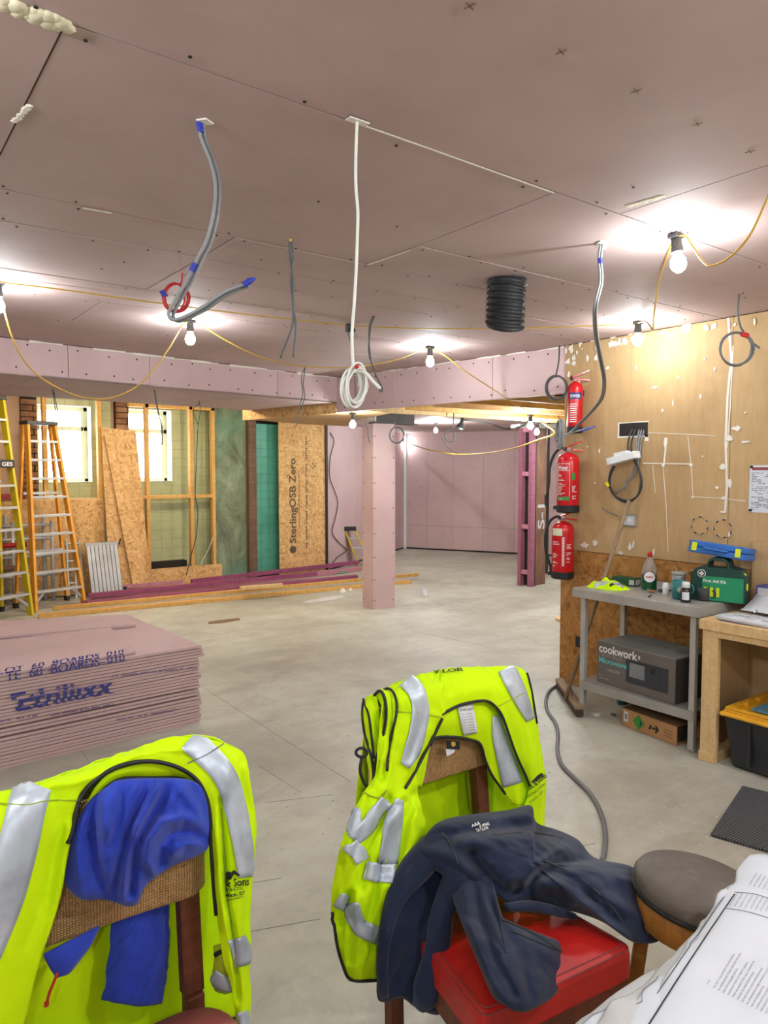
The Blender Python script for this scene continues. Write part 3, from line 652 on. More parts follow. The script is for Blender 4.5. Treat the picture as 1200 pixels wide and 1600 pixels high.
ms = onz(853, 896); tag(MB().bar(ms, ms + Vector((0, 0, 2.4)), .04, .06).build('metal_stud', 'gunmetal'), 'thin grey metal stud standing behind the steel post', 'stud')
# ================================================================== FESTOON LAMPS AND CABLES
def lamp(P, label, tilt=0.0, axis=(1, 0, 0), drop=.0, r=.032, group='festoon lamps on the temporary string', glow='bulb'):
    """P: top of the lampholder under the ceiling"""
    P = Vector(P); t = thing('festoon_lamp', label, 'lamp', P, group)
    T = Matrix.Rotation(tilt, 4, Vector(axis)) @ Matrix.Rotation(math.pi, 4, 'X')
    MB().box((-.03, -.022, 0), (.03, .022, .018), Matrix.Translation(P) @ T).build('cap', 'charcoal', t, bevel=.004)
    MB().lathe([(.021, .016), (.021, .05), (.023, .052), (.023, .075), (.018, .078)], P, 14, T).build('lampholder', 'charcoal', t, smooth=False)
    prof = [(.0005, .078 + .0)] + [(r * math.sin(a), .078 + .042 - r * math.cos(a) * 1.15) for a in (.6, 1.15, 1.7, 2.25, 2.8)] + [(.0005, .078 + .042 + r * 1.15)]
    MB().lathe(prof, P, 9, T).build('globe', glow, t, smooth=True)
    return t
Z_ = CZ - .001
lamp(onz(297, 500, Z_), 'glowing festoon lamp on the ceiling below the red cable coil')
lamp(onz(672, 541, Z_), 'glowing festoon lamp in front of the pink downstand, right of the white coil')
lamp(onz(1056, 366, Z_), 'largest glowing festoon lamp near the right edge of the ceiling', -.12)
lamp(onz(997, 502, Z_), 'glowing festoon lamp against the top of the tan wall')
lamp(onz(-4, 440, Z_), 'festoon lamp cut by the left edge of the photo, on the ceiling')
lamp(onz(551, 645, 2.24), 'glowing festoon lamp under the brown soffit beside the steel beam')
lamp(onz(829, 648, 2.248), 'upper of two glowing lamps on top of the steel post', glow='bulb_rear')
lamp(onz(839, 660, 2.248), 'lower of two glowing lamps on top of the steel post', glow='bulb_rear')
lamp(onz(681, 661, RZ - .02), 'small glowing lamp high on the rear ceiling', glow='bulb_rear')
pw = onv(632, 686, B_, C_); lamp(pw + Vector((n2.x, n2.y, 0)) * .08, 'small glowing lamp on the corner of the rear pink wall')
# unseen lamps assumed on the string behind the viewer, brightened and multiplied as fill
for x, y in ((3.55, .35), (1.4, -.3), (-.6, 1.5), (3.2, -1.3), (-.5, -1.2)): lamp((x, y, Z_), 'unseen lamp overhead behind the viewer, brightened as fill', group='unseen fill lamps behind the viewer', glow='bulb_fill')
for x, y in ((5.5, 2.6), (9.9, 5.2), (8.9, 5.6)): lamp((x, y, RZ - .01), 'unseen lamp added to brighten the rear room', group='lamps added out of view in the rear room', glow='bulb_rear')  # added out of view to lift the brightness of the rear room
for x, y in ((1.6, 7.95), (2.9, 8.0), (4.1, 8.1)): lamp((x, y, Z_), 'unseen warm lamp assumed above the window bay behind the bulkhead', group='unseen warm lamps above the window bay', glow='bulb_warm')  # unseen lamps added to brighten the dim bay, assumed from its warm light
# an unlit lamp hanging askew in the rear room
t = thing('spot_lamp', 'small unlit spot lamp hanging from a joist of the rear room', 'lamp', onz(723, 653, 2.27))
P = onz(723, 653, 2.27); MB().lathe([(.02, 0), (.022, .06), (.045, .1), (.05, .13)], P, 12, Matrix.Rotation(math.pi + .3, 4, 'Y')).build('shade', 'charcoal', t, smooth=True)
MB().lathe([(.0005, .13), (.04, .132), (.0005, .15)], P, 12, Matrix.Rotation(math.pi + .3, 4, 'Y')).build('lens', 'paper', t, smooth=True)

def cable(name, pts, r, mat, label, cat='cable', n=6, group=None, parent=None, per=6):
    o = MB().tube(cat_rom(pts, per), r, n).build(name, mat, parent, smooth=True)
    if parent is None: tag(o, label, cat, group)
    return o
def vp(pixs, A, B): return [onv(a, b, A, B) for a, b in pixs]
L0 = onz(-4, 440, Z_); L1 = onz(297, 500, Z_); L2 = onz(672, 541, Z_); L3 = onz(1056, 366, Z_); L4 = onz(997, 502, Z_)
dn = Vector((0, 0, -.012))
# swagged yellow string
cable('string_cable', [L0 + dn] + vp([(20, 530), (50, 578), (90, 606), (135, 622), (180, 620), (225, 595), (262, 547), (285, 508)], L0, L1) + [L1 + dn], .0042, 'yellow_cable', 'yellow festoon cable sagging below the bulkhead on the left')
cable('string_cable', [L1 + dn] + vp([(312, 506), (350, 530), (400, 555), (450, 569), (500, 574), (560, 573), (620, 562), (660, 546)], L1, L2) + [L2 + dn], .0042, 'yellow_cable', 'yellow festoon cable running between the two middle lamps')
E_ = onz(846, 648, 2.27); Q_ = onz(800, 628, 2.215)
cable('string_cable', [L2 + dn] + vp([(690, 552), (730, 582), (770, 608)], L2, Q_) + [Q_, Q_.lerp(E_, .5) - Vector((0, 0, .02)), E_], .0042, 'yellow_cable', 'yellow festoon cable sloping down past the pink downstand')
M0 = onz(0, 440, CZ - .02); M1 = onz(546, 509, CZ - .02)
cable('string_cable', vp([(-6, 440), (100, 453), (250, 474), (400, 493), (546, 509)], M0, M1), .004, 'yellow_cable', 'yellow cable stretched taut across the ceiling on the left')
cable('string_cable', vp([(546, 509), (650, 513), (800, 513), (930, 509), (990, 506)], M1, L4), .004, 'yellow_cable', 'yellow cable stretched taut behind the black duct')
cable('string_cable', [L4 + dn] + vp([(1008, 502), (1016, 510), (1020, 515)], L4, L3) + vp([(1022, 490), (1030, 440), (1046, 390)], L4, L3) + [L3 + dn], .0042, 'yellow_cable', 'yellow cable dropping from the largest lamp to the wall lamp')
R0 = onz(1210, 290, Z_)
cable('string_cable', [L3 + dn] + vp([(1070, 368), (1082, 385), (1098, 408), (1112, 415), (1140, 402), (1170, 370), (1190, 330), (1205, 295)], L3, R0), .0042, 'yellow_cable', 'yellow cable looping right from the largest lamp')
bx = thing('cable_joint_box', 'small black joint box on the taut yellow cable', 'joint box', M1)
MB().box((-.022, -.018, -.04), (.022, .018, .012), Matrix.Translation(M1)).build('body', 'charcoal', bx, bevel=.004)
MB().lathe([(.014, 0), (.014, .03)], M1 + Vector((.0, -.02, -.035)), 10, Matrix.Rotation(math.pi / 2, 4, 'X')).build('socket', 'black_plastic', bx)
def loops(c, ux, uy, rx, ry, n, seed, jit=.06, depth=.02, nrm=None, a0=0.0, per=20):
    r_ = random.Random(seed); pts = []; c = Vector(c); ux = Vector(ux).normalized(); uy = Vector(uy).normalized(); nr = ux.cross(uy)
    f = [(1 + r_.uniform(-jit, jit), 1 + r_.uniform(-jit, jit), r_.uniform(-depth, depth), r_.uniform(-jit, jit) * rx) for _ in range(n + 1)]
    for k in range(n * per + 1):
        i = k // per; t = (k % per) / per; j = min(i + 1, n); a = a0 + 2 * math.pi * k / per
        g = [f[i][q] * (1 - t) + f[j][q] * t for q in range(4)]
        pts.append(c + ux * (rx * g[0] * math.cos(a) + g[3]) + uy * (ry * g[1] * math.sin(a)) + nr * g[2])
    return pts
RT = _rt.copy(); UPZ = Vector((0, 0, 1))
def hook(P, name='torn_hole', mat='dark_gap'): pass
# white cable with a big hanging coil
H = onz(558, 187, CZ); HB = Vector((H.x, H.y, 0))
def drop(H, px): return [onv(a, b, H, H + RT) for a, b in px]
wc = thing('white_cable', 'long white cable hanging from the ceiling with a big white coil', 'cable', H)
MB().tube(cat_rom(drop(H, [(558, 187), (556, 240), (556, 290), (559, 330), (558, 380), (556, 430), (553, 480), (550, 520), (551, 560), (553, 580)]), 5), .0044, 8).build('cable', 'white_cable', wc, smooth=True)
cc = onv(553, 603, H, H + RT); lp = loops(cc, RT * .8 + Vector((.3, .5, 0)), UPZ + RT * .12, .032, .054, 8, 4, .34, .02)
MB().tube(lp, .0034, 7).build('coil', 'white_cable', wc, smooth=True)
MB().tube(cat_rom(drop(H, [(553, 580), (570, 582), (583, 596), (594, 607)]), 5), .005, 7).build('tail', 'white_cable', wc, smooth=True)
MB().tube([onv(556, 573, H, H + RT) - _fw * .015, onv(560, 577, H, H + RT) - _fw * .015], .006, 6).build('red_tie', 'red_cable', wc)
MB().box((H.x - .03, H.y - .012, CZ - .006), (H.x + .035, H.y + .012, CZ - .003)).build('torn_hole', 'white_plaster', wc)
# twin grey cable with blue taped ends and the red coil
H = onz(313, 190, CZ)
gc = thing('grey_cable_bundle', 'pair of grey cables with blue taped ends bent up beside red coil', 'cable', H)
pth = [(313, 190), (316, 215), (330, 250), (338, 285), (336, 330), (325, 375), (310, 405), (296, 435), (278, 465), (266, 488), (272, 498), (290, 494), (320, 478), (345, 460), (365, 450), (385, 443)]
for k, o_ in enumerate((-3, 4)):
    MB().tube([p + _fw * (.012 * k) for p in cat_rom([onv(a + o_ * .7, b + abs(o_) * .4 * (1 if i > 8 else 0), H, H + RT) for i, (a, b) in enumerate(pth)], 6)], .0052, 7).build('cable', 'grey_cable', gc, smooth=True)
MB().tube(cat_rom(drop(H, [(311, 187), (312, 197), (315, 207)]), 4), [.006] + [.009] * 7 + [.006], 8).build('blue_tape', 'blue_tape', gc)
MB().tube(cat_rom(drop(H, [(306, 412), (302, 418), (299, 424)]), 4), .0085, 8).build('blue_tape', 'blue_tape', gc)
MB().tube(cat_rom(drop(H, [(381, 446), (388, 440), (399, 435)]), 4), [.009] * 6 + [.007, .005, .003], 8).build('blue_tape', 'blue_tape', gc)
MB().extr([onz(306, 186, CZ) , onz(322, 184, CZ), onz(334, 192, CZ), onz(316, 195, CZ)], (0, 0, -.004)).build('torn_hole', 'white_plaster', gc)
H = onz(285, 427, CZ)
rc = thing('red_cable_coil', 'coil of red cable hanging behind the taped grey cables', 'cable', H)
MB().tube(loops(onv(275, 465, H, H + RT), RT, UPZ, .06, .068, 5, 9, .14, .012), .0045, 6).build('coil', 'red_cable', rc, smooth=True)
MB().tube(drop(H, [(285, 427), (284, 440), (280, 447)]), .0045, 6).build('tail', 'red_cable', rc)
MB().bar(onv(254, 455, H, H + RT), onv(258, 463, H, H + RT), .03, .025).build('blue_tape', 'blue_tape', rc)
# other drops
def pair(H, pa, pb, name, label, mat='grey_dark_cable', r=.005):
    t = thing(name, label, 'cable', H)
    for p in (pa, pb):
        if p: MB().tube(cat_rom(drop(H, p), 6), r, 6).build('cable', mat, t, smooth=True)
    return t
H = onz(454, 374, CZ); t = pair(H, [(452, 375), (453, 400), (458, 440), (458, 480), (462, 510), (458, 558)], [(456, 375), (458, 400), (455, 440), (458, 500), (448, 535), (438, 560)], 'grey_cable_pair', 'two thin grey cables dropping from the ceiling left of the white cable'); MB().bar(onv(454, 372, H, H + RT), onv(454, 378, H, H + RT), .012, .012).build('yellow_sleeve', 'yellow_cable', t)
H = onz(583, 494, CZ); pair(H, [(583, 494), (577, 510), (577, 540), (580, 565), (588, 588), (597, 606), (595, 612), (588, 600)], [(585, 494), (579, 512), (576, 545), (578, 562)], 'grey_cable_pair', 'grey cable drop behind and right of the white coil')
H = onz(543, 515, CZ); pair(H, [(543, 517), (549, 540), (553, 565), (557, 640)], None, 'grey_cable', 'single grey cable hanging behind the white cable from the joint box')
H = onz(477, 573, CZ); pair(H, [(477, 573), (471, 590), (473, 615), (468, 635), (463, 665)], [(477, 573), (474, 600), (476, 620), (470, 640)], 'grey_cable_pair', 'thin grey cables hanging before the OSB soffit side')
H = onz(940, 380, CZ)
t = thing('grey_cable_bundle', 'long grey cable pair hanging past the top of the tan wall to the extinguishers', 'cable', H)
pp = [(940, 381), (937, 405), (939, 440), (930, 480), (931, 520), (938, 560), (944, 595), (940, 622), (922, 645), (902, 665)]
for k in (0, 1):
    e0 = Vector((WX - .24, 3.45, 0)); pts = []
    for i, (a, b) in enumerate(pp):
        Q = Vector((H.x, H.y, 0)).lerp(e0, max(0, (i - 3) / 6) ** 1.3)
        pts.append(onv(a + k * 3.5 - 1.7, b, Q, Q + RT))
    MB().tube(cat_rom(pts, 6), .0058, 7).build('cable', 'grey_cable', t, smooth=True)
MB().tube(drop(H, [(937, 404), (938, 412)]), .011, 8).build('blue_tape', 'blue_tape', t)
tt = Vector((WX - .24, 3.45, 0))
MB().tube(cat_rom([onv(a, b, tt, tt + RT) for a, b in ((902, 665), (885, 680), (872, 690), (868, 682), (890, 677), (915, 670))], 6), .006, 7).build('bent_end', 'grey_cable', t, smooth=True)
MB().tube([onv(a, b, tt, tt + RT) for a, b in ((908, 673), (918, 670), (930, 666))], [.009, .009, .005], 8).build('blue_tape', 'blue_tape', t)
MB().tube(loops(onv(875, 678, tt, tt + RT), _fw, UPZ, .05, .105, 6, 3, .1, .02), .006, 7).build('coil', 'grey_cable', t, smooth=True)
MB().extr([onz(930, 381, CZ), onz(938, 376, CZ), onz(950, 379, CZ), onz(947, 390, CZ)], (0, 0, -.004)).build('torn_hole', 'white_plaster', t)
# coil by the corner of the tan wall
H = Vector((WX - .06, 3.5, 0)); H = onv(874, 540, H, H + RT)
t = thing('dark_cable_coil', 'dark cable coil hanging above the top extinguisher', 'cable', H)
MB().tube(cat_rom(drop(H, [(874, 540), (873, 565), (868, 590)]), 5), .006, 6).build('cable', 'dark_cable', t, smooth=True)
MB().tube(loops(onv(870, 606, H, H + RT), RT, UPZ, .072, .085, 4, 2, .12, .012), .0055, 6).build('coil', 'dark_cable', t, smooth=True)
H = onz(1155, 460, CZ); t = thing('grey_cable_coil', 'grey cable coil tied with red hanging at right before the tan wall', 'cable', H)
MB().tube(cat_rom(drop(H, [(1155, 460), (1153, 490), (1157, 510), (1162, 518)]), 5), .0055, 6).build('cable', 'grey_dark_cable', t, smooth=True)
MB().tube(loops(onv(1150, 545, H, H + RT), RT, UPZ, .092, .088, 4, 12, .09, .012), .0055, 6).build('coil', 'grey_dark_cable', t, smooth=True)
MB().tube(drop(H, [(1165, 520), (1175, 535), (1187, 544)]), .0055, 6).build('tail', 'grey_dark_cable', t)
MB().tube(drop(H, [(1158, 521), (1169, 525)]), .014, 7).build('red_tie', 'red_cable', t)
# drops through the left soffit and inside the window bay
for px, py, pa, pb, lb in ((82, 608, [(82, 608), (85, 630), (87, 645), (83, 660)], [(84, 612), (90, 640), (95, 648), (88, 658)], 'thin grey wires hanging above the orange ladder'),
        (241, 609, [(241, 609), (246, 640), (252, 665), (254, 690), (250, 696)], [(242, 612), (249, 650), (254, 670)], 'thin grey wires hanging before the right window'),
        (311, 626, [(311, 626), (313, 640), (311, 655), (309, 668)], [(312, 630), (302, 640), (306, 655), (310, 664)], 'thin grey wires with a knot hanging before the stud frame')):
    pair(onz(px, py, 2.34), pa, pb, 'soffit_wires', lb, r=.004)
H = Vector((4.0, 9.98, 0)); cable('wall_cable', [onv(a, b, H, H + Vector((1, 0, 0))) for a, b in ((309, 670), (307, 720), (305, 770), (309, 800), (306, 840), (298, 870), (292, 895))] + [onz(285, 910, .01) , onz(272, 916, .01)], .006, 'dark_cable', 'dark cable trailing down the stud frame to the floor')
cable('wall_cable', [onv(a, b, H, H + Vector((1, 0, 0))) for a, b in ((333, 840), (325, 860), (318, 872), (314, 882))], .005, 'white_cable', 'short white cable end low in the stud frame')
tag(MB().tube(loops(onz(252, 920, .02), (1, 0, 0), (0, 1, 0), .13, .1, 5, 7, .3, .006), .006, 6).build('floor_cable_coil', 'white_cable', smooth=True), 'white cable coil on the floor beside the OSB base strip', 'cable')
P = lerp(A_, B_, .05) + n1 * .02; Q = lerp(A_, B_, .3) + n1 * .02
cable('wall_cable', [onv(a, b, P, Q) for a, b in ((516, 676), (522, 690), (516, 715), (515, 745), (522, 765), (528, 785), (524, 810), (519, 832), (530, 848), (541, 860), (527, 871), (516, 885))], .008, 'dark_cable', 'dark cable snaking down the pink wall next to the OSB board')
tag(MB().tube(loops(onz(528, 892, .03), (1, 0, 0), (0, 1, 0), .2, .12, 4, 8, .3, .02), .009, 6).build('floor_cable_coil', 'grey_cable', smooth=True), 'loose grey cable heap on the floor at the pink wall', 'cable')
H = onz(620, 658, 2.2); t = thing('grey_cable_coil', 'grey cable coil hanging at the top of the pink column', 'cable', H)
MB().tube(drop(H, [(620, 642), (618, 655), (616, 668)]), .006, 6).build('cable', 'grey_dark_cable', t); MB().tube(loops(onv(620, 680, H, H + RT), RT, UPZ, .075, .085, 3, 5, .12, .01), .006, 6).build('coil', 'grey_dark_cable', t, smooth=True)
H = onz(706, 650, 2.27); t = thing('grey_cable_coil', 'small grey cable coil hanging from the joists before the rear wall', 'cable', H)
MB().tube(drop(H, [(709, 642), (709, 660), (706, 670)]), .007, 6).build('cable', 'grey_dark_cable', t); MB().tube(loops(onv(703, 681, H, H + RT), RT, UPZ, .06, .065, 3, 6, .15, .01), .007, 6).build('coil', 'grey_dark_cable', t, smooth=True)
MB().tube(cat_rom(drop(H, [(690, 684), (700, 698), (710, 707), (716, 708)]), 5), .006, 6).build('tail', 'grey_dark_cable', t)
cable('rear_string_cable', [onz(845, 658, 2.25)] + [onv(a, b, onz(845, 658, 2.25), pw) for a, b in ((866, 676), (840, 688), (800, 701), (760, 708), (720, 710), (690, 707), (660, 700), (640, 693))] , .011, 'yellow_cable', 'yellow cable sagging across the rear room')
cable('rear_wire', [onz(a, b, 2.26) for a, b in ((725, 656), (760, 660), (790, 670), (815, 666), (828, 656))], .01, 'dark_cable', 'dark cable looping along the joists of the rear room')
cable('drop_wire', [onv(a, b, onz(556, 650, 2.24), onz(556, 650, 2.24) + RT) for a, b in ((556, 650), (566, 658), (574, 668), (575, 680), (578, 692))], .006, 'dark_cable', 'short dark wire hanging in front of the pink column')
# black flexible duct
P = onz(792, 437, CZ); dr = .094
duct = thing('flexible_duct', 'short black corrugated flexible duct hanging from the ceiling', 'duct', P)
prof = []; N = 60; ht = .235
T = Matrix.Rotation(math.pi, 4, 'X') @ Matrix.Rotation(-.05, 4, 'Y')
V = []; F = []
for i in range(N + 1):
    for k in range(28):
        a = 2 * math.pi * k / 28; ph = i / N * 8 + a / (2 * math.pi)
        r = dr * (1 + .05 * math.cos(2 * math.pi * ph)) + .003 * noise.noise(Vector((i * .3, k * .6, 0)))
        z = i / N * (ht + (.045 * math.cos(a - 2.2))); V.append(P + T @ Vector((r * math.cos(a), r * math.sin(a), z)))
for i in range(N):
    for k in range(28): a = i * 28 + k; b = i * 28 + (k + 1) % 28; F.append((a, b, b + 28, a + 28))
MB().add(V, F).build('sleeve', 'black_duct', duct, smooth=True, solid=.003)
wr = [P + T @ Vector((dr * 1.06 * math.cos(a), dr * 1.06 * math.sin(a), a / (2 * math.pi) / 8 * ht * 1.02)) for a in (k * .25 for k in range(int(2 * math.pi * 7.6 / .25)))]
MB().tube(wr, .0016, 5).build('wire_helix', 'gunmetal', duct)
# ================================================================== RIGHT SIDE: benches, extinguishers, wall fittings
BX0, BX1, BY0, BY1, BZ = 3.92, 4.43, 2.235, 3.14, .862
bench = thing('steel_workbench', 'stainless steel workbench with a lower shelf against the OSB wall', 'workbench', (4.17, 2.69, 0))
MB().box((BX0, BY0, BZ - .008), (BX1, BY1, BZ)).build('worktop', 'stainless', bench, bevel=.003)
MB().box((BX0, BY0, BZ - .06), (BX0 + .012, BY1, BZ - .006)).build('front_apron', 'stainless', bench, bevel=.002)
MB().box((BX0 + .012, BY0, BZ - .06), (BX1, BY0 + .012, BZ - .006)).build('side_apron', 'stainless', bench)
MB().box((BX0 + .012, BY1 - .012, BZ - .06), (BX1, BY1, BZ - .006)).build('side_apron', 'stainless', bench)
MB().box((BX1 - .014, BY0, BZ), (BX1, BY1, BZ + .035)).build('upstand', 'stainless', bench)
for x in (BX0 + .035, BX1 - .035):
    for y in (BY0 + .045, BY1 - .075):
        lg = MB().box((x - .018, y - .018, .012), (x + .018, y + .018, BZ - .008)).build('leg', 'stainless', bench, bevel=.003)
        MB().lathe([(.022, 0), (.026, .004), (.026, .014), (.018, .016)], (x, y, 0), 12).build('foot', 'dull_steel', lg)
MB().box((BX0 + .012, BY0 + .03, .235), (BX1 - .02, BY1 - .06, .243)).build('shelf', 'dull_steel', bench, bevel=.002)
MB().box((BX0 + .01, BY0 + .03, .185), (BX0 + .022, BY1 - .06, .243)).build('shelf_apron', 'dull_steel', bench, bevel=.002)
# --- microwave carton on the shelf
P0 = onz(944, 1062, .244); P1 = onz(1053, 1094, .244)
P0 = Vector((3.995, 2.985, .2445)); P1 = Vector((3.955, 2.395, .2445)); u = (P1 - P0).normalized(); w = Vector((-u.y, u.x, 0)); L = (P1 - P0).length; HH = .275; DD = .36
mw = thing('microwave_carton', 'grey cardboard microwave carton on the lower bench shelf', 'box', (P0 + P1) / 2)
TM = Matrix.Translation(P0) @ Matrix(((u.x, w.x, 0, 0), (u.y, w.y, 0, 0), (0, 0, 1, 0), (0, 0, 0, 1)))
MB().box((0, 0, 0), (L, DD, HH), TM).build('carton', 'box_grey', mw, bevel=.003)
MB().box((.004, .004, HH), (L - .004, DD / 2 - .002, HH + .003), TM).build('top_flap', 'box_top', mw); MB().box((.004, DD / 2 + .002, HH), (L - .004, DD - .004, HH + .003), TM).build('top_flap', 'box_top', mw)
MB().box((L, .004, .004), (L + .002, DD - .004, HH - .004), TM).build('side_face', 'box_dark', mw)
U = u; UZ = Vector((0, 0, 1)); fo = lambda x, z, e=.0018: TM @ Vector((x, -e, z))
tx = MB(); letters(tx, 'cookwork', fo(.015, .208), U, UZ, .076, True, fit=.305); letters(tx, 's', fo(.325, .222), U, UZ, .045, True); tx.build('lettering', 'white_ink', mw)['kind'] = 'stuff'
tx = MB(); letters(tx, '700W Black', fo(.015, .178), U, UZ, .038, False, fit=.19); tx.build('lettering', 'pale_ink', mw)['kind'] = 'stuff'
tx = MB(); letters(tx, 'Microwave', fo(.015, .138), U, UZ, .048, True, fit=.225); tx.build('lettering', 'teal_ink', mw)['kind'] = 'stuff'
tx = MB()
for x0, x1, z in ((.08, .19, .10), (.09, .18, .09), (.015, .05, .05), (.015, .10, .03)): tx.box((x0, -.0018, z), (x1, -.0008, z + .005), TM)
tx.build('small_print', 'pale_ink', mw)['kind'] = 'stuff'
ov = MB().box((.235, -.0016, .055), (.545, -.0006, .205), TM).build('oven_picture', 'oven_dark', mw)
MB().box((.262, -.0024, .095), (.375, -.0016, .185), TM).build('picture_window', 'oven_glass', ov)
MB().disc(fo(.435, .165, .0018), (-1, 0, 0), .018, 14, .0008).build('picture_knob', 'black_plastic', ov); MB().disc(fo(.435, .11, .0018), (-1, 0, 0), .014, 14, .0008).build('picture_knob', 'charcoal', ov)
MB().box((.475, -.0024, .06), (.485, -.0016, .2), TM).build('picture_handle', 'charcoal', ov)
# --- flat brown carton on the floor
Q0 = Vector((4.0, 2.79, 0)); Q1 = Vector((3.955, 2.375, 0)); u2 = (Q1 - Q0).normalized(); w2_ = Vector((-u2.y, u2.x, 0)); T2 = Matrix.Translation(Q0) @ Matrix(((u2.x, w2_.x, 0, 0), (u2.y, w2_.y, 0, 0), (0, 0, 1, 0), (0, 0, 0, 1))); L2_ = (Q1 - Q0).length
bc = thing('brown_carton', 'long brown cardboard carton with green diamond lying under the bench', 'box', (Q0 + Q1) / 2)
cb = MB()
for lo, hi in (((0, 0, 0), (L2_, .004, .115)), ((0, .216, 0), (L2_, .22, .115)), ((0, 0, 0), (L2_, .22, .004)), ((0, 0, 0), (.004, .22, .115))): cb.box(lo, hi, T2)
cb.build('carton', 'kraft', bc); MB().box((0, 0, .115), (L2_, .22, .119), T2).build('lid', 'kraft_dark', bc)
MB().box((L2_ - .03, .006, .006), (L2_ - .026, .214, .112), T2).build('open_end', 'box_dark', bc)
g = MB(); c = Vector((.135, -.0015, .058)); g.extr([T2 @ (c + Vector(d)) for d in ((-.048, 0, 0), (0, 0, -.048), (.048, 0, 0), (0, 0, .048))], T2.to_3x3() @ Vector((0, -.0006, 0))); g.build('green_diamond', 'hazard_green', bc)
g = MB(); c.y = -.0024
g.extr([T2 @ (c + Vector(d)) for d in ((.008, 0, -.022), (.016, 0, -.022), (.024, 0, .01), (.014, 0, .012))], T2.to_3x3() @ Vector((0, -.0006, 0))); g.build('cylinder_symbol', 'ink', bc)
g = MB()
for a, b in (((.235, .055), (.285, .055)), ((.285, .055), (.262, .078)), ((.285, .055), (.262, .032)), ((.218, .04), (.228, .07))): g.bar(T2 @ Vector((a[0], -.0014, a[1])), T2 @ Vector((b[0], -.0014, b[1])), .011, .001, w2_)
g.build('arrow_symbol', 'ink', bc)['kind'] = 'stuff'
MB().box((.018, -.0014, .035), (.05, -.0006, .10), T2).build('white_label', 'paper', bc); g = MB(); g.box((.026, -.002, .05), (.042, -.0014, .085), T2); g.build('label_print', 'grey_ink', bc)
g = MB()
for k in range(3): g.box((.325, -.0014, .035 + k * .018), (.385, -.0006, .04 + k * .018), T2)
g.build('small_print', 'kraft_dark', bc)['kind'] = 'stuff'
# --- things on the bench top
def at_bench(px, py): return onz(px, py, BZ + .001)
# green tea box
P = at_bench(980, 910); P = Vector((4.30, 2.985, BZ + .001))
t = thing('tea_box', 'small dark green box lying beside the green detergent bottle', 'box', P)
T3 = Matrix.Translation(P) @ Matrix.Rotation(.12, 4, 'Z'); MB().box((-.045, -.085, 0), (.045, .085, .055), T3).build('carton', 'tea_green', t, bevel=.002); MB().box((-.0465, -.08, .012), (-.045, -.045, .045), T3).build('pale_label', 'paper_grey', t); MB().box((-.03, -.0865, .01), (.03, -.085, .045), T3).build('pale_label', 'paper_grey', t)
# washing-up bottle
P = Vector((4.25, 2.775, BZ + .001)); t = thing('detergent_bottle', 'green washing-up bottle with red cap on the steel bench', 'bottle', P)
T3 = Matrix.Translation(P) @ Matrix.Rotation(math.radians(-55), 4, 'Z')
def ell(prof, name, mat, T=T3, sx=1, sy=.62, n=20, par=None): return MB().lathe([(r, z) for r, z in prof], (0, 0, 0), n, T, sx, sy).build(name, mat, par, smooth=True)
ell([(.004, 0), (.046, .002), (.048, .01), (.047, .05), (.047, .085), (.044, .10)], 'lower_body', 'green_liquid', par=t)
ell([(.044, .10), (.047, .12), (.040, .16), (.026, .195), (.014, .212), (.013, .222)], 'upper_body', 'clear_plastic', par=t)
ell([(.015, .22), (.015, .245), (.012, .248), (.011, .252), (.001, .253)], 'cap', 'red_paint', sy=1, par=t)
lb = MB().lathe([(.0395, 0), (.0395, .0015)], (0, 0, 0), 24, T3 @ Matrix.Translation((0, -.0305, .088)) @ Matrix.Rotation(math.pi / 2, 4, 'X'), 1, .95).build('label_ring', 'label_blue', t)
MB().lathe([(.034, 0), (.034, .0015)], (0, 0, 0), 24, T3 @ Matrix.Translation((0, -.032, .088)) @ Matrix.Rotation(math.pi / 2, 4, 'X')).build('label_disc', 'white_ink', lb)
tx = MB(); letters(tx, 'FAIRY', T3 @ Vector((0, -.0342, .08)), T3.to_3x3() @ Vector((1, 0, 0)), (0, 0, 1), .022, True, fit=.05, center=True); tx.build('lettering', 'red_ink', lb)['kind'] = 'stuff'
# tumbler
P = Vector((4.20, 2.535, BZ + .001)); t = thing('steel_tumbler', 'grey lidded tumbler standing beside the teal mug', 'cup', P)
MB().lathe([(.03, 0), (.034, .005), (.036, .06), (.041, .125), (.041, .13)], P, 20).build('body', 'silver_cup', t, smooth=True); MB().lathe([(.043, .13), (.044, .145), (.04, .15), (.001, .152)], P, 20).build('lid', 'pale_ink', t, smooth=True)
MB().bar(P + Vector((0, .01, .15)), P + Vector((-.01, .02, .18)), .012, .006).build('lid_tab', 'pale_ink', t)
# teal mug
P = Vector((4.10, 2.47, BZ + .001)); t = thing('teal_mug', 'teal mug with white badge in front of the green first aid case', 'mug', P)
MB().lathe([(.036, 0), (.041, .006), (.043, .05), (.044, .112), (.041, .112), (.039, .02), (.001, .015)], P, 22).build('body', 'teal_mug', t, smooth=True); hd = [P + Vector((.02, -.04, .09)), P + Vector((.02, -.075, .085)), P + Vector((.02, -.08, .05)), P + Vector((.02, -.045, .03))]; MB().tube(cat_rom(hd, 5), .006, 8).build('handle', 'teal_mug', t, smooth=True)
q = Vector((-.78, -.62, 0)); MB().disc(P + q * .0437 + Vector((0, 0, .06)), q, .017, 14, .001).build('badge', 'paper_grey', t)
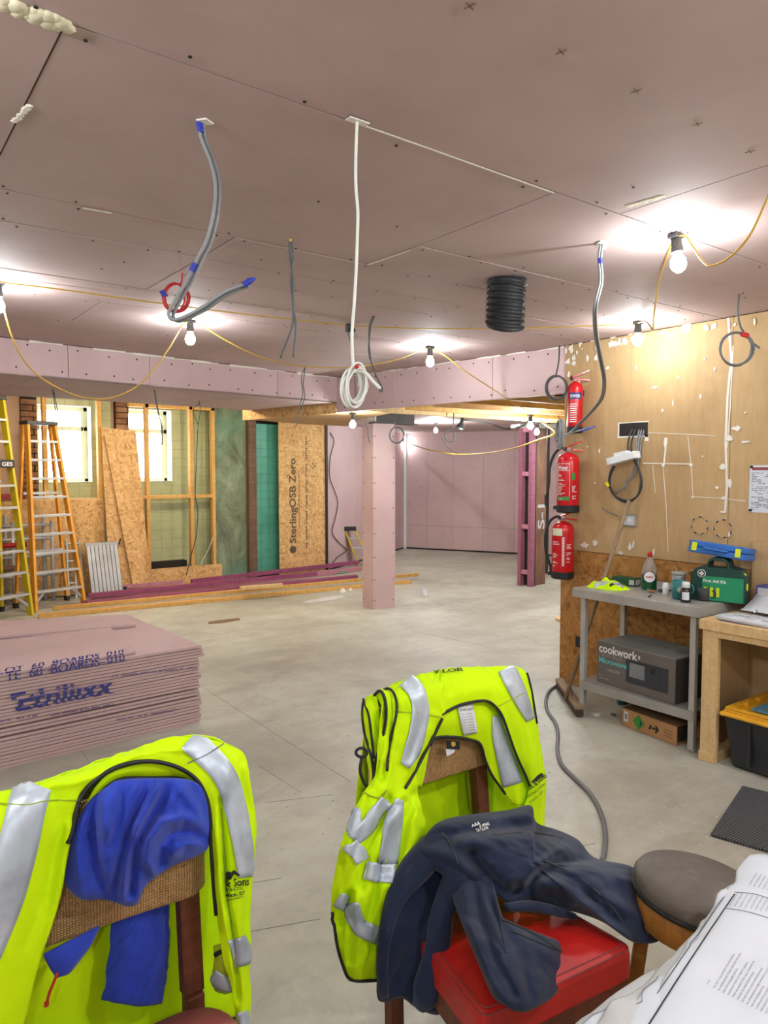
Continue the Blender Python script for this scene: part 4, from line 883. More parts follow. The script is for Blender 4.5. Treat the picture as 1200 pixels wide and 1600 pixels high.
# medicine bottle
P = Vector((4.03, 2.385, BZ + .001)); t = thing('medicine_bottle', 'dark brown medicine bottle with white cap at the bench front', 'bottle', P)
MB().lathe([(.028, 0), (.03, .004), (.03, .07), (.024, .082), (.014, .088)], P, 20).build('body', 'bottle_brown', t, smooth=True); MB().lathe([(.022, .086), (.022, .118), (.02, .12), (.001, .12)], P, 18).build('cap', 'white_plastic', t, smooth=True)
V = []; 
for z in (.015, .062): V.append([P + Vector((.0308 * math.cos(a), .0308 * math.sin(a), z)) for a in (math.radians(170 + k * 9) for k in range(10))])
MB().grid(V).build('label', 'paper', t)
# small white pot and black mug
P = Vector((4.17, 2.605, BZ + .001)); tag(MB().lathe([(.018, 0), (.019, .003), (.019, .06), (.015, .064), (.015, .075), (.001, .076)], P, 14).build('white_tube', 'white_plastic', smooth=True), 'slim white plastic pot left of the tumbler', 'pot')
P = Vector((4.17, 2.35, BZ + .001)); t = thing('black_mug', 'dark mug standing between medicine bottle and first aid case', 'mug', P); MB().lathe([(.034, 0), (.04, .005), (.042, .08), (.039, .08), (.036, .01), (.001, .01)], P, 20).build('body', 'charcoal', t, smooth=True); MB().tube(cat_rom([P + Vector((0, -.04, .065)), P + Vector((0, -.07, .06)), P + Vector((0, -.07, .03)), P + Vector((0, -.04, .02))], 5), .005, 7).build('handle', 'charcoal', t, smooth=True)
# keys and scraps
for k, (x, y, m_, lb) in enumerate(((4.16, 2.70, 'kraft', 'crumpled tan scrap in front of the detergent bottle'), (4.24, 2.66, 'charcoal', 'small black clip beside the detergent bottle'), (3.98, 2.60, 'gunmetal', 'thin dark pen lying at the bench front'))):
    o = MB()
    if k == 2: o.tube([(x, y, BZ + .006), (x + .07, y + .03, BZ + .006)], .005, 7)
    else:
        r_ = random.Random(k)
        for j in range(5): o.bar((x + r_.uniform(-.03, .03), y + r_.uniform(-.04, .04), BZ + .004 + .003 * j), (x + r_.uniform(-.03, .03), y + r_.uniform(-.04, .04), BZ + .006 + .003 * j), .02, .004)
    tag(o.build(('paper_scrap', 'clip', 'pen')[k], m_), lb, ('scrap', 'clip', 'pen')[k])
# first aid case
c0 = Vector((4.235, 2.285, BZ + .001)); ang = math.radians(-90 + 14)
T4 = Matrix.Translation(c0) @ Matrix.Rotation(ang, 4, 'Z')     # local x along the face, -y out of the face
t = thing('first_aid_case', 'green plastic first aid case with handle on the steel bench', 'first aid kit', c0)
def outline(w, h, hs): return [(-w, 0), (w, 0), (w, h * .62), (w * .82, h * .74), (w * .42, h * .80), (w * .36, h * .93), (w * .2, h), (-w * .2, h), (-w * .36, h * .93), (-w * .42, h * .80), (-w * .82, h * .74), (-w, h * .62)]
W4, H4 = .155, .265
def shell(y0, y1, nm, mt, k=1.0):
    ol = outline(W4 * k, H4 * k, 0); inn = [(-.055, .205), (.055, .205), (.05, .235), (.03, .245), (-.03, .245), (-.05, .235)]
    bm = bmesh.new(); mb = MB()
    n = len(ol); P = [T4 @ Vector((x, y0, z)) for x, z in ol] + [T4 @ Vector((x, y1, z)) for x, z in ol]
    m_ = len(inn); I = [T4 @ Vector((x, y0, z)) for x, z in inn] + [T4 @ Vector((x, y1, z)) for x, z in inn]
    Fs = [(i, (i + 1) % n, n + (i + 1) % n, n + i) for i in range(n)] + [(2 * n + i, 2 * n + m_ + i, 2 * n + m_ + (i + 1) % m_, 2 * n + (i + 1) % m_) for i in range(m_)]
    for s_, o1, o2 in ((0, 0, 2 * n), (1, n, 2 * n + m_)):
        for f in (((0, 1), (0, 1)), ): pass
        link = [(0, 0), (1, 1), (2, 1), (3, 1), (4, 2), (5, 2), (6, 3), (7, 4), (8, 5), (9, 5), (10, 0), (11, 0)]
        for i in range(n):
            a, b = link[i]; c, d = link[(i + 1) % n]
            f = [o1 + a, o1 + c] + ([o2 + d] if d == b else [o2 + d, o2 + b])
            Fs.append(tuple(f if s_ else f[::-1]))
    return mb.add(P + I, Fs).build(nm, mt, t, bevel=.006)
shell(-.06, .0, 'front_shell', 'kit_dark'); shell(.004, .06, 'back_shell', 'kit_dark')
V = MB().box((-.085, -.0625, .006), (.145, -.061, .15), T4).build('label_panel', 'kit_bright', t)
ux4 = T4.to_3x3() @ Vector((1, 0, 0))
tx = MB(); letters(tx, 'First Aid Kit', T4 @ Vector((-.08, -.064, .115)), ux4, (0, 0, 1), .026, True, fit=.13); tx.build('lettering', 'white_ink', V)['kind'] = 'stuff'
tx = MB()
for k in range(3): MB_x = tx.box((-.075 + k * .035, -.064, .03), (-.057 + k * .035, -.0626, .085), T4)
tx.build('pictograms', 'clip_yellow', V)['kind'] = 'stuff'
rg = MB().lathe([(.024, 0), (.024, .0015)], (0, 0, 0), 24, T4 @ Matrix.Translation((-.09, -.061, .165)) @ Matrix.Rotation(math.pi / 2, 4, 'X')).build('emblem_ring', 'white_ink', t)
MB().lathe([(.020, 0), (.020, .0015)], (0, 0, 0), 24, T4 @ Matrix.Translation((-.09, -.0625, .165)) @ Matrix.Rotation(math.pi / 2, 4, 'X')).build('emblem_field', 'kit_dark', rg)
x4 = MB(); x4.box((-.104, -.066, .160), (-.076, -.064, .170), T4); x4.box((-.095, -.066, .151), (-.085, -.064, .179), T4); x4.build('emblem_cross', 'white_ink', rg)
for x, a in ((-.135, .5), (.135, -.5)): MB().box((-.018, -.012, -.006), (.018, .012, .006), T4 @ Matrix.Translation((x, -.03, .178)) @ Matrix.Rotation(-a, 4, 'Y')).build('clip', 'clip_yellow', t, bevel=.002)
MB().box((.155, -.035, .08), (.159, -.01, .12), T4).build('side_latch', 'clip_yellow', t)
# blue case lying on top
c5 = c0 + Vector((.035, .02, H4 + .002)); T5 = Matrix.Translation(c5) @ Matrix.Rotation(ang - .04, 4, 'Z') @ Matrix.Rotation(-.10, 4, 'X') @ Matrix.Rotation(.10, 4, 'Y')
t = thing('blue_case', 'flat blue plastic case with yellow clips lying on the first aid case', 'case', c5)
MB().prism([(-.16, -.10), (-.14, -.13), (.14, -.13), (.16, -.10), (.16, .10), (-.16, .10)], .0, .032).v
for nm, z0, z1, mt in (('lower_half', 0, .036, 'case_blue'), ('upper_half', .039, .072, 'case_blue')):
    m_ = MB().prism([(-.17, -.08), (-.15, -.11), (.15, -.11), (.17, -.08), (.17, .09), (-.17, .09)], z0, z1); m_.v = [T5 @ v for v in m_.v]; m_.build(nm, mt, t, bevel=.006)
MB().tube(cat_rom([T5 @ Vector(p) for p in ((-.07, -.11, .035), (-.05, -.135, .035), (.05, -.135, .035), (.07, -.11, .035))], 5), .008, 8).build('handle', 'case_blue', t, smooth=True)
for x in (-.125, .125): MB().box((x - .015, -.118, .012), (x + .015, -.108, .062), T5).build('clip', 'clip_yellow', t, bevel=.002)
# --- timber bench at the right edge
tb = thing('timber_bench', 'rough timber site bench with plywood sides at the right edge', 'bench', (4.15, 1.5, 0))
FX = 3.86
MB().box((FX, .4, .757), (FX + .03, 2.20, .812)).build('front_rail', 'timber_pale', tb, bevel=.002)
MB().box((FX + .012, .4, .72), (FX + .045, 2.13, .757)).build('under_rail', 'timber_pale', tb, bevel=.002)
MB().box((FX + .03, .4, .79), (4.44, 2.20, .812)).build('top_board', 'timber_pale', tb)
MB().box((FX + .015, 2.095, .055), (FX + .055, 2.185, .757)).build('post', 'timber_pale', tb, bevel=.003)
MB().box((FX + .01, 2.10, .0), (4.42, 2.19, .055)).build('foot_rail', 'timber_pale', tb, bevel=.003)
MB().box((FX + .055, 2.182, .055), (4.42, 2.194, .79)).build('side_panel', 'tan_board', tb)
MB().box((4.415, .4, .055), (4.43, 2.18, .79)).build('back_panel', 'tan_board', tb)
MB().box((FX + .015, .4, 0), (FX + .055, .49, .757)).build('post', 'timber_pale', tb)
# tall tan sheet behind it
tag(MB().box((4.425, .6, .815), (4.444, 2.19, 1.22)).build('back_sheet', 'tan_board'), 'low tan board standing behind the open folder', 'board')
# open ring binder
t = thing('ring_binder', 'open ring binder with white pages on the timber bench', 'binder', (4.1, 1.95, .813))
TZ = .8125
MB().box((3.90, 1.50, TZ), (4.20, 2.10, TZ + .004)).build('cover', 'blue_binder', t)
pg = MB()
rows = []
for i in range(9):
    x = 3.895 + i * .025; rows.append([Vector((x, 2.12 - k * .075 - .02 * (i / 8), TZ + .03 + .004 * math.sin(i * .7) - .012 * (k / 8))) for k in range(9)])
MB().grid(rows).build('page_stack', 'paper', t, smooth=True, solid=.022, offset=-1)
rows = []
for i in range(9):
    x = 4.125 + i * .028; rows.append([Vector((x, 2.10 - k * .075, TZ + .034 + .10 * (i / 8) ** 1.5)) for k in range(9)])
MB().grid(rows).build('raised_page', 'paper', t, smooth=True, solid=.004)
MB().box((4.30, 1.5, TZ + .06), (4.41, 2.10, TZ + .16), ).build('standing_cover', 'blue_binder', t)
MB().box((4.298, 1.85, TZ + .07), (4.30, 2.09, TZ + .15)).build('clear_pocket', 'grey_tint', t)
for y in (2.0, 1.9, 1.75, 1.65): MB().tube([(4.10 + .02 * math.cos(a), y, TZ + .034 + .02 * math.sin(a)) for a in (k * .35 for k in range(10))], .0025, 5).build('ring', 'chrome', t)
tx = MB(); r_ = random.Random(3)
for k in range(9):
    x = 3.92 + k * .019; y = 2.07
    while y > 1.75:
        w = r_.uniform(.02, .07)
        if r_.random() < .55: tx.box((x, y - w, TZ + .0318), (x + .004, y, TZ + .0326))
        y -= w + .012
tx.build('printed_lines', 'grey_ink', t)['kind'] = 'stuff'
# --- black tote with yellow lid
tt_ = thing('storage_tote', 'black plastic tote with yellow lid on the floor under the timber bench', 'tote', (4.1, 1.75, 0))
def tap(x0, x1, y0, y1, z0, z1, k=.04): return [(x0 + k, y0 + k, z0), (x1 - k, y0 + k, z0), (x1 - k, y1 - k, z0), (x0 + k, y1 - k, z0), (x0, y0, z1), (x1, y0, z1), (x1, y1, z1), (x0, y1, z1)]
BF = [(3, 2, 1, 0), (4, 5, 6, 7), (0, 1, 5, 4), (1, 2, 6, 5), (2, 3, 7, 6), (3, 0, 4, 7)]
MB().add(tap(3.88, 4.36, 1.35, 2.06, .0, .30), BF).build('tub', 'tote_black', tt_, bevel=.02)
MB().box((3.865, 1.335, .29), (4.375, 2.075, .315)).build('rim', 'tote_yellow', tt_, bevel=.012)
lid = MB().box((3.885, 1.355, .312), (4.355, 2.055, .33)).build('lid', 'tote_yellow', tt_, bevel=.006)
for x0, x1, y0, y1 in ((3.885, 3.92, 1.36, 2.05), (4.32, 4.355, 1.36, 2.05), (3.92, 4.32, 2.015, 2.05)): MB().box((x0, y0, .33), (x1, y1, .342)).build('lid_rib', 'tote_yellow', lid, bevel=.004)
for x in (4.02, 4.16): MB().box((x, 1.99, .33), (x + .03, 2.02, .352)).build('lid_lug', 'tote_yellow', lid, bevel=.003)
for k in range(4): MB().box((3.872, 1.42 + k * .16, .04), (3.892, 1.44 + k * .16, .28), Matrix.Translation((0.005, 0, 0))).build('tub_rib', 'tote_black', tt_, bevel=.004)
tag(MB().box((3.93, 1.4, .343), (4.24, 1.93, .352), ).build('blue_folder', 'blue_sheet', bevel=.002), 'flat blue folder lying on the yellow tote lid', 'folder')
# --- extinguishers on the wall end
def extinguisher(P, h, r, label, kind, rot):
    """P: bottom centre"""
    P = Vector(P); t = thing('fire_extinguisher', label, 'extinguisher', P, 'fire extinguishers on the wall end')
    MB().lathe([(r * .9, 0), (r * 1.0, .005), (r * 1.03, .01), (r * 1.03, h * .115), (r * .99, h * .12)], P, 28).build('base_ring', 'black_rubber', t, smooth=False)
    MB().lathe([(r * .97, h * .11), (r, h * .13), (r, h * .80), (r * .96, h * .85), (r * .78, h * .905), (r * .45, h * .935), (r * .25, h * .945), (r * .2, h * .97)], P, 28).build('cylinder', 'red_paint', t, smooth=True)
    hd = MB().lathe([(r * .24, h * .96), (r * .26, h * .985), (r * .2, h * 1.01), (r * .18, h * 1.03)], P, 14).build('valve', 'chrome', t)
    d = Vector((math.cos(rot), math.sin(rot), 0)); z = Vector((0, 0, 1)); top = P + z * h
    MB().bar(top + d * -.02 + z * .0, top + d * .105 - z * .012, .022, .012).build('carry_handle', 'red_paint', t, bevel=.002)
    MB().bar(top + d * -.025 + z * .01, top + d * .10 + z * .062, .022, .01).build('squeeze_lever', 'red_paint', t, bevel=.002)
    MB().lathe([(.016, 0), (.016, .012)], top - d * .03 + z * .005, 10, Matrix.Rotation(math.pi / 2, 4, 'X')).build('gauge', 'gunmetal', t)
    return t, d, z, top
def around(P, r, a0, a1, z0, z1, nm, mt, t, n=8):
    rows = [[P + Vector((r * math.cos(a), r * math.sin(a), z)) for a in (a0 + (a1 - a0) * k / n for k in range(n + 1))] for z in (z0, z1)]
    return MB().grid(rows).build(nm, mt, t, smooth=True)
def curved(mb, s, P, r, a_mid, z, size, fit, bold=True):
    V, F, w = text_mesh(s, 1.0, bold); kx = fit / w
    mb.add([P + Vector((r * math.cos(a_mid + (v.x * kx - fit / 2) / r), r * math.sin(a_mid + (v.x * kx - fit / 2) / r), z + v.y * size)) for v in V], F)
ac = math.atan2(-3.55, -4.35)                      # direction from the wall end to the viewer
ER = .082
EP = Vector((WX - .1, 3.575, 0))
def wall_y(px, X=WX - .1): return onx(px, 800, X).y
specs = [(1.925, .40, .056, 'small red extinguisher with blue band, topmost of the three', 0), (1.335, .47, ER, 'red water extinguisher with hose, middle one of the three', 1), (.835, .455, ER, 'red extinguisher with cream label, lowest of the three', 2)]
for z, h, r, lb, k in specs:
    px = (896, 886, 880)[k]; X = WX - r - .025; P = Vector((X, wall_y(px, X), z))
    if k == 1: P = Vector((X, wall_y(887, X), z))
    t, d, zz, top = extinguisher(P, h, r, lb, k, ac + 1.75); PW = P.copy()
    MB().box((P.x + r * .8, P.y - .02, z + h * .7), (WX - .003, P.y + .02, z + h * .8)).build('bracket', 'gunmetal', t)
    lr = r + .0012; P = Vector((P.x, P.y, 0))
    if k == 0:
        around(P, lr, ac - .9, ac + .9, z + h * .62, z + h * .74, 'blue_band', 'label_blue', t); tx = MB(); curved(tx, 'POWDER', P, lr + .001, ac, z + h * .65, .03, .075); tx.build('lettering', 'white_ink', t)['kind'] = 'stuff'
        tx = MB()
        for j in range(9): V = [[P + Vector(((lr + .0006) * math.cos(a), (lr + .0006) * math.sin(a), z + h * .2 + j * .016 + q)) for a in (ac - .7 + .9 * i / 5 for i in range(6))] for q in (0, .006)]; tx.grid(V)
        tx.build('instruction_print', 'white_ink', t)['kind'] = 'stuff'
    else:
        tx = MB(); r_ = random.Random(k)
        if k == 1:
            curved(tx, 'Water', P, lr, ac - .5, z + h * .685, .04, .082)
            for a_ in (ac - 1.1, ac + .12): tx.bar(P + Vector((lr * math.cos(a_), lr * math.sin(a_), z + h * .26)), P + Vector((lr * math.cos(a_), lr * math.sin(a_), z + h * .77)), .003, .001)
            for zz_ in (.77, .665): tx.grid([[P + Vector((lr * math.cos(a), lr * math.sin(a), z + h * zz_ + q)) for a in (ac - 1.1 + 1.22 * i / 8 for i in range(9))] for q in (0, .003)])
            around(P, lr, ac - 1.05, ac + .12, z + h * .2, z + h * .255, 'green_strip', 'label_green', t); around(P, lr, ac + .3, ac + .65, z + h * .52, z + h * .63, 'green_square', 'hazard_green', t)
        else:
            around(P, lr, ac - 1.1, ac - .05, z + h * .72, z + h * .84, 'cream_label', 'cream_label', t)
            for j in range(16):
                a = ac + .05; b = .22; tx.add([P + Vector((lr * math.cos(a + da), lr * math.sin(a + da), z + h * (.22 + j * .03) + dz)) for da, dz in ((-b / 2, 0), (b / 2, .008), (b / 2, .016), (-b / 2, .008))], [(0, 1, 2, 3)])
        for j in range(20):
            zz_ = z + h * (.2 + .022 * j)
            for a0, a1 in ((ac - 1.0, ac - .25), (ac + .35, ac + .85)):
                if r_.random() < .6:
                    e = a0 + (a1 - a0) * r_.uniform(.4, 1)
                    if k == 1 and a0 > ac and j > 10: continue
                    tx.grid([[P + Vector((lr * math.cos(a), lr * math.sin(a), zz_ + q)) for a in (a0 + (e - a0) * i / 4 for i in range(5))] for q in (0, .0035)])
        tx.build('instruction_print', 'white_ink', t)['kind'] = 'stuff'
        sd = -Vector((math.cos(ac + math.pi / 2), math.sin(ac + math.pi / 2), 0))
        hz_ = [top + sd * .02, top + sd * .05 + Vector((0, 0, .012)), top + sd * .10 - Vector((0, 0, .03)), top + sd * (.135 if k == 1 else .128) - Vector((0, 0, .13)), top + sd * (.14 if k == 1 else .125) - Vector((0, 0, .24)), top + sd * (.15 if k == 1 else .10) - Vector((0, 0, .33)), top + sd * (.16 if k == 1 else .085) - Vector((0, 0, .37))]
        MB().tube(cat_rom(hz_, 6), .0105, 9).build('hose', 'black_rubber', t, smooth=True)
        MB().tube([hz_[-1] + Vector((0, 0, .03)), hz_[-1] - Vector((0, 0, .05))], [.013, .011], 9).build('nozzle', 'black_plastic', t)
        MB().bar(PW + sd * (r * .9) + Vector((0, 0, h * .08)), PW + sd * (r * 1.3) + Vector((0, 0, h * .08)), .025, .03).build('nozzle_holder', 'black_plastic', t)
# --- cable set with white connector
t = thing('connector_cables', 'black cables with a white connector hanging from the wall opening', 'cable', onx(985, 715, WX - .03))
def wx(px, py, o=.02): return onx(px, py, WX - o)
for k, pts in enumerate(([(990, 668, -.01), (984, 680, .02), (981, 695, .03), (983, 708, .03)], [(994, 668, -.01), (989, 682, .02), (986, 695, .03), (987, 708, .03)])): MB().tube(cat_rom([wx(*p) for p in pts], 5), .006, 7).build('black_cable', 'dark_cable', t, smooth=True)
for k, pts in enumerate(([(1000, 667, -.01), (995, 690, .025), (994, 715, .03), (990, 735, .03), (988, 742, .03), (978, 758, .025), (962, 771, .02)], [(1004, 667, -.01), (998, 690, .025), (997, 720, .03), (992, 742, .03), (979, 752, .02), (978, 765, .02)], [(1008, 667, -.01), (1002, 690, .02), (1000, 720, .02)])): MB().tube(cat_rom([wx(*p) for p in pts], 5), .0055, 7).build('grey_cable', 'grey_cable', t, smooth=True)
for k in range(3):
    rr_ = .0 + k * 1.5
    pts = [(990 + k, 718, .03), (999, 735, .03), (1003 - k, 755, .03), (998 - k, 772 + k, .03), (982, 785 - k * 1.5, .03), (965, 779 - k, .03), (953 + k, 762, .03), (952 + k, 745, .03), (958 + k * 1.5, 728, .03)]
    MB().tube(cat_rom([wx(a, b, o + .008 * k) for a, b, o in pts], 6), .006, 7).build('black_cable', 'dark_cable', t, smooth=True)
A = wx(952, 722, .06); B = wx(996, 710, .06); MB().bar(A, B, .07, .05).build('connector', 'white_plastic', t, bevel=.004); MB().bar(A - (B - A).normalized() * .003, A + (B - A).normalized() * .002, .04, .025).build('blue_insert', 'label_blue', t)
MB().bar(wx(962, 712, .06), wx(982, 707, .06), .05, .03).build('connector_lid', 'white_plastic', t, bevel=.003)
MB().bar(wx(949, 754, .035), wx(953, 760, .035), .03, .02).build('yellow_tape', 'yellow_tape', t)
# --- socket
P = onx(983, 813, WX); t = thing('wall_socket', 'grey single socket plate low on the tan wall', 'socket', P)
MB().box((WX - .012, P.y - .062, P.z - .042), (WX - .001, P.y + .055, P.z + .042)).build('plate', 'pale_ink', t, bevel=.003); MB().box((WX - .0135, P.y - .05, P.z - .032), (WX - .012, P.y + .045, P.z + .032)).build('insert', 'grey_tint', t)
MB().lathe([(.016, 0), (.016, .002)], (WX - .015, P.y - .012, P.z + .004), 16, Matrix.Rotation(math.pi / 2, 4, 'Y')).build('button', 'white_plastic', t)
tag(MB().tube(cat_rom([wx(965, 806, .01), wx(950, 800, .03), wx(940, 793, .05)], 4), .004, 6).build('loose_wire', 'grey_dark_cable', smooth=True), 'short loose grey wire left of the socket', 'wire')
# --- notice
P = onx(1172, 727, WX); Pb = onx(1170, 800, WX); t = thing('wall_notice', 'white printed notice with red heading pinned to the tan wall', 'notice', P)
zt, zb = P.z, Pb.z; MB().box((WX - .003, P.y - .21, zb), (WX - .001, P.y, zt)).build('sheet', 'paper', t); MB().box((WX - .004, P.y - .20, zt - .03), (WX - .003, P.y - .015, zt - .012)).build('heading_bar', 'burgundy', t)
tx = MB(); r_ = random.Random(4)
for k in range(22):
    z = zt - .045 - k * .0105; y = P.y - .014
    while y > P.y - .19:
        w = r_.uniform(.012, .04)
        if r_.random() < .5: tx.box((WX - .0038, y - w, z - .004), (WX - .003, y, z))
        y -= w + .006
tx.build('printed_lines', 'grey_ink', t)['kind'] = 'stuff'
for y, z in ((P.y - .012, zt - .01), (P.y - .012, zb + .012)): MB().disc((WX - .003, y, z), (-1, 0, 0), .009, 10, .006).build('pin', 'black_plastic', t)
# --- double box low on the OSB
P = onx(911, 1004, WX - .004); t = thing('back_box', 'small black socket box low on the OSB behind the bench leg', 'socket box', P)
MB().box((WX - .02, P.y - .02, P.z - .04), (WX - .0045, P.y + .06, P.z + .04)).build('box', 'black_plastic', t, bevel=.003); MB().box((WX - .022, P.y + .0, P.z - .02), (WX - .02, P.y + .03, P.z + .02)).build('face', 'charcoal', t)
# --- broom leaning on the wall
A = onx(983, 782, WX - .05); hb = Vector((3.99, 3.24, .06))
br = thing('broom', 'long wooden broom leaning on the tan wall through the bench end', 'broom', (hb.x, hb.y, 0))
MB().tube([hb, A], .0135, 10).build('handle', 'broom_wood', br, smooth=True)
h0 = onz(874, 1062, .07); h1 = onz(906, 1106, .07); MB().bar(h0, h1, .06, .03).build('head', 'broom_wood', br, bevel=.005); MB().bar(h0 - Vector((0, 0, .035)), h1 - Vector((0, 0, .035)), .05, .045).build('bristles', 'bristle', br)
MB().tube([hb, (h0 + h1) / 2 + Vector((0, 0, .01)), hb.lerp(A, .08)], .005, 6).build('stay', 'gunmetal', br)
MB().tube([hb.lerp(A, .08), (h0 * .35 + h1 * .65) + Vector((0, 0, .012))], .004, 6).build('stay', 'gunmetal', br)
# --- floor cable and scraps by the bench
cable('floor_cable', [onz(a, b, .01) for a, b in ((874, 1068), (858, 1080), (853, 1095), (856, 1112), (868, 1130), (872, 1150), (871, 1172), (878, 1195), (897, 1215), (922, 1240), (938, 1268), (946, 1300), (945, 1330), (941, 1345))], .011, 'floor_cable', 'grey cable snaking over the concrete from the broom to the stool', n=8)
for k, (px, py, m_, w, lb) in enumerate(((932, 1118, 'white_plaster', .03, 'white plaster chip on the floor beside the bench leg'), (972, 1100, 'teal_plastic', .04, 'small teal plastic scrap under the bench shelf'), (969, 1094, 'black_plastic', .025, 'small black box scrap under the bench shelf'), (958, 1118, 'kraft_dark', .02, 'brown crumb on the floor under the bench'))):
    P = onz(px, py, 0); r_ = random.Random(k); o = MB().prism([(P.x + w * math.cos(a) * r_.uniform(.6, 1.2), P.y + w * math.sin(a) * r_.uniform(.6, 1.2)) for a in (j * 1.05 for j in range(6))], .001, .012 + .02 * (k in (1, 2))); tag(o.build('floor_scrap', m_), lb, 'scrap')
# --- hi-vis vest heap
def blob_sheet(c, rx, ry, h, seed, n=28, m=10, ang=0.0, fold=.5):
    """low crumpled heap: dome with folds, sitting on its base"""
    V = []; F = []; r_ = random.Random(seed); c = Vector(c)
    for i in range(m + 1):
        t = i / m
        for k in range(n):
            a = 2 * math.pi * k / n; rim_ = 1 + .22 * noise.noise(Vector((math.cos(a) * 1.6, math.sin(a) * 1.6, seed)))
            x = rx * t * rim_ * math.cos(a); y = ry * t * rim_ * math.sin(a)
            q = noise.noise(Vector((x * 22 + seed, y * 22, 0))); z = h * (1 - t ** 2.2) * (1 + fold * q) + h * .15 * abs(noise.noise(Vector((x * 50, y * 50, seed)))) * (1 - t)
            V.append(c + Vector((x * math.cos(ang) - y * math.sin(ang), x * math.sin(ang) + y * math.cos(ang), max(0, z) if i < m else 0)))
    for i in range(m):
        for k in range(n): a = i * n + k; b = i * n + (k + 1) % n; F.append((a, b, b + n, a + n))
    return MB().add(V, F)
c = Vector((4.10, 2.98, BZ + .001)); t = thing('folded_vest', 'crumpled hi-vis vest heap with grey band at the bench left end', 'vest', c)
hb_ = blob_sheet(c, .095, .135, .05, 5, 40, 14, .3, .9); ob = hb_.build('cloth', 'hivis', t, smooth=True)
bt = BVHTree.FromPolygons([tuple(v) for v in hb_.v], hb_.f)
def lay(bt, pts, w, off=.003):
    rows = []
    for i, p in enumerate(pts):
        q = Vector(pts[min(i + 1, len(pts) - 1)]) - Vector(pts[max(i - 1, 0)]); s_ = Vector((-q.y, q.x, 0)).normalized(); row = []
        for k in (-1, -.5, 0, .5, 1):
            a = Vector(p) + s_ * (w / 2 * k); h_ = bt.ray_cast(Vector((a.x, a.y, 3)), Vector((0, 0, -1))); row.append((h_[0] if h_[0] is not None else Vector((a.x, a.y, c.z))) + Vector((0, 0, off)))
        rows.append(row)
    return MB().grid(rows)
lay(bt, [c + Vector((-.075 + .01 * k, .06 - .018 * k, 0)) for k in range(10)], .045).build('reflective_band', 'reflective', t, smooth=True, solid=.002)
lay(bt, [c + Vector((-.02 + .006 * k, .10 - .02 * k, 0)) for k in range(10)], .012, .004).build('black_trim', 'black_trim', t, solid=.002); lay(bt, [c + Vector((-.06 + .012 * k, -.05 - .006 * k, 0)) for k in range(9)], .012, .004).build('black_trim', 'black_trim', t, solid=.002)
# --- ribbed mat
m0 = onz(1110, 1307); m1 = onz(1160, 1231); d = (m1 - m0).normalized(); s_ = Vector((d.y, -d.x, 0)); mt = MB().prism([m0, m1, m1 + s_ * .9, m0 + s_ * .9], .0, .012)
o = mt.build('door_mat', 'ribbed_mat'); tag(o, 'dark grey ribbed mat on the floor at the right edge', 'mat')
# ================================================================== LEFT AND BACK
# --- stack of pink plasterboard
s0 = Vector((1.83, 4.475, 0)); ex = Vector((.9985, .055, 0)); ey = Vector((-.055, .9985, 0)); rr = random.Random(21)
zt = 0.0; nb = 26; th = .0158
for k in range(nb):
    gap = .012 if k in (8, 10) else (.0055 if k % 4 == 3 else .0036)
    j = rr.uniform(-.012, .012) + (.02 if k > 20 else 0); q = s0 + ex * j + ey * rr.uniform(-.004, .004); l = 2.5; w = 1.32 + rr.uniform(-.008, .008)
    if k == nb - 1: break
    o = MB().prism([q, q + ey * w, q + ey * w - ex * l, q - ex * l], zt, zt + th).build('plasterboard_sheet', 'pink_board')
    pos = 'bottom' if k == 0 else ('top full-width' if k == nb - 2 else '%s from the bottom' % ('', 'second', 'third', 'fourth', 'fifth', 'sixth', 'seventh', 'eighth', 'ninth', 'tenth', 'eleventh', 'twelfth', 'thirteenth', 'fourteenth', 'fifteenth', 'sixteenth', 'seventeenth', 'eighteenth', 'nineteenth', 'twentieth', 'twenty-first', 'twenty-second', 'twenty-third', 'twenty-fourth')[k])
    tag(o, 'pink plasterboard sheet in the floor stack, %s' % pos, 'plasterboard', 'plasterboard sheets stacked on the floor')
    zt += th + gap
ST = zt; print('STACK TOP', ST)
# two offcuts lying on top
a0 = onz(-60, 1005, ST); 
o = MB().prism([onz(212, 1018, ST + .012), onz(172, 980, ST + .012), onz(-260, 1030, ST + .012), onz(-260, 1110, ST + .012), onz(15, 1052, ST + .012)], ST, ST + .012).build('plasterboard_offcut', 'pink_board'); tag(o, 'pink plasterboard offcut lying on the front of the stack', 'plasterboard')
o = MB().prism([onz(212, 976, ST + .016), onz(190, 960, ST + .016), onz(-260, 985, ST + .016), onz(-260, 1017, ST + .016)], ST, ST + .016).build('plasterboard_offcut', 'pink_board'); tag(o, 'narrow pink plasterboard strip on the back of the stack', 'plasterboard')
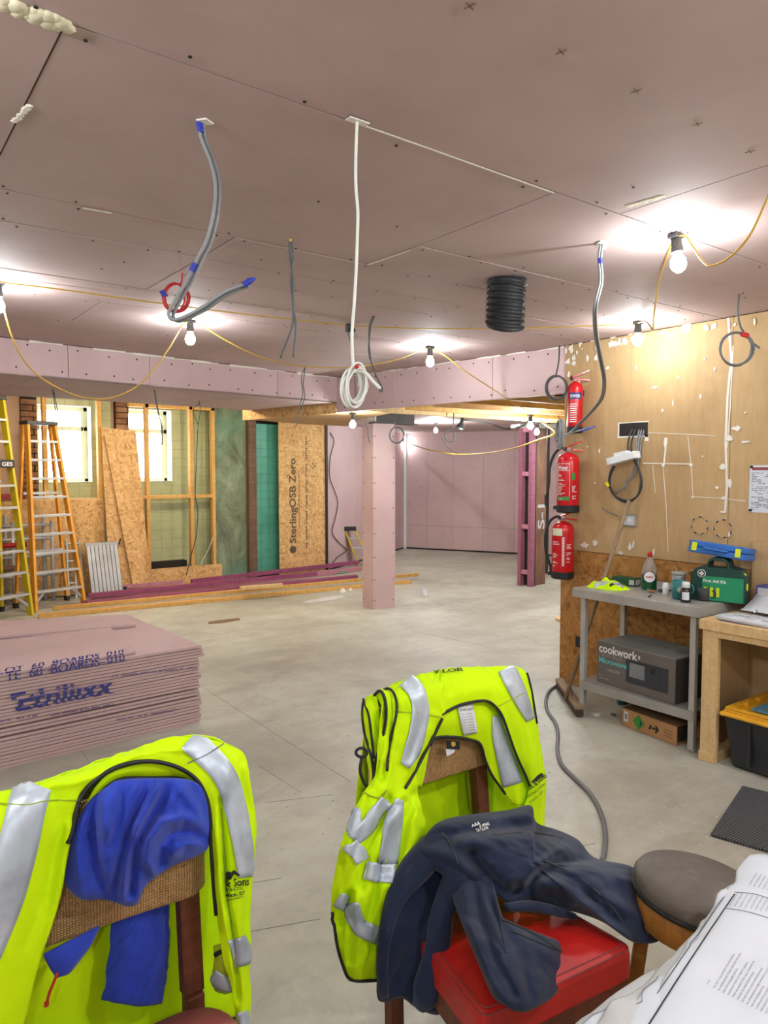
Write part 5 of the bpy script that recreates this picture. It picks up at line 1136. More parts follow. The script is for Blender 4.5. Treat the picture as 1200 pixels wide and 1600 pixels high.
# spray-stencil print on the stack's edges
nf = Vector((ey.x, ey.y, 0)) * -1
def edge_print(s, px0, py0, px1, size, mat, parent, bold=True, off=.016):
    A = s0 + nf * off; B = A - ex
    P = onv(px0, py0, A, B); Q = onv(px1, py0, A, B); tx = MB(); letters(tx, s, P, ex, (0, 0, 1), size, bold, fit=abs((Q - P).dot(ex)))
    return tx
sheets = [o for o in bpy.data.objects if o.name.startswith('plasterboard_sheet')]
pr = thing('stack_print', 'blue stencilled lettering on the edges of the plasterboard stack', 'lettering', s0 - ex * .8 + nf * .018 + Vector((0, 0, .2)))
def rows_text(s, px0, py, px1, size, jx):
    """letters cut into slices by the sheet edges, each slice a little shifted"""
    A = s0 + nf * .0175; B = A - ex; P = onv(px0, py, A, B); Q = onv(px1, py, A, B); V, F, w = text_mesh(s, 1.0, True); k = abs((Q - P).dot(ex)) / w; mb = MB()
    r_ = random.Random(3); sl = [r_.uniform(-jx, jx) for _ in range(60)]
    bm = bmesh.new(); vs_ = [bm.verts.new((v.x, v.y, 0)) for v in V]
    for f in F:
        try: bm.faces.new([vs_[i] for i in f])
        except ValueError: pass
    step = .021 / size
    n = 0
    while n * step < 1.1:
        y0, y1 = n * step - .25, (n + 1) * step * .985 - .25
        b2 = bm.copy()
        for y, nn in ((y0 + .03 * step, (0, -1, 0)), (y1 - .09 * step, (0, 1, 0))):
            g = b2.verts[:] + b2.edges[:] + b2.faces[:]; bmesh.ops.bisect_plane(b2, geom=g, plane_co=(0, y, 0), plane_no=nn, clear_outer=True)
        b2.verts.index_update(); mb.add([P + ex * ((v.co.x + sl[n] * .5) * k) + Vector((0, 0, v.co.y * size)) for v in b2.verts], [tuple(v.index for v in f.verts) for f in b2.faces]); b2.free(); n += 1
    bm.free(); return mb
rows_text('10.5  TE  60  BOARDS  010', -44, 1074, 196, .075, .04).build('batch_line', 'blue_ink', pr)['kind'] = 'stuff'
rows_text('LOT  60  BOARDS  010', -4, 1054, 194, .045, .2).build('batch_line', 'blue_ink', pr)['kind'] = 'stuff'
rows_text('Ethilixx', 24, 1112, 178, .15, .35).build('maker_print', 'blue_ink', pr)['kind'] = 'stuff'
tx = MB(); r_ = random.Random(6)
for px0, px1, py0, py1 in ((40, 175, 1052, 1033), (80, 180, 1117, 1100), (170, 235, 1058, 1050), (240, 312, 1050, 1042), (180, 280, 1125, 1108), (0, 60, 1127, 1117)):
    n = int((px1 - px0) / 3)
    for k in range(n):
        if r_.random() < .75:
            a = px0 + (px1 - px0) * k / n; b = py0 + (py1 - py0) * k / n; P = onv(a, b, s0 + nf * .0165, s0 + nf * .0165 - ex); tx.box((-.004, -.0005, -.004), (.006, .0005, .004), Matrix.Translation(P) @ Matrix.Rotation(math.atan2(ex.y, ex.x), 4, 'Z'))
tx.build('small_print', 'lilac_ink', pr)['kind'] = 'stuff'
# --- timbers lying on the floor
def stick(A, B, w, h, z, mat, lb, name='timber_length'):
    A = Vector(A); B = Vector(B); A.z = B.z = z + h / 2; o = MB().bar(A, B, w, h).build(name, mat, bevel=.003); tag(o, lb, 'timber', 'timber lengths lying along the floor')
stick(onz(60, 966), onz(640, 911), .09, .045, .001, 'timber', 'front yellow timber length on the floor, lower of two')
stick(onz(85, 962) + Vector((0, .07, 0)), onz(658, 906) + Vector((0, .08, 0)), .05, .045, .05, 'timber', 'yellow timber length resting on the front one')
stick(onz(130, 950) + Vector((.05, .03, 0)), onz(560, 906) + Vector((0, .05, 0)), .09, .07, .001, 'timber_purple', 'front purple stained timber length behind the yellow ones')
stick(onz(140, 944) + Vector((.05, .1, 0)), onz(568, 893) + Vector((0, .1, 0)), .09, .07, .001, 'timber_mauve', 'pale mauve timber length between purple ones')
stick(onz(132, 945) + Vector((.05, .02, 0)), onz(500, 908) + Vector((0, .1, 0)), .05, .06, .073, 'timber_purple', 'purple timber length lying on top of its row')
stick(onz(180, 930) + Vector((.05, .02, 0)), onz(290, 921) + Vector((0, .1, 0)), .045, .05, .073, 'timber_mauve', 'short mauve timber length at the left of the pile')
stick(onz(300, 920) + Vector((0, .02, 0)), onz(566, 889) + Vector((0, .1, 0)), .05, .06, .073, 'timber_purple', 'rear purple timber length nearest the OSB board')
stick(onz(376, 922, .13), onz(441, 917, .13), .09, .04, .136, 'timber_pale', 'short pale timber offcut lying across the purple timbers')
# --- ladders
def stepladder(name, label, FL, FR, TL, TR, mat, n, depth, group=None, cap=True, th=.032):
    """front rails FL->TL and FR->TR; rear legs spread away by depth"""
    FL, FR, TL, TR = map(Vector, (FL, FR, TL, TR)); t = thing(name, label, 'ladder', (FL + FR) / 2, group)
    u = (FR - FL).normalized(); bk = Vector((-u.y, u.x, 0)); bk = bk if bk.dot(Vector((FL.x, FL.y, 0))) > 0 else -bk
    for a, b in ((FL, TL), (FR, TR)): MB().bar(a, b, th, .085, bk).build('rail', mat, t, bevel=.003)
    for a, b in ((FL, TL), (FR, TR)):
        r = MB().bar(a + bk * depth + (FL - FR if a is FL else FR - FL) * .03, b + bk * .09, th * .9, .055, bk).build('rear_leg', mat, t, bevel=.003)
        MB().bar(a + bk * depth + (FL - FR if a is FL else FR - FL) * .03, a + bk * depth + Vector((0, 0, .06)) + (FL - FR if a is FL else FR - FL) * .03, .045, .065, bk).build('foot', 'black_rubber', r)
    for k in range(1, n + 1):
        f = k / (n + 1); a = FL.lerp(TL, f); b = FR.lerp(TR, f)
        MB().bar(a, b, .085, .028).build('tread', 'aluminium', t, bevel=.003)
    for s_, a, o_ in ((1, FL, FR), (-1, FR, FL)):
        f = 1 / (n + 1); p = a.lerp(TL if a is FL else TR, f); q = o_.lerp(TR if a is FL else TL, f)
        MB().bar(a.lerp(TL if a is FL else TR, .04), p.lerp(q, .22), .012, .03).build('brace', 'aluminium', t)
    for f in (.3, .62): MB().bar(FL.lerp(TL, f) + bk * depth * (1 - f), FR.lerp(TR, f) + bk * depth * (1 - f), .025, .03).build('rear_brace', 'aluminium', t)
    if cap: MB().bar(TL - u * .025 + bk * .04, TR + u * .025 + bk * .04, .2, .045).build('top_cap', 'black_plastic', t, bevel=.006)
    return t
FLo = onz(55, 956); FRo = onz(131, 944); hO = 2.35
TLo = onv(42, 660, FLo + Vector((.0, .28, 0)), FRo + Vector((0, .28, 0))); TRo = onv(84, 661, FLo + Vector((0, .28, 0)), FRo + Vector((0, .28, 0))); TRo.z = TLo.z
stepladder('stepladder', 'orange fibreglass stepladder with aluminium treads left of the window', FLo, FRo, TLo, TRo, 'ladder_orange', 9, .42)
FRy = onz(48, 961); FLy = FRy + Vector((-.72, -.42, 0)); TRy = onv(2, 622, FRy + Vector((.05, .34, 0)), FLy + Vector((.05, .34, 0))); TLy = TRy + Vector((-.36, -.22, 0))
t = stepladder('platform_ladder', 'tall yellow ladder with wide treads cut by the left edge', FLy, FRy, TLy, TRy, 'ladder_yellow', 9, .5)
# second front rail with lettered collar
a = onv(22, 726, FRy, FLy); bk = Vector((-.1, .3, 0))
cl = MB().bar(FLy.lerp(TLy, .7) + Vector((0, -.02, 0)), FRy.lerp(TRy, .7) + Vector((.01, -.02, 0)), .1, .09).build('collar', 'black_plastic', t, bevel=.006)
tx = MB(); e = (FRy - FLy).normalized(); nn = Vector((e.y, -e.x, 0)); letters(tx, 'GES', FRy.lerp(TRy, .7) + nn * .075 - e * .17 + Vector((0, 0, -.025)), e, (0, 0, 1), .06, True, fit=.14); tx.build('lettering', 'white_ink', cl)['kind'] = 'stuff'
# small yellow step ladder by the pink wall
f0 = onz(562, 884); f1 = onz(574, 876); 
t0 = onv(538, 826, f0, f0 + RT); t1 = onv(560, 824, f0 + Vector((.3, .2, 0)), f0 + RT)
t = thing('small_stepladder', 'small folded yellow stepladder leaning on the pink wall behind the column', 'ladder', f0)
R1 = Vector((f0.x, f0.y, 0)); d1 = RT * .22
for o_ in (Vector((0, 0, 0)), d1): MB().bar(R1 + o_, t0 + o_ * .8, .03, .07, _fw).build('rail', 'ladder_yellow', t, bevel=.003)
for o_ in (Vector((.06, .1, 0)), d1 + Vector((.06, .1, 0))): MB().bar(R1 + o_, t0 + o_ * .8, .025, .05, _fw).build('rear_leg', 'ladder_yellow', t)
for k in range(1, 4): MB().bar((R1).lerp(t0, k / 4), (R1 + d1).lerp(t0 + d1 * .8, k / 4), .08, .03).build('tread', 'aluminium', t)
MB().bar(t0 - RT * .03, t0 + d1 * .8 + RT * .03, .12, .07).build('top_cap', 'black_plastic', t, bevel=.005)
# --- aluminium tower sections behind the ladders
t = thing('tower_frame', 'aluminium scaffold tower frames stacked against the wall behind the ladders', 'scaffold', (1.75, 9.85, 0))
for k, (x0, x1, y, zt_) in enumerate(((1.2, 2.10, 9.86, 1.02), (1.15, 2.02, 9.93, 1.1))):
    for x in (x0, x0 + (x1 - x0) * .5, x1): MB().tube([(x, y, .0), (x, y, zt_)], .025, 8).build('upright', 'aluminium', t, smooth=True)
    for z in (.12, .34, .58, .80, .97): MB().tube([(x0, y, z), (x1, y, z)], .02, 8).build('rung', 'aluminium', t, smooth=True)
MB().tube([(1.2, 9.83, .73), (1.8, 9.83, .735)], .03, 8).build('red_sleeve', 'red_ink', t); MB().tube([(1.3, 9.83, .45), (1.75, 9.83, .45)], .03, 8).build('rust_tube', 'rust_steel', t)
t = thing('folded_trestle', 'small aluminium trestle frame leaning beside the folded platform', 'trestle', (2.33, 9.9, 0))
for x, dx in ((2.27, .02), (2.36, .03), (2.46, -.02)): MB().tube([(x, 9.80, .0), (x + dx, 9.95, .74)], .016, 7).build('upright', 'aluminium', t)
for z in (.2, .48, .7): MB().tube([(2.27, 9.8 + .2 * z, z), (2.46, 9.8 + .2 * z, z)], .013, 7).build('rung', 'aluminium', t)
# folded grey platform
t = thing('folded_platform', 'grey ribbed folding work platform leaning on the OSB sheet', 'platform', (2.75, 9.7, 0))
b0 = Vector((2.53, 9.72, .0)); b1 = Vector((2.93, 9.73, .0)); up_ = Vector((-.03, .13, .70))
for k in range(8): p = b0.lerp(b1, (k + .5) / 8); MB().bar(p, p + up_, .044, .03, (0, 1, 0)).build('slat', 'aluminium', t, bevel=.004)
for f in (.02, .98): MB().bar(b0 + up_ * f - Vector((.01, 0, 0)), b1 + up_ * f + Vector((.01, 0, 0)), .04, .04).build('end_rail', 'aluminium', t)
MB().tube([b1 + up_ * .95 + Vector((.02, -.02, 0)), b1 + up_ * 1.06 + Vector((.05, -.02, 0))], .012, 7).build('lever', 'black_plastic', t); MB().tube([b1 + up_ * .08 + Vector((.03, -.03, 0)), b1 + up_ * .16 + Vector((.03, -.03, 0))], .022, 8).build('wheel', 'black_rubber', t)
# --- small bits
P = onz(663, 931); t = thing('white_pot', 'small white plastic pot standing on the floor right of the column', 'pot', P); MB().lathe([(.03, 0), (.032, .004), (.032, .08), (.028, .085)], P, 16).build('body', 'white_plastic', t, smooth=True); MB().lathe([(.034, .083), (.034, .1), (.001, .102)], P, 16).build('lid', 'paper', t)
o = blob_sheet(onz(508, 936), .34, .1, .02, 7, 36, 8, .2, .8); tag(o.build('polythene_sheet', 'polythene', smooth=True), 'crumpled clear polythene scrap on the floor before the timbers', 'plastic')
for k, (px, py, lb) in enumerate(((535, 925, 'larger white plaster lump beside the polythene'), (547, 922, 'smaller white plaster lump beside the polythene'))):
    o = blob_sheet(onz(px, py), .05 - .015 * k, .04, .05 - .02 * k, 9 + k, 16, 5); tag(o.build('plaster_lump', 'white_plaster', smooth=True), lb, 'rubble')
o = blob_sheet(onz(138, 947), .13, .08, .07, 14, 24, 6); tag(o.build('dark_rag', 'burgundy'), 'dark wine-red rag at the foot of the orange ladder', 'rag')
tag(MB().prism([onz(870, 966), onz(884, 971), onz(884, 976), onz(868, 970)], .001, .03).build('wood_offcut', 'timber_pale'), 'pale timber offcut on the floor at the wall corner', 'timber')
tag(MB().prism([onz(325, 972), onz(345, 969), onz(374, 966), onz(375, 969), onz(345, 974), onz(326, 975)], .0005, .004).build('floor_grate', 'kraft_dark'), 'narrow dark slot plate in the floor before the timbers', 'plate')
rr = random.Random(17); db = MB()
for k in range(260):
    px = rr.uniform(380, 1190); py = rr.uniform(960, 1330); P = onz(px, py)
    if P.x > 3.85 and P.y < 3.3: continue
    w = rr.uniform(.002, .007); db.prism([(P.x + w * math.cos(a), P.y + w * math.sin(a)) for a in (0, 1.7, 3.3, 4.9)], .0005, .004)
tag(db.build('floor_crumbs', 'debris'), 'tiny plaster crumbs scattered over the concrete floor', 'debris', kind='stuff')
t = thing('exit_sign', 'small dark red sign high on the wall at the left edge', 'sign', ony(0, 622, WY)); P = ony(0, 621, WY); MB().box((P.x - .3, WY - .012, P.z - .05), (P.x + .05, WY - .002, P.z + .06)).build('plate', 'burgundy_paint', t)

hc = MB()
for a, b in (((320, 1076), (548, 1222)), ((404, 1196), (470, 1238)), ((416, 1254), (520, 1242)), ((300, 1472), (500, 1436)), ((122, 1165), (140, 1192)), ((380, 1382), (440, 1372)), ((640, 985), (760, 1010)), ((860, 1330), (930, 1318))):
    P = onz(*a); Q = onz(*b); P.z = Q.z = .0006; hc.bar(P, Q, .002, .0008)
hc.build('hairline_cuts', 'grey_ink', floor)['kind'] = 'stuff'
# ================================================================== FOREGROUND: chairs, clothes, stool, drawings
def dense(rows, per_u=8, per_v=8):
    """Catmull-Rom patch through a control grid"""
    A = [cat_rom(r, per_v) for r in rows]; cols = [cat_rom([A[i][j] for i in range(len(A))], per_u) for j in range(len(A[0]))]
    return [[cols[j][i] for j in range(len(cols))] for i in range(len(cols[0]))]
def crease_val(p, creases):
    """art-directed folds: (polyline in frame pixels, height, half width)"""
    if not creases: return 0.0
    x, y = pix(p); v = 0.0
    for pl, am, w in creases:
        best = 1e9
        for (ax, ay), (bx, by) in zip(pl, pl[1:]):
            dx, dy = bx - ax, by - ay; t = max(0, min(1, ((x - ax) * dx + (y - ay) * dy) / (dx * dx + dy * dy + 1e-9)))
            d = math.hypot(x - ax - dx * t, y - ay - dy * t)
            if d < best: best = d; tt = t
        if best < 3 * w: v += am * math.exp(-(best / w) ** 2)
    return v * 1.35
def wrinkle(g, amp, freq, seed, aniso=(1, 1, .35), ridge=.6, creases=None):
    n_u = len(g); n_v = len(g[0]); out = []
    for i in range(n_u):
        row = []
        for j in range(n_v):
            p = g[i][j]; a = g[min(i + 1, n_u - 1)][j] - g[max(i - 1, 0)][j]; b = g[i][min(j + 1, n_v - 1)] - g[i][max(j - 1, 0)]
            nn = a.cross(b); nn = nn.normalized() if nn.length > 1e-9 else Vector((0, -1, 0))
            q = Vector((p.x * aniso[0], p.y * aniso[1], p.z * aniso[2])) * freq + Vector((seed, seed * 1.7, 0))
            v = noise.noise(q); w = 1 - 2 * abs(noise.noise(q * 1.7 + Vector((9, 0, 0))))
            row.append(p + nn * amp * (v * (1 - ridge) + w * ridge * .6 + .3 * noise.noise(q * 3.1)) + ((EYE - p).normalized() * crease_val(p, creases) if creases else Vector((0, 0, 0))))
        out.append(row)
    return out
class Cloth:
    def __init__(s, g): s.g = g; s.mb = MB().grid(g); s.bv = BVHTree.FromPolygons([tuple(v) for v in s.mb.v], s.mb.f)
    def cast(s, px, py, off=.003):
        d = ray(px, py).normalized(); h = s.bv.ray_cast(EYE, d)
        if h[0] is None:
            best = min(s.mb.v[::3], key=lambda v: (pix(v)[0] - px) ** 2 + (pix(v)[1] - py) ** 2); n = s.bv.find_nearest(best)[1]
            if n.dot(d) > 0: n = -n
            return best + n * off
        n = h[1]; n = n if n.dot(d) < 0 else -n
        return h[0] + n * off
    def band(s, pts, widths, name, mat, parent, off=.003, per=6, m=6):
        P = [Vector((a, b, w)) for (a, b), w in zip(pts, widths if isinstance(widths, (list, tuple)) else [widths] * len(pts))]; P = cat_rom(P, per); rows = []
        for i, p in enumerate(P):
            q = P[min(i + 1, len(P) - 1)] - P[max(i - 1, 0)]; sd = Vector((-q.y, q.x)).normalized()
            rows.append([s.cast(p.x + sd.x * p.z * (k / m - .5), p.y + sd.y * p.z * (k / m - .5), off) for k in range(m + 1)])
        return MB().grid(rows).build(name, mat, parent, smooth=True, solid=.0012, offset=0)
    def trim(s, pts, r, name, mat, parent, off=.002, per=6):
        Q = [s.cast(p.x, p.y, off) for p in cat_rom([Vector((a, b, 0)) for a, b in pts], per)]
        for _ in range(5): Q = [Q[0]] + [(Q[i - 1] + Q[i] * 2 + Q[i + 1]) / 4 for i in range(1, len(Q) - 1)] + [Q[-1]]
        return MB().tube(Q, r, 7).build(name, mat, parent, smooth=True)
    def text(s, mb, st, px, py, ang, size, fit=None, bold=True, off=.004):
        V, F, w = text_mesh(st, 1.0, bold); kx = fit / w if fit else size; c, d = math.cos(ang), math.sin(ang)
        mb.add([s.cast(px + c * v.x * kx + d * v.y * size, py + d * v.x * kx - c * v.y * size, off) for v in V], F)
def patch_rows(rows): return [[ony(*p) for p in r] for r in rows]
def cushion(outline, ctr, bulge, amp, freq, seed, back=.3, nb=7, ns=96, lift=(0, 0, 0), aniso=(1, 1, 1), pw=.5, creases=None):
    """soft closed form with a given outline (pixel, pixel, Y) bulging to the viewer"""
    O = cat_rom([ony(*p) for p in outline], max(3, ns // len(outline)), closed=True); c = ony(*ctr); n = len(O)
    tow = (EYE - c).normalized(); V = []; F = []
    seq = [(t, 1) for t in (k / (nb * 2) for k in range(1, nb * 2))] + [(1.0, 0)] + [(t, -back) for t in (k / nb for k in range(nb - 1, 0, -1))]
    for t, sg in seq:
        for k, o in enumerate(O):
            p = c.lerp(o, t); h = (1 - t * t) ** pw
            q = Vector((p.x * aniso[0], p.y * aniso[1], p.z * aniso[2])) * freq + Vector((seed, 0, seed))
            f = (noise.noise(q) * .5 + (1 - 2 * abs(noise.noise(q * 1.6 + Vector((5, 0, 0))))) * .45 + .25 * noise.noise(q * 3)) * amp * min(1, 4 * (1 - t) + .12)
            if creases and sg > 0: f += crease_val(p, creases) * min(1, 3 * (1 - t) + .2)
            V.append(p + tow * (bulge * h * sg + (f if sg >= 0 else 0)))
    m = len(seq)
    for i in range(m - 1):
        for k in range(n): a = i * n + k; b = i * n + (k + 1) % n; F.append((a, b, b + n, a + n))
    V.append(c + tow * bulge); V.append(c - tow * bulge * back)
    for k in range(n): F.append((len(V) - 2, (k + 1) % n, k)); F.append((len(V) - 1, (m - 1) * n + k, (m - 1) * n + (k + 1) % n))
    return MB().add(V, F)
def cl_from(mb):
    c = Cloth.__new__(Cloth); c.mb = mb; c.bv = BVHTree.FromPolygons([tuple(v) for v in mb.v], mb.f); return c

# ------------------------------------------------------------------ chairs
def pad_mesh(x0, x1, y, z0, z1, th, bow):
    rows = []
    n = 14; V = []; F = []
    for i in range(n + 1):
        t = i / n; x = x0 + (x1 - x0) * t; yy = y + bow * (1 - (2 * t - 1) ** 2)
        k = min(1, 8 * min(t, 1 - t) + .4)
        for (a, b) in ((0, .0), (.0, 1), (.35, 1.08), (.65, 1.08), (1, 1), (1, 0), (.65, -.06), (.35, -.06)): V.append(Vector((x, yy + th * (.5 - b * k) if b > .5 else yy + th * .5, z0 + (z1 - z0) * a)))
    for i in range(n):
        for k in range(8): a = i * 8 + k; b = i * 8 + (k + 1) % 8; F.append((a, b, b + 8, a + 8))
    F.append(tuple(range(8))); F.append(tuple(n * 8 + k for k in range(7, -1, -1)))
    return MB().add(V, F)
# chair on the left
ch = thing('dining_chair', 'dark wood chair with woven back pad under the left hi-vis vest', 'chair', (.37, 1.25, 0))
pad_mesh(.12, .612, 1.475, .735, 1.0, .055, .015).build('back_pad', 'weave', ch, smooth=False, bevel=.008)
for x in (.155, .572):
    MB().bar((x, 1.455, .0), (x, 1.462, .52), .04, .036, (0, 1, 0)).build('leg', 'chair_wood', ch, bevel=.004)
    MB().bar((x, 1.468, .52), (x, 1.492, .78), .046, .032, (0, 1, 0)).build('back_post', 'chair_wood', ch, bevel=.004)
for x in (.14, .6): MB().bar((x, 1.04, 0), (x, 1.04, .44), .045, .045, (0, 1, 0)).build('leg', 'chair_wood', ch, bevel=.004)
for a, b in (((.14, 1.04), (.6, 1.04)), ((.15, 1.45), (.575, 1.45)), ((.14, 1.04), (.15, 1.45)), ((.6, 1.04), (.575, 1.45))): MB().bar((a[0], a[1], .42), (b[0], b[1], .42), .025, .06).build('seat_rail', 'chair_wood', ch)
def seat_mesh(P, z0, z1, rnd=.05, dome=.02, k=6):
    """rounded-corner cushion from 4 corner points"""
    n = len(P); ol = []
    for i in range(n):
        a, b, c = Vector(P[i - 1]), Vector(P[i]), Vector(P[(i + 1) % n]); u = (a - b).normalized(); v = (c - b).normalized()
        for q in range(k + 1): t = q / k; ol.append(b + u * rnd * (1 - t) ** 2 + v * rnd * t ** 2)
    c = sum(ol, Vector((0, 0))) / len(ol); V = []; F = []; m = len(ol)
    prof = [(.97, z0), (1.0, z0 + .012), (1.0, z1 - .02), (.985, z1 - .006), (.95, z1), (.7, z1 + dome * .6), (.35, z1 + dome * .95), (.02, z1 + dome)]
    for s_, z in prof:
        for p in ol: q = c + (p - c) * s_; V.append(Vector((q.x, q.y, z)))
    for i in range(len(prof) - 1):
        for j in range(m): a = i * m + j; b = i * m + (j + 1) % m; F.append((a, b, b + m, a + m))
    F.append(tuple(range(m))[::-1]); F.append(tuple((len(prof) - 1) * m + j for j in range(m)))
    return MB().add(V, F), ol
sm, _ = seat_mesh([(.10, .99), (.64, .99), (.615, 1.44), (.13, 1.44)], .44, .515, .10, .04); sm.build('seat', 'burgundy', ch, smooth=True)
# chair in the middle
ch2 = thing('dining_chair', 'dark wood chair with red leather seat under the middle hi-vis vest', 'chair', (1.33, 1.28, 0))
pad_mesh(1.15, 1.60, 1.60, .735, .985, .05, .012).build('back_pad', 'weave', ch2, bevel=.008)
SP = [(1.075, 1.085), (1.549, 1.030), (1.53, 1.50), (1.17, 1.52)]
sm, ol = seat_mesh(SP, .375, .462, .03, .02, 5); sm.build('seat', 'red_leather', ch2, smooth=False)
cc = sum(ol, Vector((0, 0))) / len(ol)
for f, z in ((.985, .457), (.93, .4635)): MB().tube([Vector((*(cc + (p - cc) * f), z)) for p in ol + [ol[0]]], .0018, 5).build('seam', 'burgundy', ch2)
MB().prism([Vector(cc + (Vector(p) - cc) * .96) for p in SP], .32, .375).build('seat_base', 'chair_wood', ch2)
for x, y in ((1.12, 1.115), (1.50, 1.075)): MB().bar((x, y, 0), (x, y, .375), .045, .045, (0, 1, 0)).build('leg', 'chair_wood', ch2, bevel=.004)
for x in (1.20, 1.555):
    MB().bar((x, 1.56, 0), (x, 1.575, .5), .042, .04, (0, 1, 0)).build('leg', 'chair_wood', ch2, bevel=.004); MB().bar((x, 1.575, .5), (x, 1.605, .80), .046, .034, (0, 1, 0)).build('back_post', 'chair_wood', ch2, bevel=.004)

# ------------------------------------------------------------------ left hi-vis vest
v1 = thing('hi_vis_vest', 'yellow hi-vis vest over the left chair with blue shirt in its neck', 'vest', (.37, 1.47, .4))
Y = 1.42
rows = [[(372, 1650, 1.40), (378, 1650, 1.40), (385, 1650, 1.41), (391, 1650, 1.43)],
        [(364, 1560, 1.395), (374, 1560, 1.385), (383, 1560, 1.39), (392, 1560, 1.42)],
        [(348, 1500, 1.395), (362, 1498, 1.38), (378, 1496, 1.385), (392, 1494, 1.42)],
        [(338, 1430, 1.40), (355, 1425, 1.385), (374, 1420, 1.385), (394, 1412, 1.42)],
        [(333, 1380, 1.405), (352, 1368, 1.39), (376, 1352, 1.39), (399, 1338, 1.425)],
        [(330, 1325, 1.41), (350, 1310, 1.395), (376, 1295, 1.40), (402, 1290, 1.43)],
        [(328, 1275, 1.415), (345, 1260, 1.405), (368, 1240, 1.41), (392, 1228, 1.44)],
        [(320, 1240, 1.42), (338, 1222, 1.415), (360, 1198, 1.42), (384, 1180, 1.46)],
        [(304, 1215, 1.425), (320, 1197, 1.43), (338, 1180, 1.44), (358, 1162, 1.475)],
        [(280, 1200, 1.43), (288, 1180, 1.435), (300, 1164, 1.45), (312, 1149, 1.48)],
        [(240, 1190, 1.43), (243, 1178, 1.435), (248, 1168, 1.45), (256, 1154, 1.48)],
        [(200, 1193, 1.43), (196, 1187, 1.435), (192, 1181, 1.45), (190, 1176, 1.48)],
        [(165, 1207, 1.425), (152, 1204, 1.43), (136, 1202, 1.44), (122, 1200, 1.475)],
        [(130, 1238, 1.41), (108, 1231, 1.41), (80, 1224, 1.42), (46, 1222, 1.465)],
        [(119, 1275, 1.40), (86, 1266, 1.385), (40, 1256, 1.385), (-40, 1252, 1.45)],
        [(108, 1335, 1.40), (66, 1328, 1.375), (6, 1320, 1.365), (-95, 1320, 1.42)],
        [(90, 1420, 1.40), (40, 1415, 1.37), (-30, 1408, 1.35), (-140, 1408, 1.41)],
        [(62, 1510, 1.39), (6, 1510, 1.36), (-70, 1506, 1.34), (-190, 1506, 1.40)],
        [(30, 1650, 1.38), (-40, 1650, 1.35), (-120, 1650, 1.33), (-240, 1650, 1.40)]]
CR1 = [([(70, 1225), (120, 1222), (170, 1205)], .008, 7), ([(90, 1250), (95, 1300), (70, 1400), (40, 1480)], -.008, 12), ([(345, 1250), (349, 1320), (354, 1400), (366, 1470), (372, 1560)], -.014, 5), ([(338, 1300), (342, 1380), (350, 1450)], .010, 7), ([(385, 1200), (398, 1260), (392, 1330)], .010, 8), ([(200, 1180), (250, 1168), (300, 1172)], .006, 6), ([(110, 1290), (100, 1360), (78, 1460)], .010, 8)]
g = wrinkle(dense(patch_rows(rows), 9, 14), .011, 13, 3.0, creases=CR1)
C1 = Cloth(g); C1.mb.build('front_panels', 'hivis', v1, smooth=True, solid=.003)
# back panel behind the chair: from the ridge down
ridge = [(-150, 1262), (-40, 1250), (46, 1221), (122, 1199), (190, 1175), (256, 1153), (312, 1148), (358, 1161), (386, 1178)]
R0_ = [ony(a, b, 1.482) for a, b in ridge]; R0_[0].x = -.1
bp = [R0_]
for k, (z, y) in enumerate(((1.0, 1.535), (.85, 1.56), (.65, 1.565), (.45, 1.56), (.33, 1.55))): bp.append([Vector((p.x + (.012 if i < 8 else .006) * k, y + .012 * math.sin(i * 1.9 + k * .4), z + .01 * math.sin(i * 1.3))) for i, p in enumerate(R0_)])
g = wrinkle(dense(bp, 9, 7), .014, 9, 8.0, (1, 1, .3)); CB = Cloth(g); CB.mb.build('back_panel', 'hivis', v1, smooth=True, solid=.003)
MB().tube([g[-1][j] for j in range(0, len(g[0]), 2)], .006, 7).build('black_trim', 'black_trim', v1, smooth=True)
# collar strip between the two trims
rows = [[(132, 1262, 1.432), (150, 1228, 1.436), (180, 1204, 1.44), (240, 1191, 1.444), (284, 1202, 1.442), (318, 1232, 1.436), (329, 1300, 1.43)],
        [(138, 1268, 1.436), (158, 1236, 1.44), (188, 1217, 1.446), (240, 1216, 1.45), (290, 1218, 1.448), (318, 1240, 1.44), (327, 1300, 1.434)]]
rows.insert(1, [((a[0] + b[0]) / 2, (a[1] + b[1]) / 2, (a[2] + b[2]) / 2 - .006) for a, b in zip(*rows)])
CC = Cloth(dense(patch_rows(rows), 5, 8)); CC.mb.build('collar', 'hivis', v1, smooth=True, solid=.002)
C1.trim([(338, 1430), (331, 1330), (327, 1275), (318, 1238), (303, 1214), (280, 1201), (240, 1191), (200, 1194), (166, 1208), (131, 1240), (120, 1276), (112, 1320)], .0042, 'black_trim', 'black_trim', v1)
CC.trim([(136, 1266), (158, 1237), (188, 1218), (240, 1217), (290, 1219), (317, 1241), (326, 1298)], .0038, 'black_trim', 'black_trim', v1)
C1.band([(52, 1226), (42, 1260), (28, 1320), (6, 1395), (-25, 1470), (-60, 1540)], [56, 58, 60, 64, 66, 68], 'reflective_band', 'reflective', v1)
C1.band([(296, 1156), (322, 1180), (350, 1212), (366, 1255), (377, 1310), (384, 1370)], [38, 38, 36, 33, 32, 24], 'reflective_band', 'reflective', v1)
C1.band([(361, 1490), (378, 1486), (391, 1480)], 44, 'reflective_band', 'reflective', v1); C1.band([(374, 1600), (390, 1596)], 38, 'reflective_band', 'reflective', v1)
C1.band([(0, 1257), (40, 1258), (70, 1252), (120, 1250)], 1.6, 'seam', 'hivis_dirty', v1, .0035); C1.band([(292, 1192), (322, 1180), (348, 1164)], 1.6, 'seam', 'grey_ink', v1, .0045)
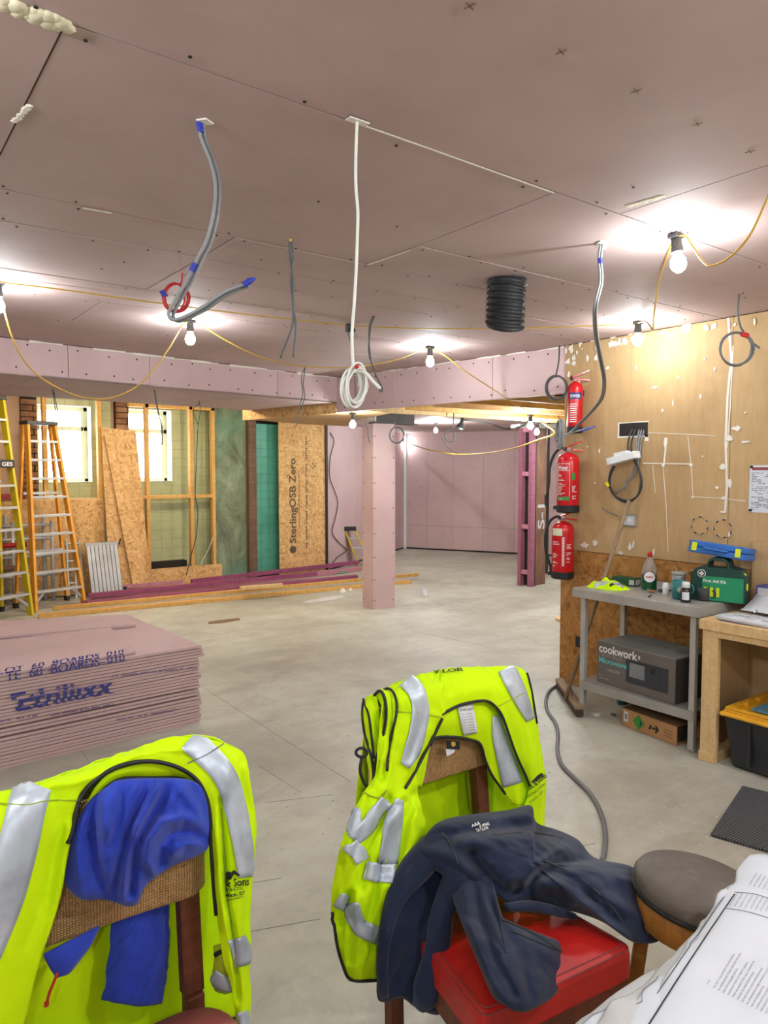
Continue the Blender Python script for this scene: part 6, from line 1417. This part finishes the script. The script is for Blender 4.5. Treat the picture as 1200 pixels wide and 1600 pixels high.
C1.trim([(345, 1262), (348, 1320), (352, 1380), (362, 1450), (372, 1520)], .002, 'seam', 'hivis_dirty', v1)
tx = MB(); C1.text(tx, '& Sons', 353, 1384, -.05, 17, 34); C1.text(tx, 'CONTRACTORS', 350, 1392, -.1, 7, 28, False); C1.text(tx, 'Mob. 07', 355, 1401, -.16, 8, 26); C1.text(tx, 'sitework', 354, 1407, -.22, 5, 26, False); tx.build('logo_lettering', 'ink', v1)['kind'] = 'stuff'
em = MB(); em.add([C1.cast(a, b, .004) for a, b in ((349, 1364), (358, 1360), (360, 1362), (365, 1358), (374, 1366), (371, 1368), (365, 1364), (361, 1373), (353, 1374))], [(0, 1, 2, 8), (2, 3, 6, 7), (2, 7, 8), (3, 4, 5, 6)]); em.build('logo_emblem', 'ink', v1)
# turned-up hem fold by the chair post
rows = [[(333, 1478, 1.44), (350, 1474, 1.43), (368, 1480, 1.43)], [(335, 1500, 1.43), (350, 1502, 1.41), (370, 1510, 1.42)], [(330, 1530, 1.43), (350, 1535, 1.41), (372, 1535, 1.42)], [(335, 1548, 1.44), (352, 1552, 1.42), (370, 1545, 1.43)]]
CF = Cloth(wrinkle(dense(patch_rows(rows), 6, 8), .008, 40, 2)); CF.mb.build('hem_fold', 'hivis_dirty', v1, smooth=True, solid=.003)
CF.band([(332, 1524), (352, 1536), (370, 1536)], 22, 'reflective_band', 'reflective', v1); CF.trim([(333, 1494), (345, 1488), (366, 1481)], .005, 'black_trim', 'black_trim', v1)
# ------------------------------------------------------------------ blue shirt
bs = thing('blue_shirt', 'royal blue long-sleeved shirt bundled over the left chair back', 'shirt', (.4, 1.4, .6))
ol = [(165, 1228), (185, 1217), (240, 1214), (300, 1217), (322, 1240), (330, 1290), (327, 1325), (305, 1340), (275, 1352), (245, 1371), (226, 1388), (216, 1412), (200, 1418), (182, 1413), (160, 1407), (128, 1408), (104, 1390), (99, 1370), (105, 1335), (115, 1290), (138, 1250)]
mb = cushion([(a, b, 1.418) for a, b in ol], (215, 1315, 1.40), .045, .016, 17, 4.0, aniso=(1.3, 1, .6), ns=140, nb=12, creases=[([(232, 1225), (205, 1290), (188, 1350), (180, 1400)], -.020, 7), ([(262, 1228), (236, 1275), (212, 1320), (204, 1395)], -.020, 7), ([(246, 1230), (218, 1285), (198, 1340), (192, 1405)], .018, 7), ([(318, 1290), (285, 1278), (250, 1286), (232, 1312), (230, 1345), (242, 1368)], .020, 8), ([(322, 1312), (296, 1300), (268, 1304), (252, 1322), (252, 1350)], -.020, 7), ([(308, 1318), (285, 1318), (270, 1335)], .014, 7), ([(150, 1240), (146, 1300), (150, 1350), (165, 1400)], -.018, 8), ([(165, 1235), (168, 1300), (172, 1360)], .012, 8), ([(128, 1280), (122, 1340), (130, 1400)], .012, 8), ([(300, 1225), (316, 1255), (322, 1290)], -.014, 6), ([(275, 1225), (295, 1255), (312, 1275)], .012, 7), ([(195, 1225), (190, 1270), (176, 1320)], -.012, 6)]); mb.build('body', 'royal_blue', bs, smooth=True, sub=1)
rows = [[(178, 1405, 1.525), (205, 1402, 1.512), (232, 1400, 1.512), (258, 1398, 1.525)], [(176, 1460, 1.528), (202, 1462, 1.5058), (232, 1462, 1.5058), (259, 1460, 1.525)], [(170, 1520, 1.528), (196, 1522, 1.5052), (226, 1522, 1.5052), (254, 1520, 1.525)], [(164, 1556, 1.528), (190, 1562, 1.5050), (220, 1567, 1.5050), (246, 1563, 1.525)]]
SL_ = Cloth(wrinkle(dense(patch_rows(rows), 8, 8), .008, 22, 6, (1, 1, 1))); SL_.mb.build('sleeve', 'royal_blue', bs, smooth=True, solid=.012); SL_.band([(206, 1420), (222, 1480), (219, 1560)], 1.8, 'seam', 'label_blue', bs)
rows = [[(68, 1490, 1.425), (105, 1470, 1.42), (152, 1446, 1.43)], [(78, 1506, 1.425), (110, 1494, 1.415), (136, 1474, 1.43)], [(90, 1522, 1.425), (100, 1518, 1.42), (108, 1510, 1.43)]]
CU = Cloth(dense(patch_rows(rows), 6, 6)); CU.mb.build('cuff', 'royal_blue', bs, smooth=True, solid=.01)
MB().tube(cat_rom([ony(a, b, 1.40) for a, b in ((90, 1520), (84, 1535), (77, 1552), (73, 1568))], 5), .0026, 6).build('red_cord', 'red_cable', bs, smooth=True); MB().tube([ony(73, 1566, 1.4), ony(72, 1572, 1.4)], .0045, 7).build('cord_end', 'red_cable', bs)

# ------------------------------------------------------------------ middle hi-vis vest
v2 = thing('hi_vis_vest', 'yellow hi-vis vest with black piping over the middle chair', 'vest', (1.37, 1.6, .4))
rows = [[(600, 1077, 1.60), (622, 1067, 1.605), (652, 1057, 1.61), (692, 1046, 1.615)],
        [(597, 1098, 1.555), (624, 1085, 1.545), (656, 1080, 1.545), (692, 1078, 1.555)],
        [(594, 1125, 1.545), (622, 1112, 1.53), (656, 1108, 1.53), (693, 1116, 1.54)],
        [(590, 1165, 1.54), (614, 1155, 1.515), (644, 1152, 1.515), (673, 1156, 1.53)],
        [(587, 1210, 1.53), (606, 1202, 1.505), (628, 1198, 1.505), (652, 1198, 1.52)],
        [(566, 1242, 1.52), (594, 1240, 1.49), (622, 1236, 1.485), (651, 1233, 1.50)],
        [(540, 1295, 1.51), (578, 1295, 1.47), (620, 1290, 1.465), (664, 1285, 1.49)],
        [(524, 1360, 1.50), (562, 1360, 1.455), (610, 1355, 1.445), (658, 1340, 1.48)],
        [(518, 1420, 1.49), (550, 1424, 1.445), (598, 1422, 1.43), (640, 1400, 1.47)],
        [(528, 1480, 1.48), (552, 1484, 1.445), (590, 1484, 1.435), (630, 1450, 1.46)],
        [(546, 1531, 1.48), (562, 1533, 1.45), (588, 1532, 1.45), (620, 1510, 1.46)]]
CR2 = [([(652, 1238), (604, 1270), (578, 1330), (562, 1385)], -.022, 7), ([(606, 1248), (574, 1320), (552, 1390), (532, 1440)], -.020, 7), ([(634, 1245), (592, 1298), (566, 1350), (548, 1420)], .020, 8), ([(650, 1262), (640, 1330), (612, 1380)], .016, 10), ([(592, 1345), (586, 1400), (572, 1440)], -.016, 7), ([(545, 1395), (552, 1440), (548, 1500)], -.016, 6), ([(598, 1385), (606, 1430), (590, 1500)], .014, 10), ([(606, 1100), (609, 1155), (596, 1215)], -.020, 5), ([(640, 1195), (668, 1140)], .012, 8), ([(660, 1240), (630, 1280), (622, 1350)], -.014, 6), ([(570, 1240), (556, 1290), (540, 1340)], .014, 8), ([(575, 1470), (600, 1480)], -.012, 7)]
g = wrinkle(dense(patch_rows(rows), 12, 20), .013, 14, 1.0, (1.2, 1.2, .5), creases=CR2); V2L = Cloth(g); V2L.mb.build('front_panel', 'hivis', v2, smooth=True, solid=.003)
rows = [[(688, 1117, 1.54), (687, 1092, 1.55), (687, 1066, 1.575), (688, 1047, 1.615)],
        [(722, 1100, 1.545), (722, 1080, 1.55), (724, 1060, 1.575), (726, 1043, 1.615)],
        [(756, 1094, 1.545), (760, 1076, 1.55), (764, 1058, 1.575), (768, 1042, 1.615)],
        [(777, 1108, 1.54), (790, 1088, 1.545), (802, 1066, 1.565), (814, 1045, 1.61)],
        [(790, 1142, 1.535), (806, 1122, 1.535), (818, 1100, 1.55), (830, 1074, 1.60)],
        [(806, 1185, 1.53), (818, 1168, 1.525), (828, 1150, 1.54), (838, 1128, 1.59)],
        [(826, 1226, 1.525), (832, 1212, 1.52), (838, 1196, 1.53), (846, 1178, 1.58)],
        [(818, 1262, 1.52), (830, 1252, 1.51), (842, 1240, 1.52), (853, 1222, 1.57)],
        [(806, 1300, 1.52), (824, 1300, 1.51), (840, 1295, 1.52), (850, 1290, 1.57)],
        [(806, 1340, 1.52), (824, 1340, 1.51), (838, 1335, 1.52), (846, 1330, 1.57)]]
V2R = Cloth(wrinkle(dense(patch_rows(rows), 9, 9), .007, 14, 5.0)); V2R.mb.build('front_panel', 'hivis', v2, smooth=True, solid=.003)
rows = [[(632, 1236, 1.55), (664, 1172, 1.556), (692, 1116, 1.56), (722, 1100, 1.562), (756, 1094, 1.562), (777, 1108, 1.56), (791, 1143, 1.556), (807, 1187, 1.55), (828, 1228, 1.545), (818, 1260, 1.54)],
        [(659, 1232, 1.55), (673, 1164, 1.553), (681, 1152, 1.555), (705, 1152, 1.556), (738, 1156, 1.556), (752, 1164, 1.555), (758, 1190, 1.548), (771, 1216, 1.54), (790, 1242, 1.535), (802, 1256, 1.535)]]
rows.insert(1, [((a[0] + b[0]) / 2, (a[1] + b[1]) / 2, (a[2] + b[2]) / 2 - .012) for a, b in zip(*rows)])
V2I = Cloth(wrinkle(dense(patch_rows(rows), 9, 8), .006, 16, 7.0)); V2I.mb.build('inner_yoke', 'hivis', v2, smooth=True, solid=.002)
# back panel
ridge = [(588, 1083), (622, 1066), (652, 1056), (692, 1045), (726, 1042), (768, 1041), (814, 1044), (832, 1078)]
R2 = [ony(a, b, 1.618) for a, b in ridge]; bp = [R2]
for k, (z, y) in enumerate(((.98, 1.655), (.82, 1.675), (.62, 1.68), (.45, 1.675), (.36, 1.67))): bp.append([Vector((p.x - .01 * k * (1 - i / 7) * 1.5 + .006 * k * i / 7, y + .014 * math.sin(i * 2.1 + k * .5), z + .012 * math.sin(i * 1.7))) for i, p in enumerate(R2)])
g = wrinkle(dense(bp, 9, 8), .02, 10, 11.0, (1, 1, .4)); V2B = Cloth(g); V2B.mb.build('back_panel', 'hivis', v2, smooth=True, solid=.003)
MB().tube([g[-1][j] for j in range(0, len(g[0]), 2)], .006, 7).build('black_trim', 'black_trim', v2, smooth=True)
# armhole folds at the left
rows = [[(567, 1092, 1.63), (575, 1088, 1.60), (588, 1082, 1.59)], [(566, 1120, 1.61), (577, 1118, 1.575), (592, 1110, 1.57)], [(570, 1155, 1.60), (580, 1155, 1.56), (596, 1150, 1.565)], [(577, 1190, 1.59), (585, 1190, 1.55), (596, 1190, 1.56)], [(578, 1228, 1.57), (588, 1232, 1.535), (600, 1226, 1.54)]]
VF = Cloth(wrinkle(dense(patch_rows(rows), 7, 7), .012, 26, 2)); VF.mb.build('armhole_fold', 'hivis', v2, smooth=True, solid=.003)
rows = [[(585, 1082, 1.575), (594, 1076, 1.56), (606, 1080, 1.555)], [(597, 1105, 1.56), (604, 1100, 1.54), (612, 1100, 1.54)], [(596, 1150, 1.555), (603, 1148, 1.53), (612, 1146, 1.53)], [(585, 1200, 1.55), (592, 1204, 1.52), (604, 1204, 1.515)], [(581, 1230, 1.54), (592, 1232, 1.51), (606, 1228, 1.505)]]
VG = Cloth(wrinkle(dense(patch_rows(rows), 7, 7), .006, 26, 4)); VG.mb.build('armhole_fold', 'hivis', v2, smooth=True, solid=.003)
VF.trim([(567, 1095), (568, 1125), (572, 1152), (580, 1178), (584, 1200), (585, 1226)], .0042, 'black_trim', 'black_trim', v2); VF.trim([(568, 1094), (577, 1118), (580, 1150), (584, 1185)], .0036, 'black_trim', 'black_trim', v2)
VG.trim([(585, 1088), (594, 1078), (603, 1096), (604, 1120), (599, 1155), (588, 1192), (585, 1226)], .0044, 'black_trim', 'black_trim', v2, .004)
V2L.trim([(596, 1079), (610, 1078), (620, 1095), (618, 1125), (610, 1165), (606, 1205)], .0036, 'black_trim', 'black_trim', v2, .004)
MB().tube(loops(ony(565, 1176, 1.53), RT, UPZ, .014, .011, 1, 2, .05, .003), .0042, 6).build('trim_loop', 'black_trim', v2, smooth=True)
MB().tube(cat_rom([ony(a, b, 1.53) for a, b in ((565, 1185), (563, 1205), (570, 1225), (580, 1232))], 5), .0045, 6).build('black_trim', 'black_trim', v2, smooth=True)
# black piping of the front opening and the neckline
V2L.trim([(632, 1232), (650, 1200), (672, 1158), (690, 1122)], .0044, 'black_trim', 'black_trim', v2, .004)
V2R.trim([(690, 1118), (705, 1107), (722, 1101), (756, 1095), (776, 1108), (790, 1142), (806, 1185), (827, 1227)], .0042, 'black_trim', 'black_trim', v2, .003)
V2I.trim([(673, 1165), (681, 1153), (705, 1153), (738, 1157), (751, 1165), (757, 1190), (770, 1216), (789, 1241)], .0042, 'black_trim', 'black_trim', v2, .002)
V2R.trim([(822, 1049), (829, 1075), (834, 1105), (838, 1130)], .004, 'black_trim', 'black_trim', v2, .002)
V2L.band([(634, 1064), (650, 1082), (656, 1108), (652, 1140), (643, 1172), (632, 1196)], [26, 27, 26, 26, 25, 16], 'reflective_band', 'reflective', v2, .004); V2R.band([(790, 1045), (800, 1064), (812, 1090), (828, 1125)], [27, 27, 24, 14], 'reflective_band', 'reflective', v2, .004)
V2I.band([(776, 1118), (782, 1150), (791, 1190), (800, 1226)], [16, 27, 29, 31], 'reflective_band', 'reflective', v2, .004)
V2L.band([(556, 1262), (552, 1285), (560, 1305)], [14, 24, 26], 'reflective_band', 'reflective', v2, .004); V2L.band([(552, 1312), (578, 1285), (604, 1250)], [22, 24, 22], 'reflective_band', 'reflective', v2, .005); V2L.band([(546, 1318), (560, 1335), (566, 1344)], 24, 'reflective_band', 'reflective', v2, .006)
V2L.band([(624, 1248), (614, 1290), (605, 1350)], [12, 26, 32], 'reflective_band', 'reflective', v2, .004); V2L.band([(568, 1358), (592, 1364), (616, 1366)], 30, 'reflective_band', 'reflective', v2, .005); V2L.band([(548, 1412), (560, 1445), (592, 1462)], [22, 26, 28], 'reflective_band', 'reflective', v2, .004); V2L.band([(528, 1404), (543, 1412)], 24, 'reflective_band', 'reflective', v2, .005)
V2L.trim([(519, 1425), (508, 1432), (510, 1444), (522, 1442), (527, 1475), (536, 1510), (546, 1529), (566, 1532), (588, 1531)], .0042, 'black_trim', 'black_trim', v2, .002)
V2L.band([(566, 1238), (590, 1246), (604, 1234)], 2, 'seam', 'hivis_dirty', v2, .004); V2L.band([(594, 1113), (640, 1113), (690, 1120)], 1.4, 'seam', 'hivis_dirty', v2, .0035); V2R.band([(778, 1103), (800, 1092), (818, 1082)], 1.4, 'seam', 'hivis_dirty', v2, .0045)
lb = V2I.band([(725, 1102), (729, 1122), (734, 1146)], [24, 24, 22], 'care_label', 'white_plastic', v2, .005); tx = MB(); V2I.text(tx, 'EN ISO 20471', 717, 1112, -.12, 5, 20, True, .0065)
for k in range(8): V2I.text(tx, 'size washing', 719 + k * .9, 1117 + k * 4, -.12, 2.6, 16, False, .0065)
tx.build('label_print', 'grey_ink', lb)['kind'] = 'stuff'
bt_ = MB().extr([ony(a, b, 1.54) for a, b in ((697, 1157), (717, 1158), (718, 1171), (698, 1170))], (0, -.002, 0)).build('brand_tag', 'ink', v2); MB().extr([ony(a, b, 1.541) for a, b in ((696, 1170), (711, 1171), (710, 1175), (698, 1182))], (0, -.001, 0)).build('size_tag', 'white_plastic', v2); MB().extr([ony(a, b, 1.5375) for a, b in ((705, 1159), (711, 1159), (712, 1164), (708, 1167), (705, 1164))], (0, -.0006, 0)).build('tag_crest', 'yellow_cable', bt_)
tx = MB(); V2R.text(tx, 'TAYLOR & SONS', 815, 1246, -.72, 9.5, 50, True, .005); V2R.text(tx, 'CONTRACTORS', 822, 1250, -.72, 5, 38, False, .005); V2R.text(tx, 'Mob. 07', 828, 1254, -.72, 4.5, 26, False, .005); tx.build('logo_lettering', 'ink', v2)['kind'] = 'stuff'
em = MB(); em.add([V2R.cast(a, b, .005) for a, b in ((828, 1222), (838, 1211), (844, 1207), (848, 1214), (844, 1213), (836, 1221))], [(0, 1, 5), (1, 2, 4, 5), (2, 3, 4)]); em.build('logo_emblem', 'ink', v2)
tx = MB(); V2L.text(tx, 'Y', 676, 1054, -.1, 6, 12, True, .005); V2R.text(tx, 'LOR', 690, 1053, -.1, 7, 34, True, .005); tx.build('back_lettering', 'ink', v2)['kind'] = 'stuff'
# crumpled inside bulge behind the post
mb = cushion([(a, b, 1.64) for a, b in ((730, 1205), (748, 1215), (762, 1205), (762, 1240), (760, 1275), (740, 1280), (732, 1250))], (746, 1240, 1.63), .03, .02, 30, 9.0, ns=42, nb=5); mb.build('crumpled_lining', 'hivis_dirty', v2, smooth=True)

# ------------------------------------------------------------------ navy hoodie on the red seat
hd = thing('navy_hoodie', 'dusty navy hooded sweatshirt slung over the red seat', 'hoodie', (1.35, 1.25, .47))
tor = [(652, 1332, 1.42), (672, 1292, 1.45), (700, 1277, 1.47), (745, 1270, 1.48), (795, 1264, 1.48), (830, 1257, 1.47), (838, 1284, 1.45), (872, 1296, 1.42), (905, 1312, 1.38), (930, 1340, 1.32), (985, 1352, 1.22), (1010, 1370, 1.16), (1035, 1394, 1.10), (1034, 1425, 1.07), (1029, 1446, 1.05), (1035, 1470, 1.035), (1010, 1477, 1.035), (985, 1471, 1.05), (945, 1443, 1.12), (905, 1428, 1.17), (865, 1420, 1.21), (828, 1412, 1.25), (800, 1416, 1.25), (778, 1402, 1.27), (750, 1385, 1.30), (690, 1368, 1.36)]
mb = cushion(tor, (835, 1350, 1.27), .065, .024, 12, 2.0, back=.2, ns=150, nb=14, aniso=(1.0, 1.5, 1.0), creases=[([(735, 1335), (765, 1372), (795, 1400)], -.030, 10), ([(725, 1318), (790, 1312), (860, 1322), (925, 1348)], .022, 13), ([(805, 1395), (850, 1362), (905, 1344), (965, 1354)], -.030, 9), ([(845, 1378), (925, 1388), (985, 1425), (1010, 1465)], .020, 13), ([(868, 1362), (915, 1392), (955, 1436)], -.022, 8), ([(690, 1290), (745, 1281), (825, 1272)], .016, 8), ([(680, 1308), (755, 1297), (842, 1290)], -.018, 7), ([(820, 1380), (840, 1350), (880, 1325)], .016, 8), ([(905, 1410), (940, 1420), (975, 1460)], .014, 8), ([(990, 1365), (1000, 1410), (998, 1460)], -.014, 7), ([(660, 1330), (700, 1335), (740, 1360)], .016, 9)]); HB_ = cl_from(mb); mb.build('body', 'navy', hd, smooth=True, sub=1)
slv = [(700, 1340, 1.42), (720, 1318, 1.43), (752, 1330, 1.40), (772, 1385, 1.27), (785, 1430, 1.20), (800, 1440, 1.19), (850, 1460, 1.165), (895, 1481, 1.145), (888, 1520, 1.10), (870, 1555, 1.055), (838, 1577, 1.03), (812, 1584, 1.03), (786, 1572, 1.05), (768, 1556, 1.075), (748, 1510, 1.13), (723, 1450, 1.21), (704, 1395, 1.32)]
mb = cushion(slv, (790, 1490, 1.12), .045, .012, 15, 6.0, back=.2, ns=120, nb=10, creases=[([(742, 1370), (752, 1440), (775, 1500), (805, 1555)], -.014, 6), ([(722, 1360), (735, 1440), (760, 1520), (790, 1565)], .012, 8), ([(770, 1400), (800, 1450), (850, 1490), (880, 1510)], .008, 8), ([(760, 1395), (785, 1450), (815, 1500), (830, 1560)], -.010, 7), ([(860, 1475), (850, 1520), (835, 1565)], .006, 9)]); SV = cl_from(mb); mb.build('sleeve', 'navy', hd, smooth=True, sub=1)
SV.band([(783, 1436), (840, 1462), (884, 1492)], 2.2, 'cuff_seam', 'charcoal', hd, .002); SV.band([(800, 1455), (835, 1470), (868, 1484)], 1.5, 'seam', 'charcoal', hd, .002)
hood = [(690, 1300, 1.44), (665, 1330, 1.44), (632, 1372, 1.43), (608, 1410, 1.42), (596, 1450, 1.41), (590, 1510, 1.40), (589, 1556, 1.40), (600, 1566, 1.40), (628, 1560, 1.375), (650, 1575, 1.36), (682, 1586, 1.35), (694, 1572, 1.33), (698, 1520, 1.33), (704, 1480, 1.32), (708, 1440, 1.32), (706, 1400, 1.34), (700, 1350, 1.38)]
mb = cushion(hood, (650, 1460, 1.385), .012, .010, 12, 3.0, back=.8, ns=100, nb=8); mb.build('hood_back', 'navy', hd, smooth=True)
def soft(path, rad, seed, amp=.006, flat=.75): 
    m_ = MB().tube(cat_rom([ony(*p) for p in path], 7), [r for r in [v.x for v in cat_rom([Vector((r, 0, 0)) for r in rad], 7)]], 16, True, flat)
    m_.v = [v + (EYE - v).normalized() * amp * noise.noise(v * 22 + Vector((seed, 0, 0))) for v in m_.v]; return m_
soft([(690, 1308, 1.42), (655, 1350, 1.41), (622, 1395, 1.40), (604, 1450, 1.39), (597, 1510, 1.39), (600, 1555, 1.385)], [.035, .045, .03, .02, .017, .015], 1).build('hood_edge', 'navy', hd, smooth=True)
soft([(706, 1378, 1.34), (690, 1430, 1.325), (682, 1490, 1.325), (668, 1545, 1.33), (655, 1572, 1.345)], [.028, .030, .034, .038, .02], 5).build('hood_edge', 'navy', hd, smooth=True)
soft([(700, 1320, 1.40), (706, 1345, 1.35), (712, 1380, 1.32), (706, 1420, 1.31)], [.03, .034, .03, .02], 8).build('shoulder_fold', 'navy', hd, smooth=True)
soft([(790, 1418, 1.215), (830, 1416, 1.20), (870, 1424, 1.185), (898, 1432, 1.17)], [.012, .016, .016, .01], 3).build('hem_rib', 'navy', hd, smooth=True)
tx = MB(); HB_.text(tx, 'TAYLOR', 744, 1303, -.28, 9, 20, True, .004); HB_.text(tx, '& SONS', 748, 1294, -.28, 5, 16, True, .004); HB_.text(tx, 'AAA', 736, 1293, -.28, 6, 14, True, .004); tx.build('logo_lettering', 'white_ink', hd)['kind'] = 'stuff'
for a in ([(690, 1300), (705, 1322), (716, 1350)], [(770, 1305), (830, 1300), (880, 1310)], [(850, 1345), (905, 1370), (960, 1420), (985, 1465)], [(1005, 1372), (1012, 1410), (1012, 1465)]): HB_.trim(a, .002, 'seam', 'charcoal', hd, .001)

# ------------------------------------------------------------------ stool
sc_ = Vector((1.765, .985, 0)); st = thing('round_stool', 'round stool with worn dark vinyl top and wooden legs', 'stool', sc_)
TS = Matrix.Translation(sc_ + Vector((0, 0, .575))) @ Matrix.Rotation(math.radians(4), 4, 'X') @ Matrix.Rotation(math.radians(5), 4, 'Y')
MB().lathe([(.15, -.045), (.158, -.042), (.164, -.03), (.164, -.012), (.156, 0), (.12, .008), (.06, .011), (.0005, .012)], (0, 0, 0), 48, TS).build('seat', 'stool_vinyl', st, smooth=True)
MB().lathe([(.16, -.05), (.165, -.047), (.165, -.038), (.16, -.036)], (0, 0, 0), 48, TS).build('rim_piping', 'black_rubber', st, smooth=True)
MB().lathe([(.135, -.125), (.15, -.12), (.152, -.05), (.14, -.048)], (0, 0, 0), 40, TS).build('apron', 'stool_wood', st, smooth=True)
for k in range(4):
    a = .6 + k * math.pi / 2; d = Vector((math.cos(a), math.sin(a), 0)); MB().bar(sc_ + d * .185, sc_ + d * .125 + Vector((0, 0, .53)), .04, .035, d).build('leg', 'stool_wood', st, bevel=.004)
    b = a + math.pi / 2; e = Vector((math.cos(b), math.sin(b), 0)); MB().bar(sc_ + d * .165 + Vector((0, 0, .2)), sc_ + e * .165 + Vector((0, 0, .2)), .02, .03).build('stretcher', 'stool_wood', st)
# ------------------------------------------------------------------ table with drawings
tbz = .755
tb2 = thing('site_table', 'site table at the bottom right corner carrying the drawings', 'table', (1.6, .35, 0))
MB().box((.86, -.1, tbz - .03), (2.5, .69, tbz - .002)).build('tabletop', 'timber_pale', tb2, bevel=.003)
for x in (.9, 2.42):
    for y in (-.02, .62): MB().box((x - .025, y - .025, 0), (x + .025, y + .025, tbz - .03)).build('leg', 'timber_pale', tb2)
def drawing(z, pa, pb, seed, mat, name, label, curl, n=46, deep=.75, sag=.05):
    """large sheet; its far-left edge runs through the two frame points pa, pb and curls over"""
    A = onz(*pa, z); B = onz(*pb, z); u = (B - A); u.z = 0; L = u.length; u.normalize(); v = Vector((u.y, -u.x, 0)); rows = []
    for i in range(n + 1):
        x = -.15 + (L + .35) * i / n; row = []
        wob = .010 * noise.noise(Vector((x * 5, seed, 0))) + .007 * noise.noise(Vector((x * 17, seed, 3)))
        for t in (0, .006, .015, .03, .05, .08, .12, .18, .27, .4, .6, .8, 1.0):
            y = -wob * (1 - t) + deep * t; s_ = max(0, 1 - t / .15)
            zz = z + curl * math.sin(s_ * math.pi * .7) - sag * s_ ** 3 * (.6 + .6 * noise.noise(Vector((x * 7, seed * 3, 1)))) + (.0035 * noise.noise(Vector((x * 9, t * 12, seed))) + .003 * noise.noise(Vector((x * 26, t * 40, seed)))) * (1 if t < .5 else .3)
            p = A + u * x + v * y; p.z = zz; row.append(p)
        rows.append(row)
    c = Cloth(rows); o = c.mb.build(name, mat, smooth=True, solid=.0012); tag(o, label, 'drawing', 'large drawings piled on the table'); return c, o
drawing(tbz + .004, (862, 1612), (1196, 1366), 1, 'paper_grey', 'drawing_sheet', 'lowest large drawing sheet poking out at the left of the pile', .010)  # greyer paper colour puts shading into the lower sheets
LW2, lo2 = drawing(tbz + .012, (884, 1612), (1198, 1362), 2, 'paper', 'drawing_sheet', 'second drawing sheet from below with frayed edge', .012)
drawing(tbz + .020, (915, 1612), (1140, 1392), 3, 'paper_grey', 'drawing_sheet', 'third drawing sheet from below in the table pile', .012, sag=.035)
LW4, lo4 = drawing(tbz + .028, (950, 1612), (1132, 1392), 4, 'paper', 'drawing_sheet', 'fourth drawing sheet under the top one', .012, sag=.03)
TOPD, topo = drawing(tbz + .040, (984, 1612), (1128, 1392), 5, 'paper', 'top_drawing', 'top large drawing sheet with rotated notes and frame lines', .012, sag=.03)
lo4['_b'] = tuple(lo4.location); lo2['_b'] = tuple(lo2.location)
for D_s, o_s, pts, w in ((LW4, lo4, [(957, 1604), (1010, 1540), (1050, 1488)], .0012), (LW2, lo2, [(905, 1606), (960, 1555), (1010, 1508)], .0012)):
    q = MB(); P = [D_s.cast(p.x, p.y, .0012) for p in cat_rom([Vector((a, b, 0)) for a, b in pts], 8)]
    for a, b in zip(P, P[1:]): q.bar(a, b, w, .0004)
    q.build('frame_lines', 'grey_ink', o_s)['kind'] = 'stuff'
topo['_b'] = tuple(topo.location)
tx = MB()
def dline(pts, w, mb): 
    P = [TOPD.cast(a, b, .0015) for a, b in [(p.x, p.y) for p in cat_rom([Vector((a, b, 0)) for a, b in pts], 8)]]
    for a, b in zip(P, P[1:]): mb.bar(a, b, w, .0004)
dline([(1012, 1606), (1060, 1530), (1105, 1462), (1148, 1398)], .0022, tx); dline([(993, 1606), (1040, 1535), (1085, 1470), (1132, 1402)], .0012, tx); dline([(1135, 1420), (1170, 1426), (1210, 1438)], .0012, tx); dline([(1148, 1395), (1180, 1398), (1210, 1408)], .0012, tx)
tx.build('frame_lines', 'ink', topo)['kind'] = 'stuff'
tx = MB(); r_ = random.Random(12)
words = ['DO NOT SCALE FROM THIS DRAWING', 'ALL DIMENSIONS TO BE CHECKED ON SITE', 'READ WITH ENGINEERS DETAILS', 'CONTRACTOR TO VERIFY LEVELS', 'FIRE BOARD TO ALL SOFFITS', 'NOTES TO SPECIFICATION']
ang = -math.atan2(185, 110)
for k in range(13):
    TOPD.text(tx, words[k % 6], 1116 + k * 7.4, 1546 + k * 3.6, ang, 4.2, (62, 68, 44, 60, 66, 50)[k % 6] * (1 if k < 8 else .85), False, .0016)
for k in range(9):
    TOPD.text(tx, words[(k + 2) % 6], 1141 + k * 8, 1417 + k * 1.2, ang, 3.4, 24, False, .0016); 
for k in range(5): TOPD.text(tx, words[(k + 1) % 6], 1172 + k * 7, 1385 + k * 2, ang, 3.4, 22, False, .0016)
TOPD.text(tx, 'NOTES', 1106, 1540, ang, 4, 8, False, .0016)
tx.build('printed_notes', 'grey_ink', topo)['kind'] = 'stuff'

for o in bpy.data.objects:
    if '_b' in o: del o['_b']
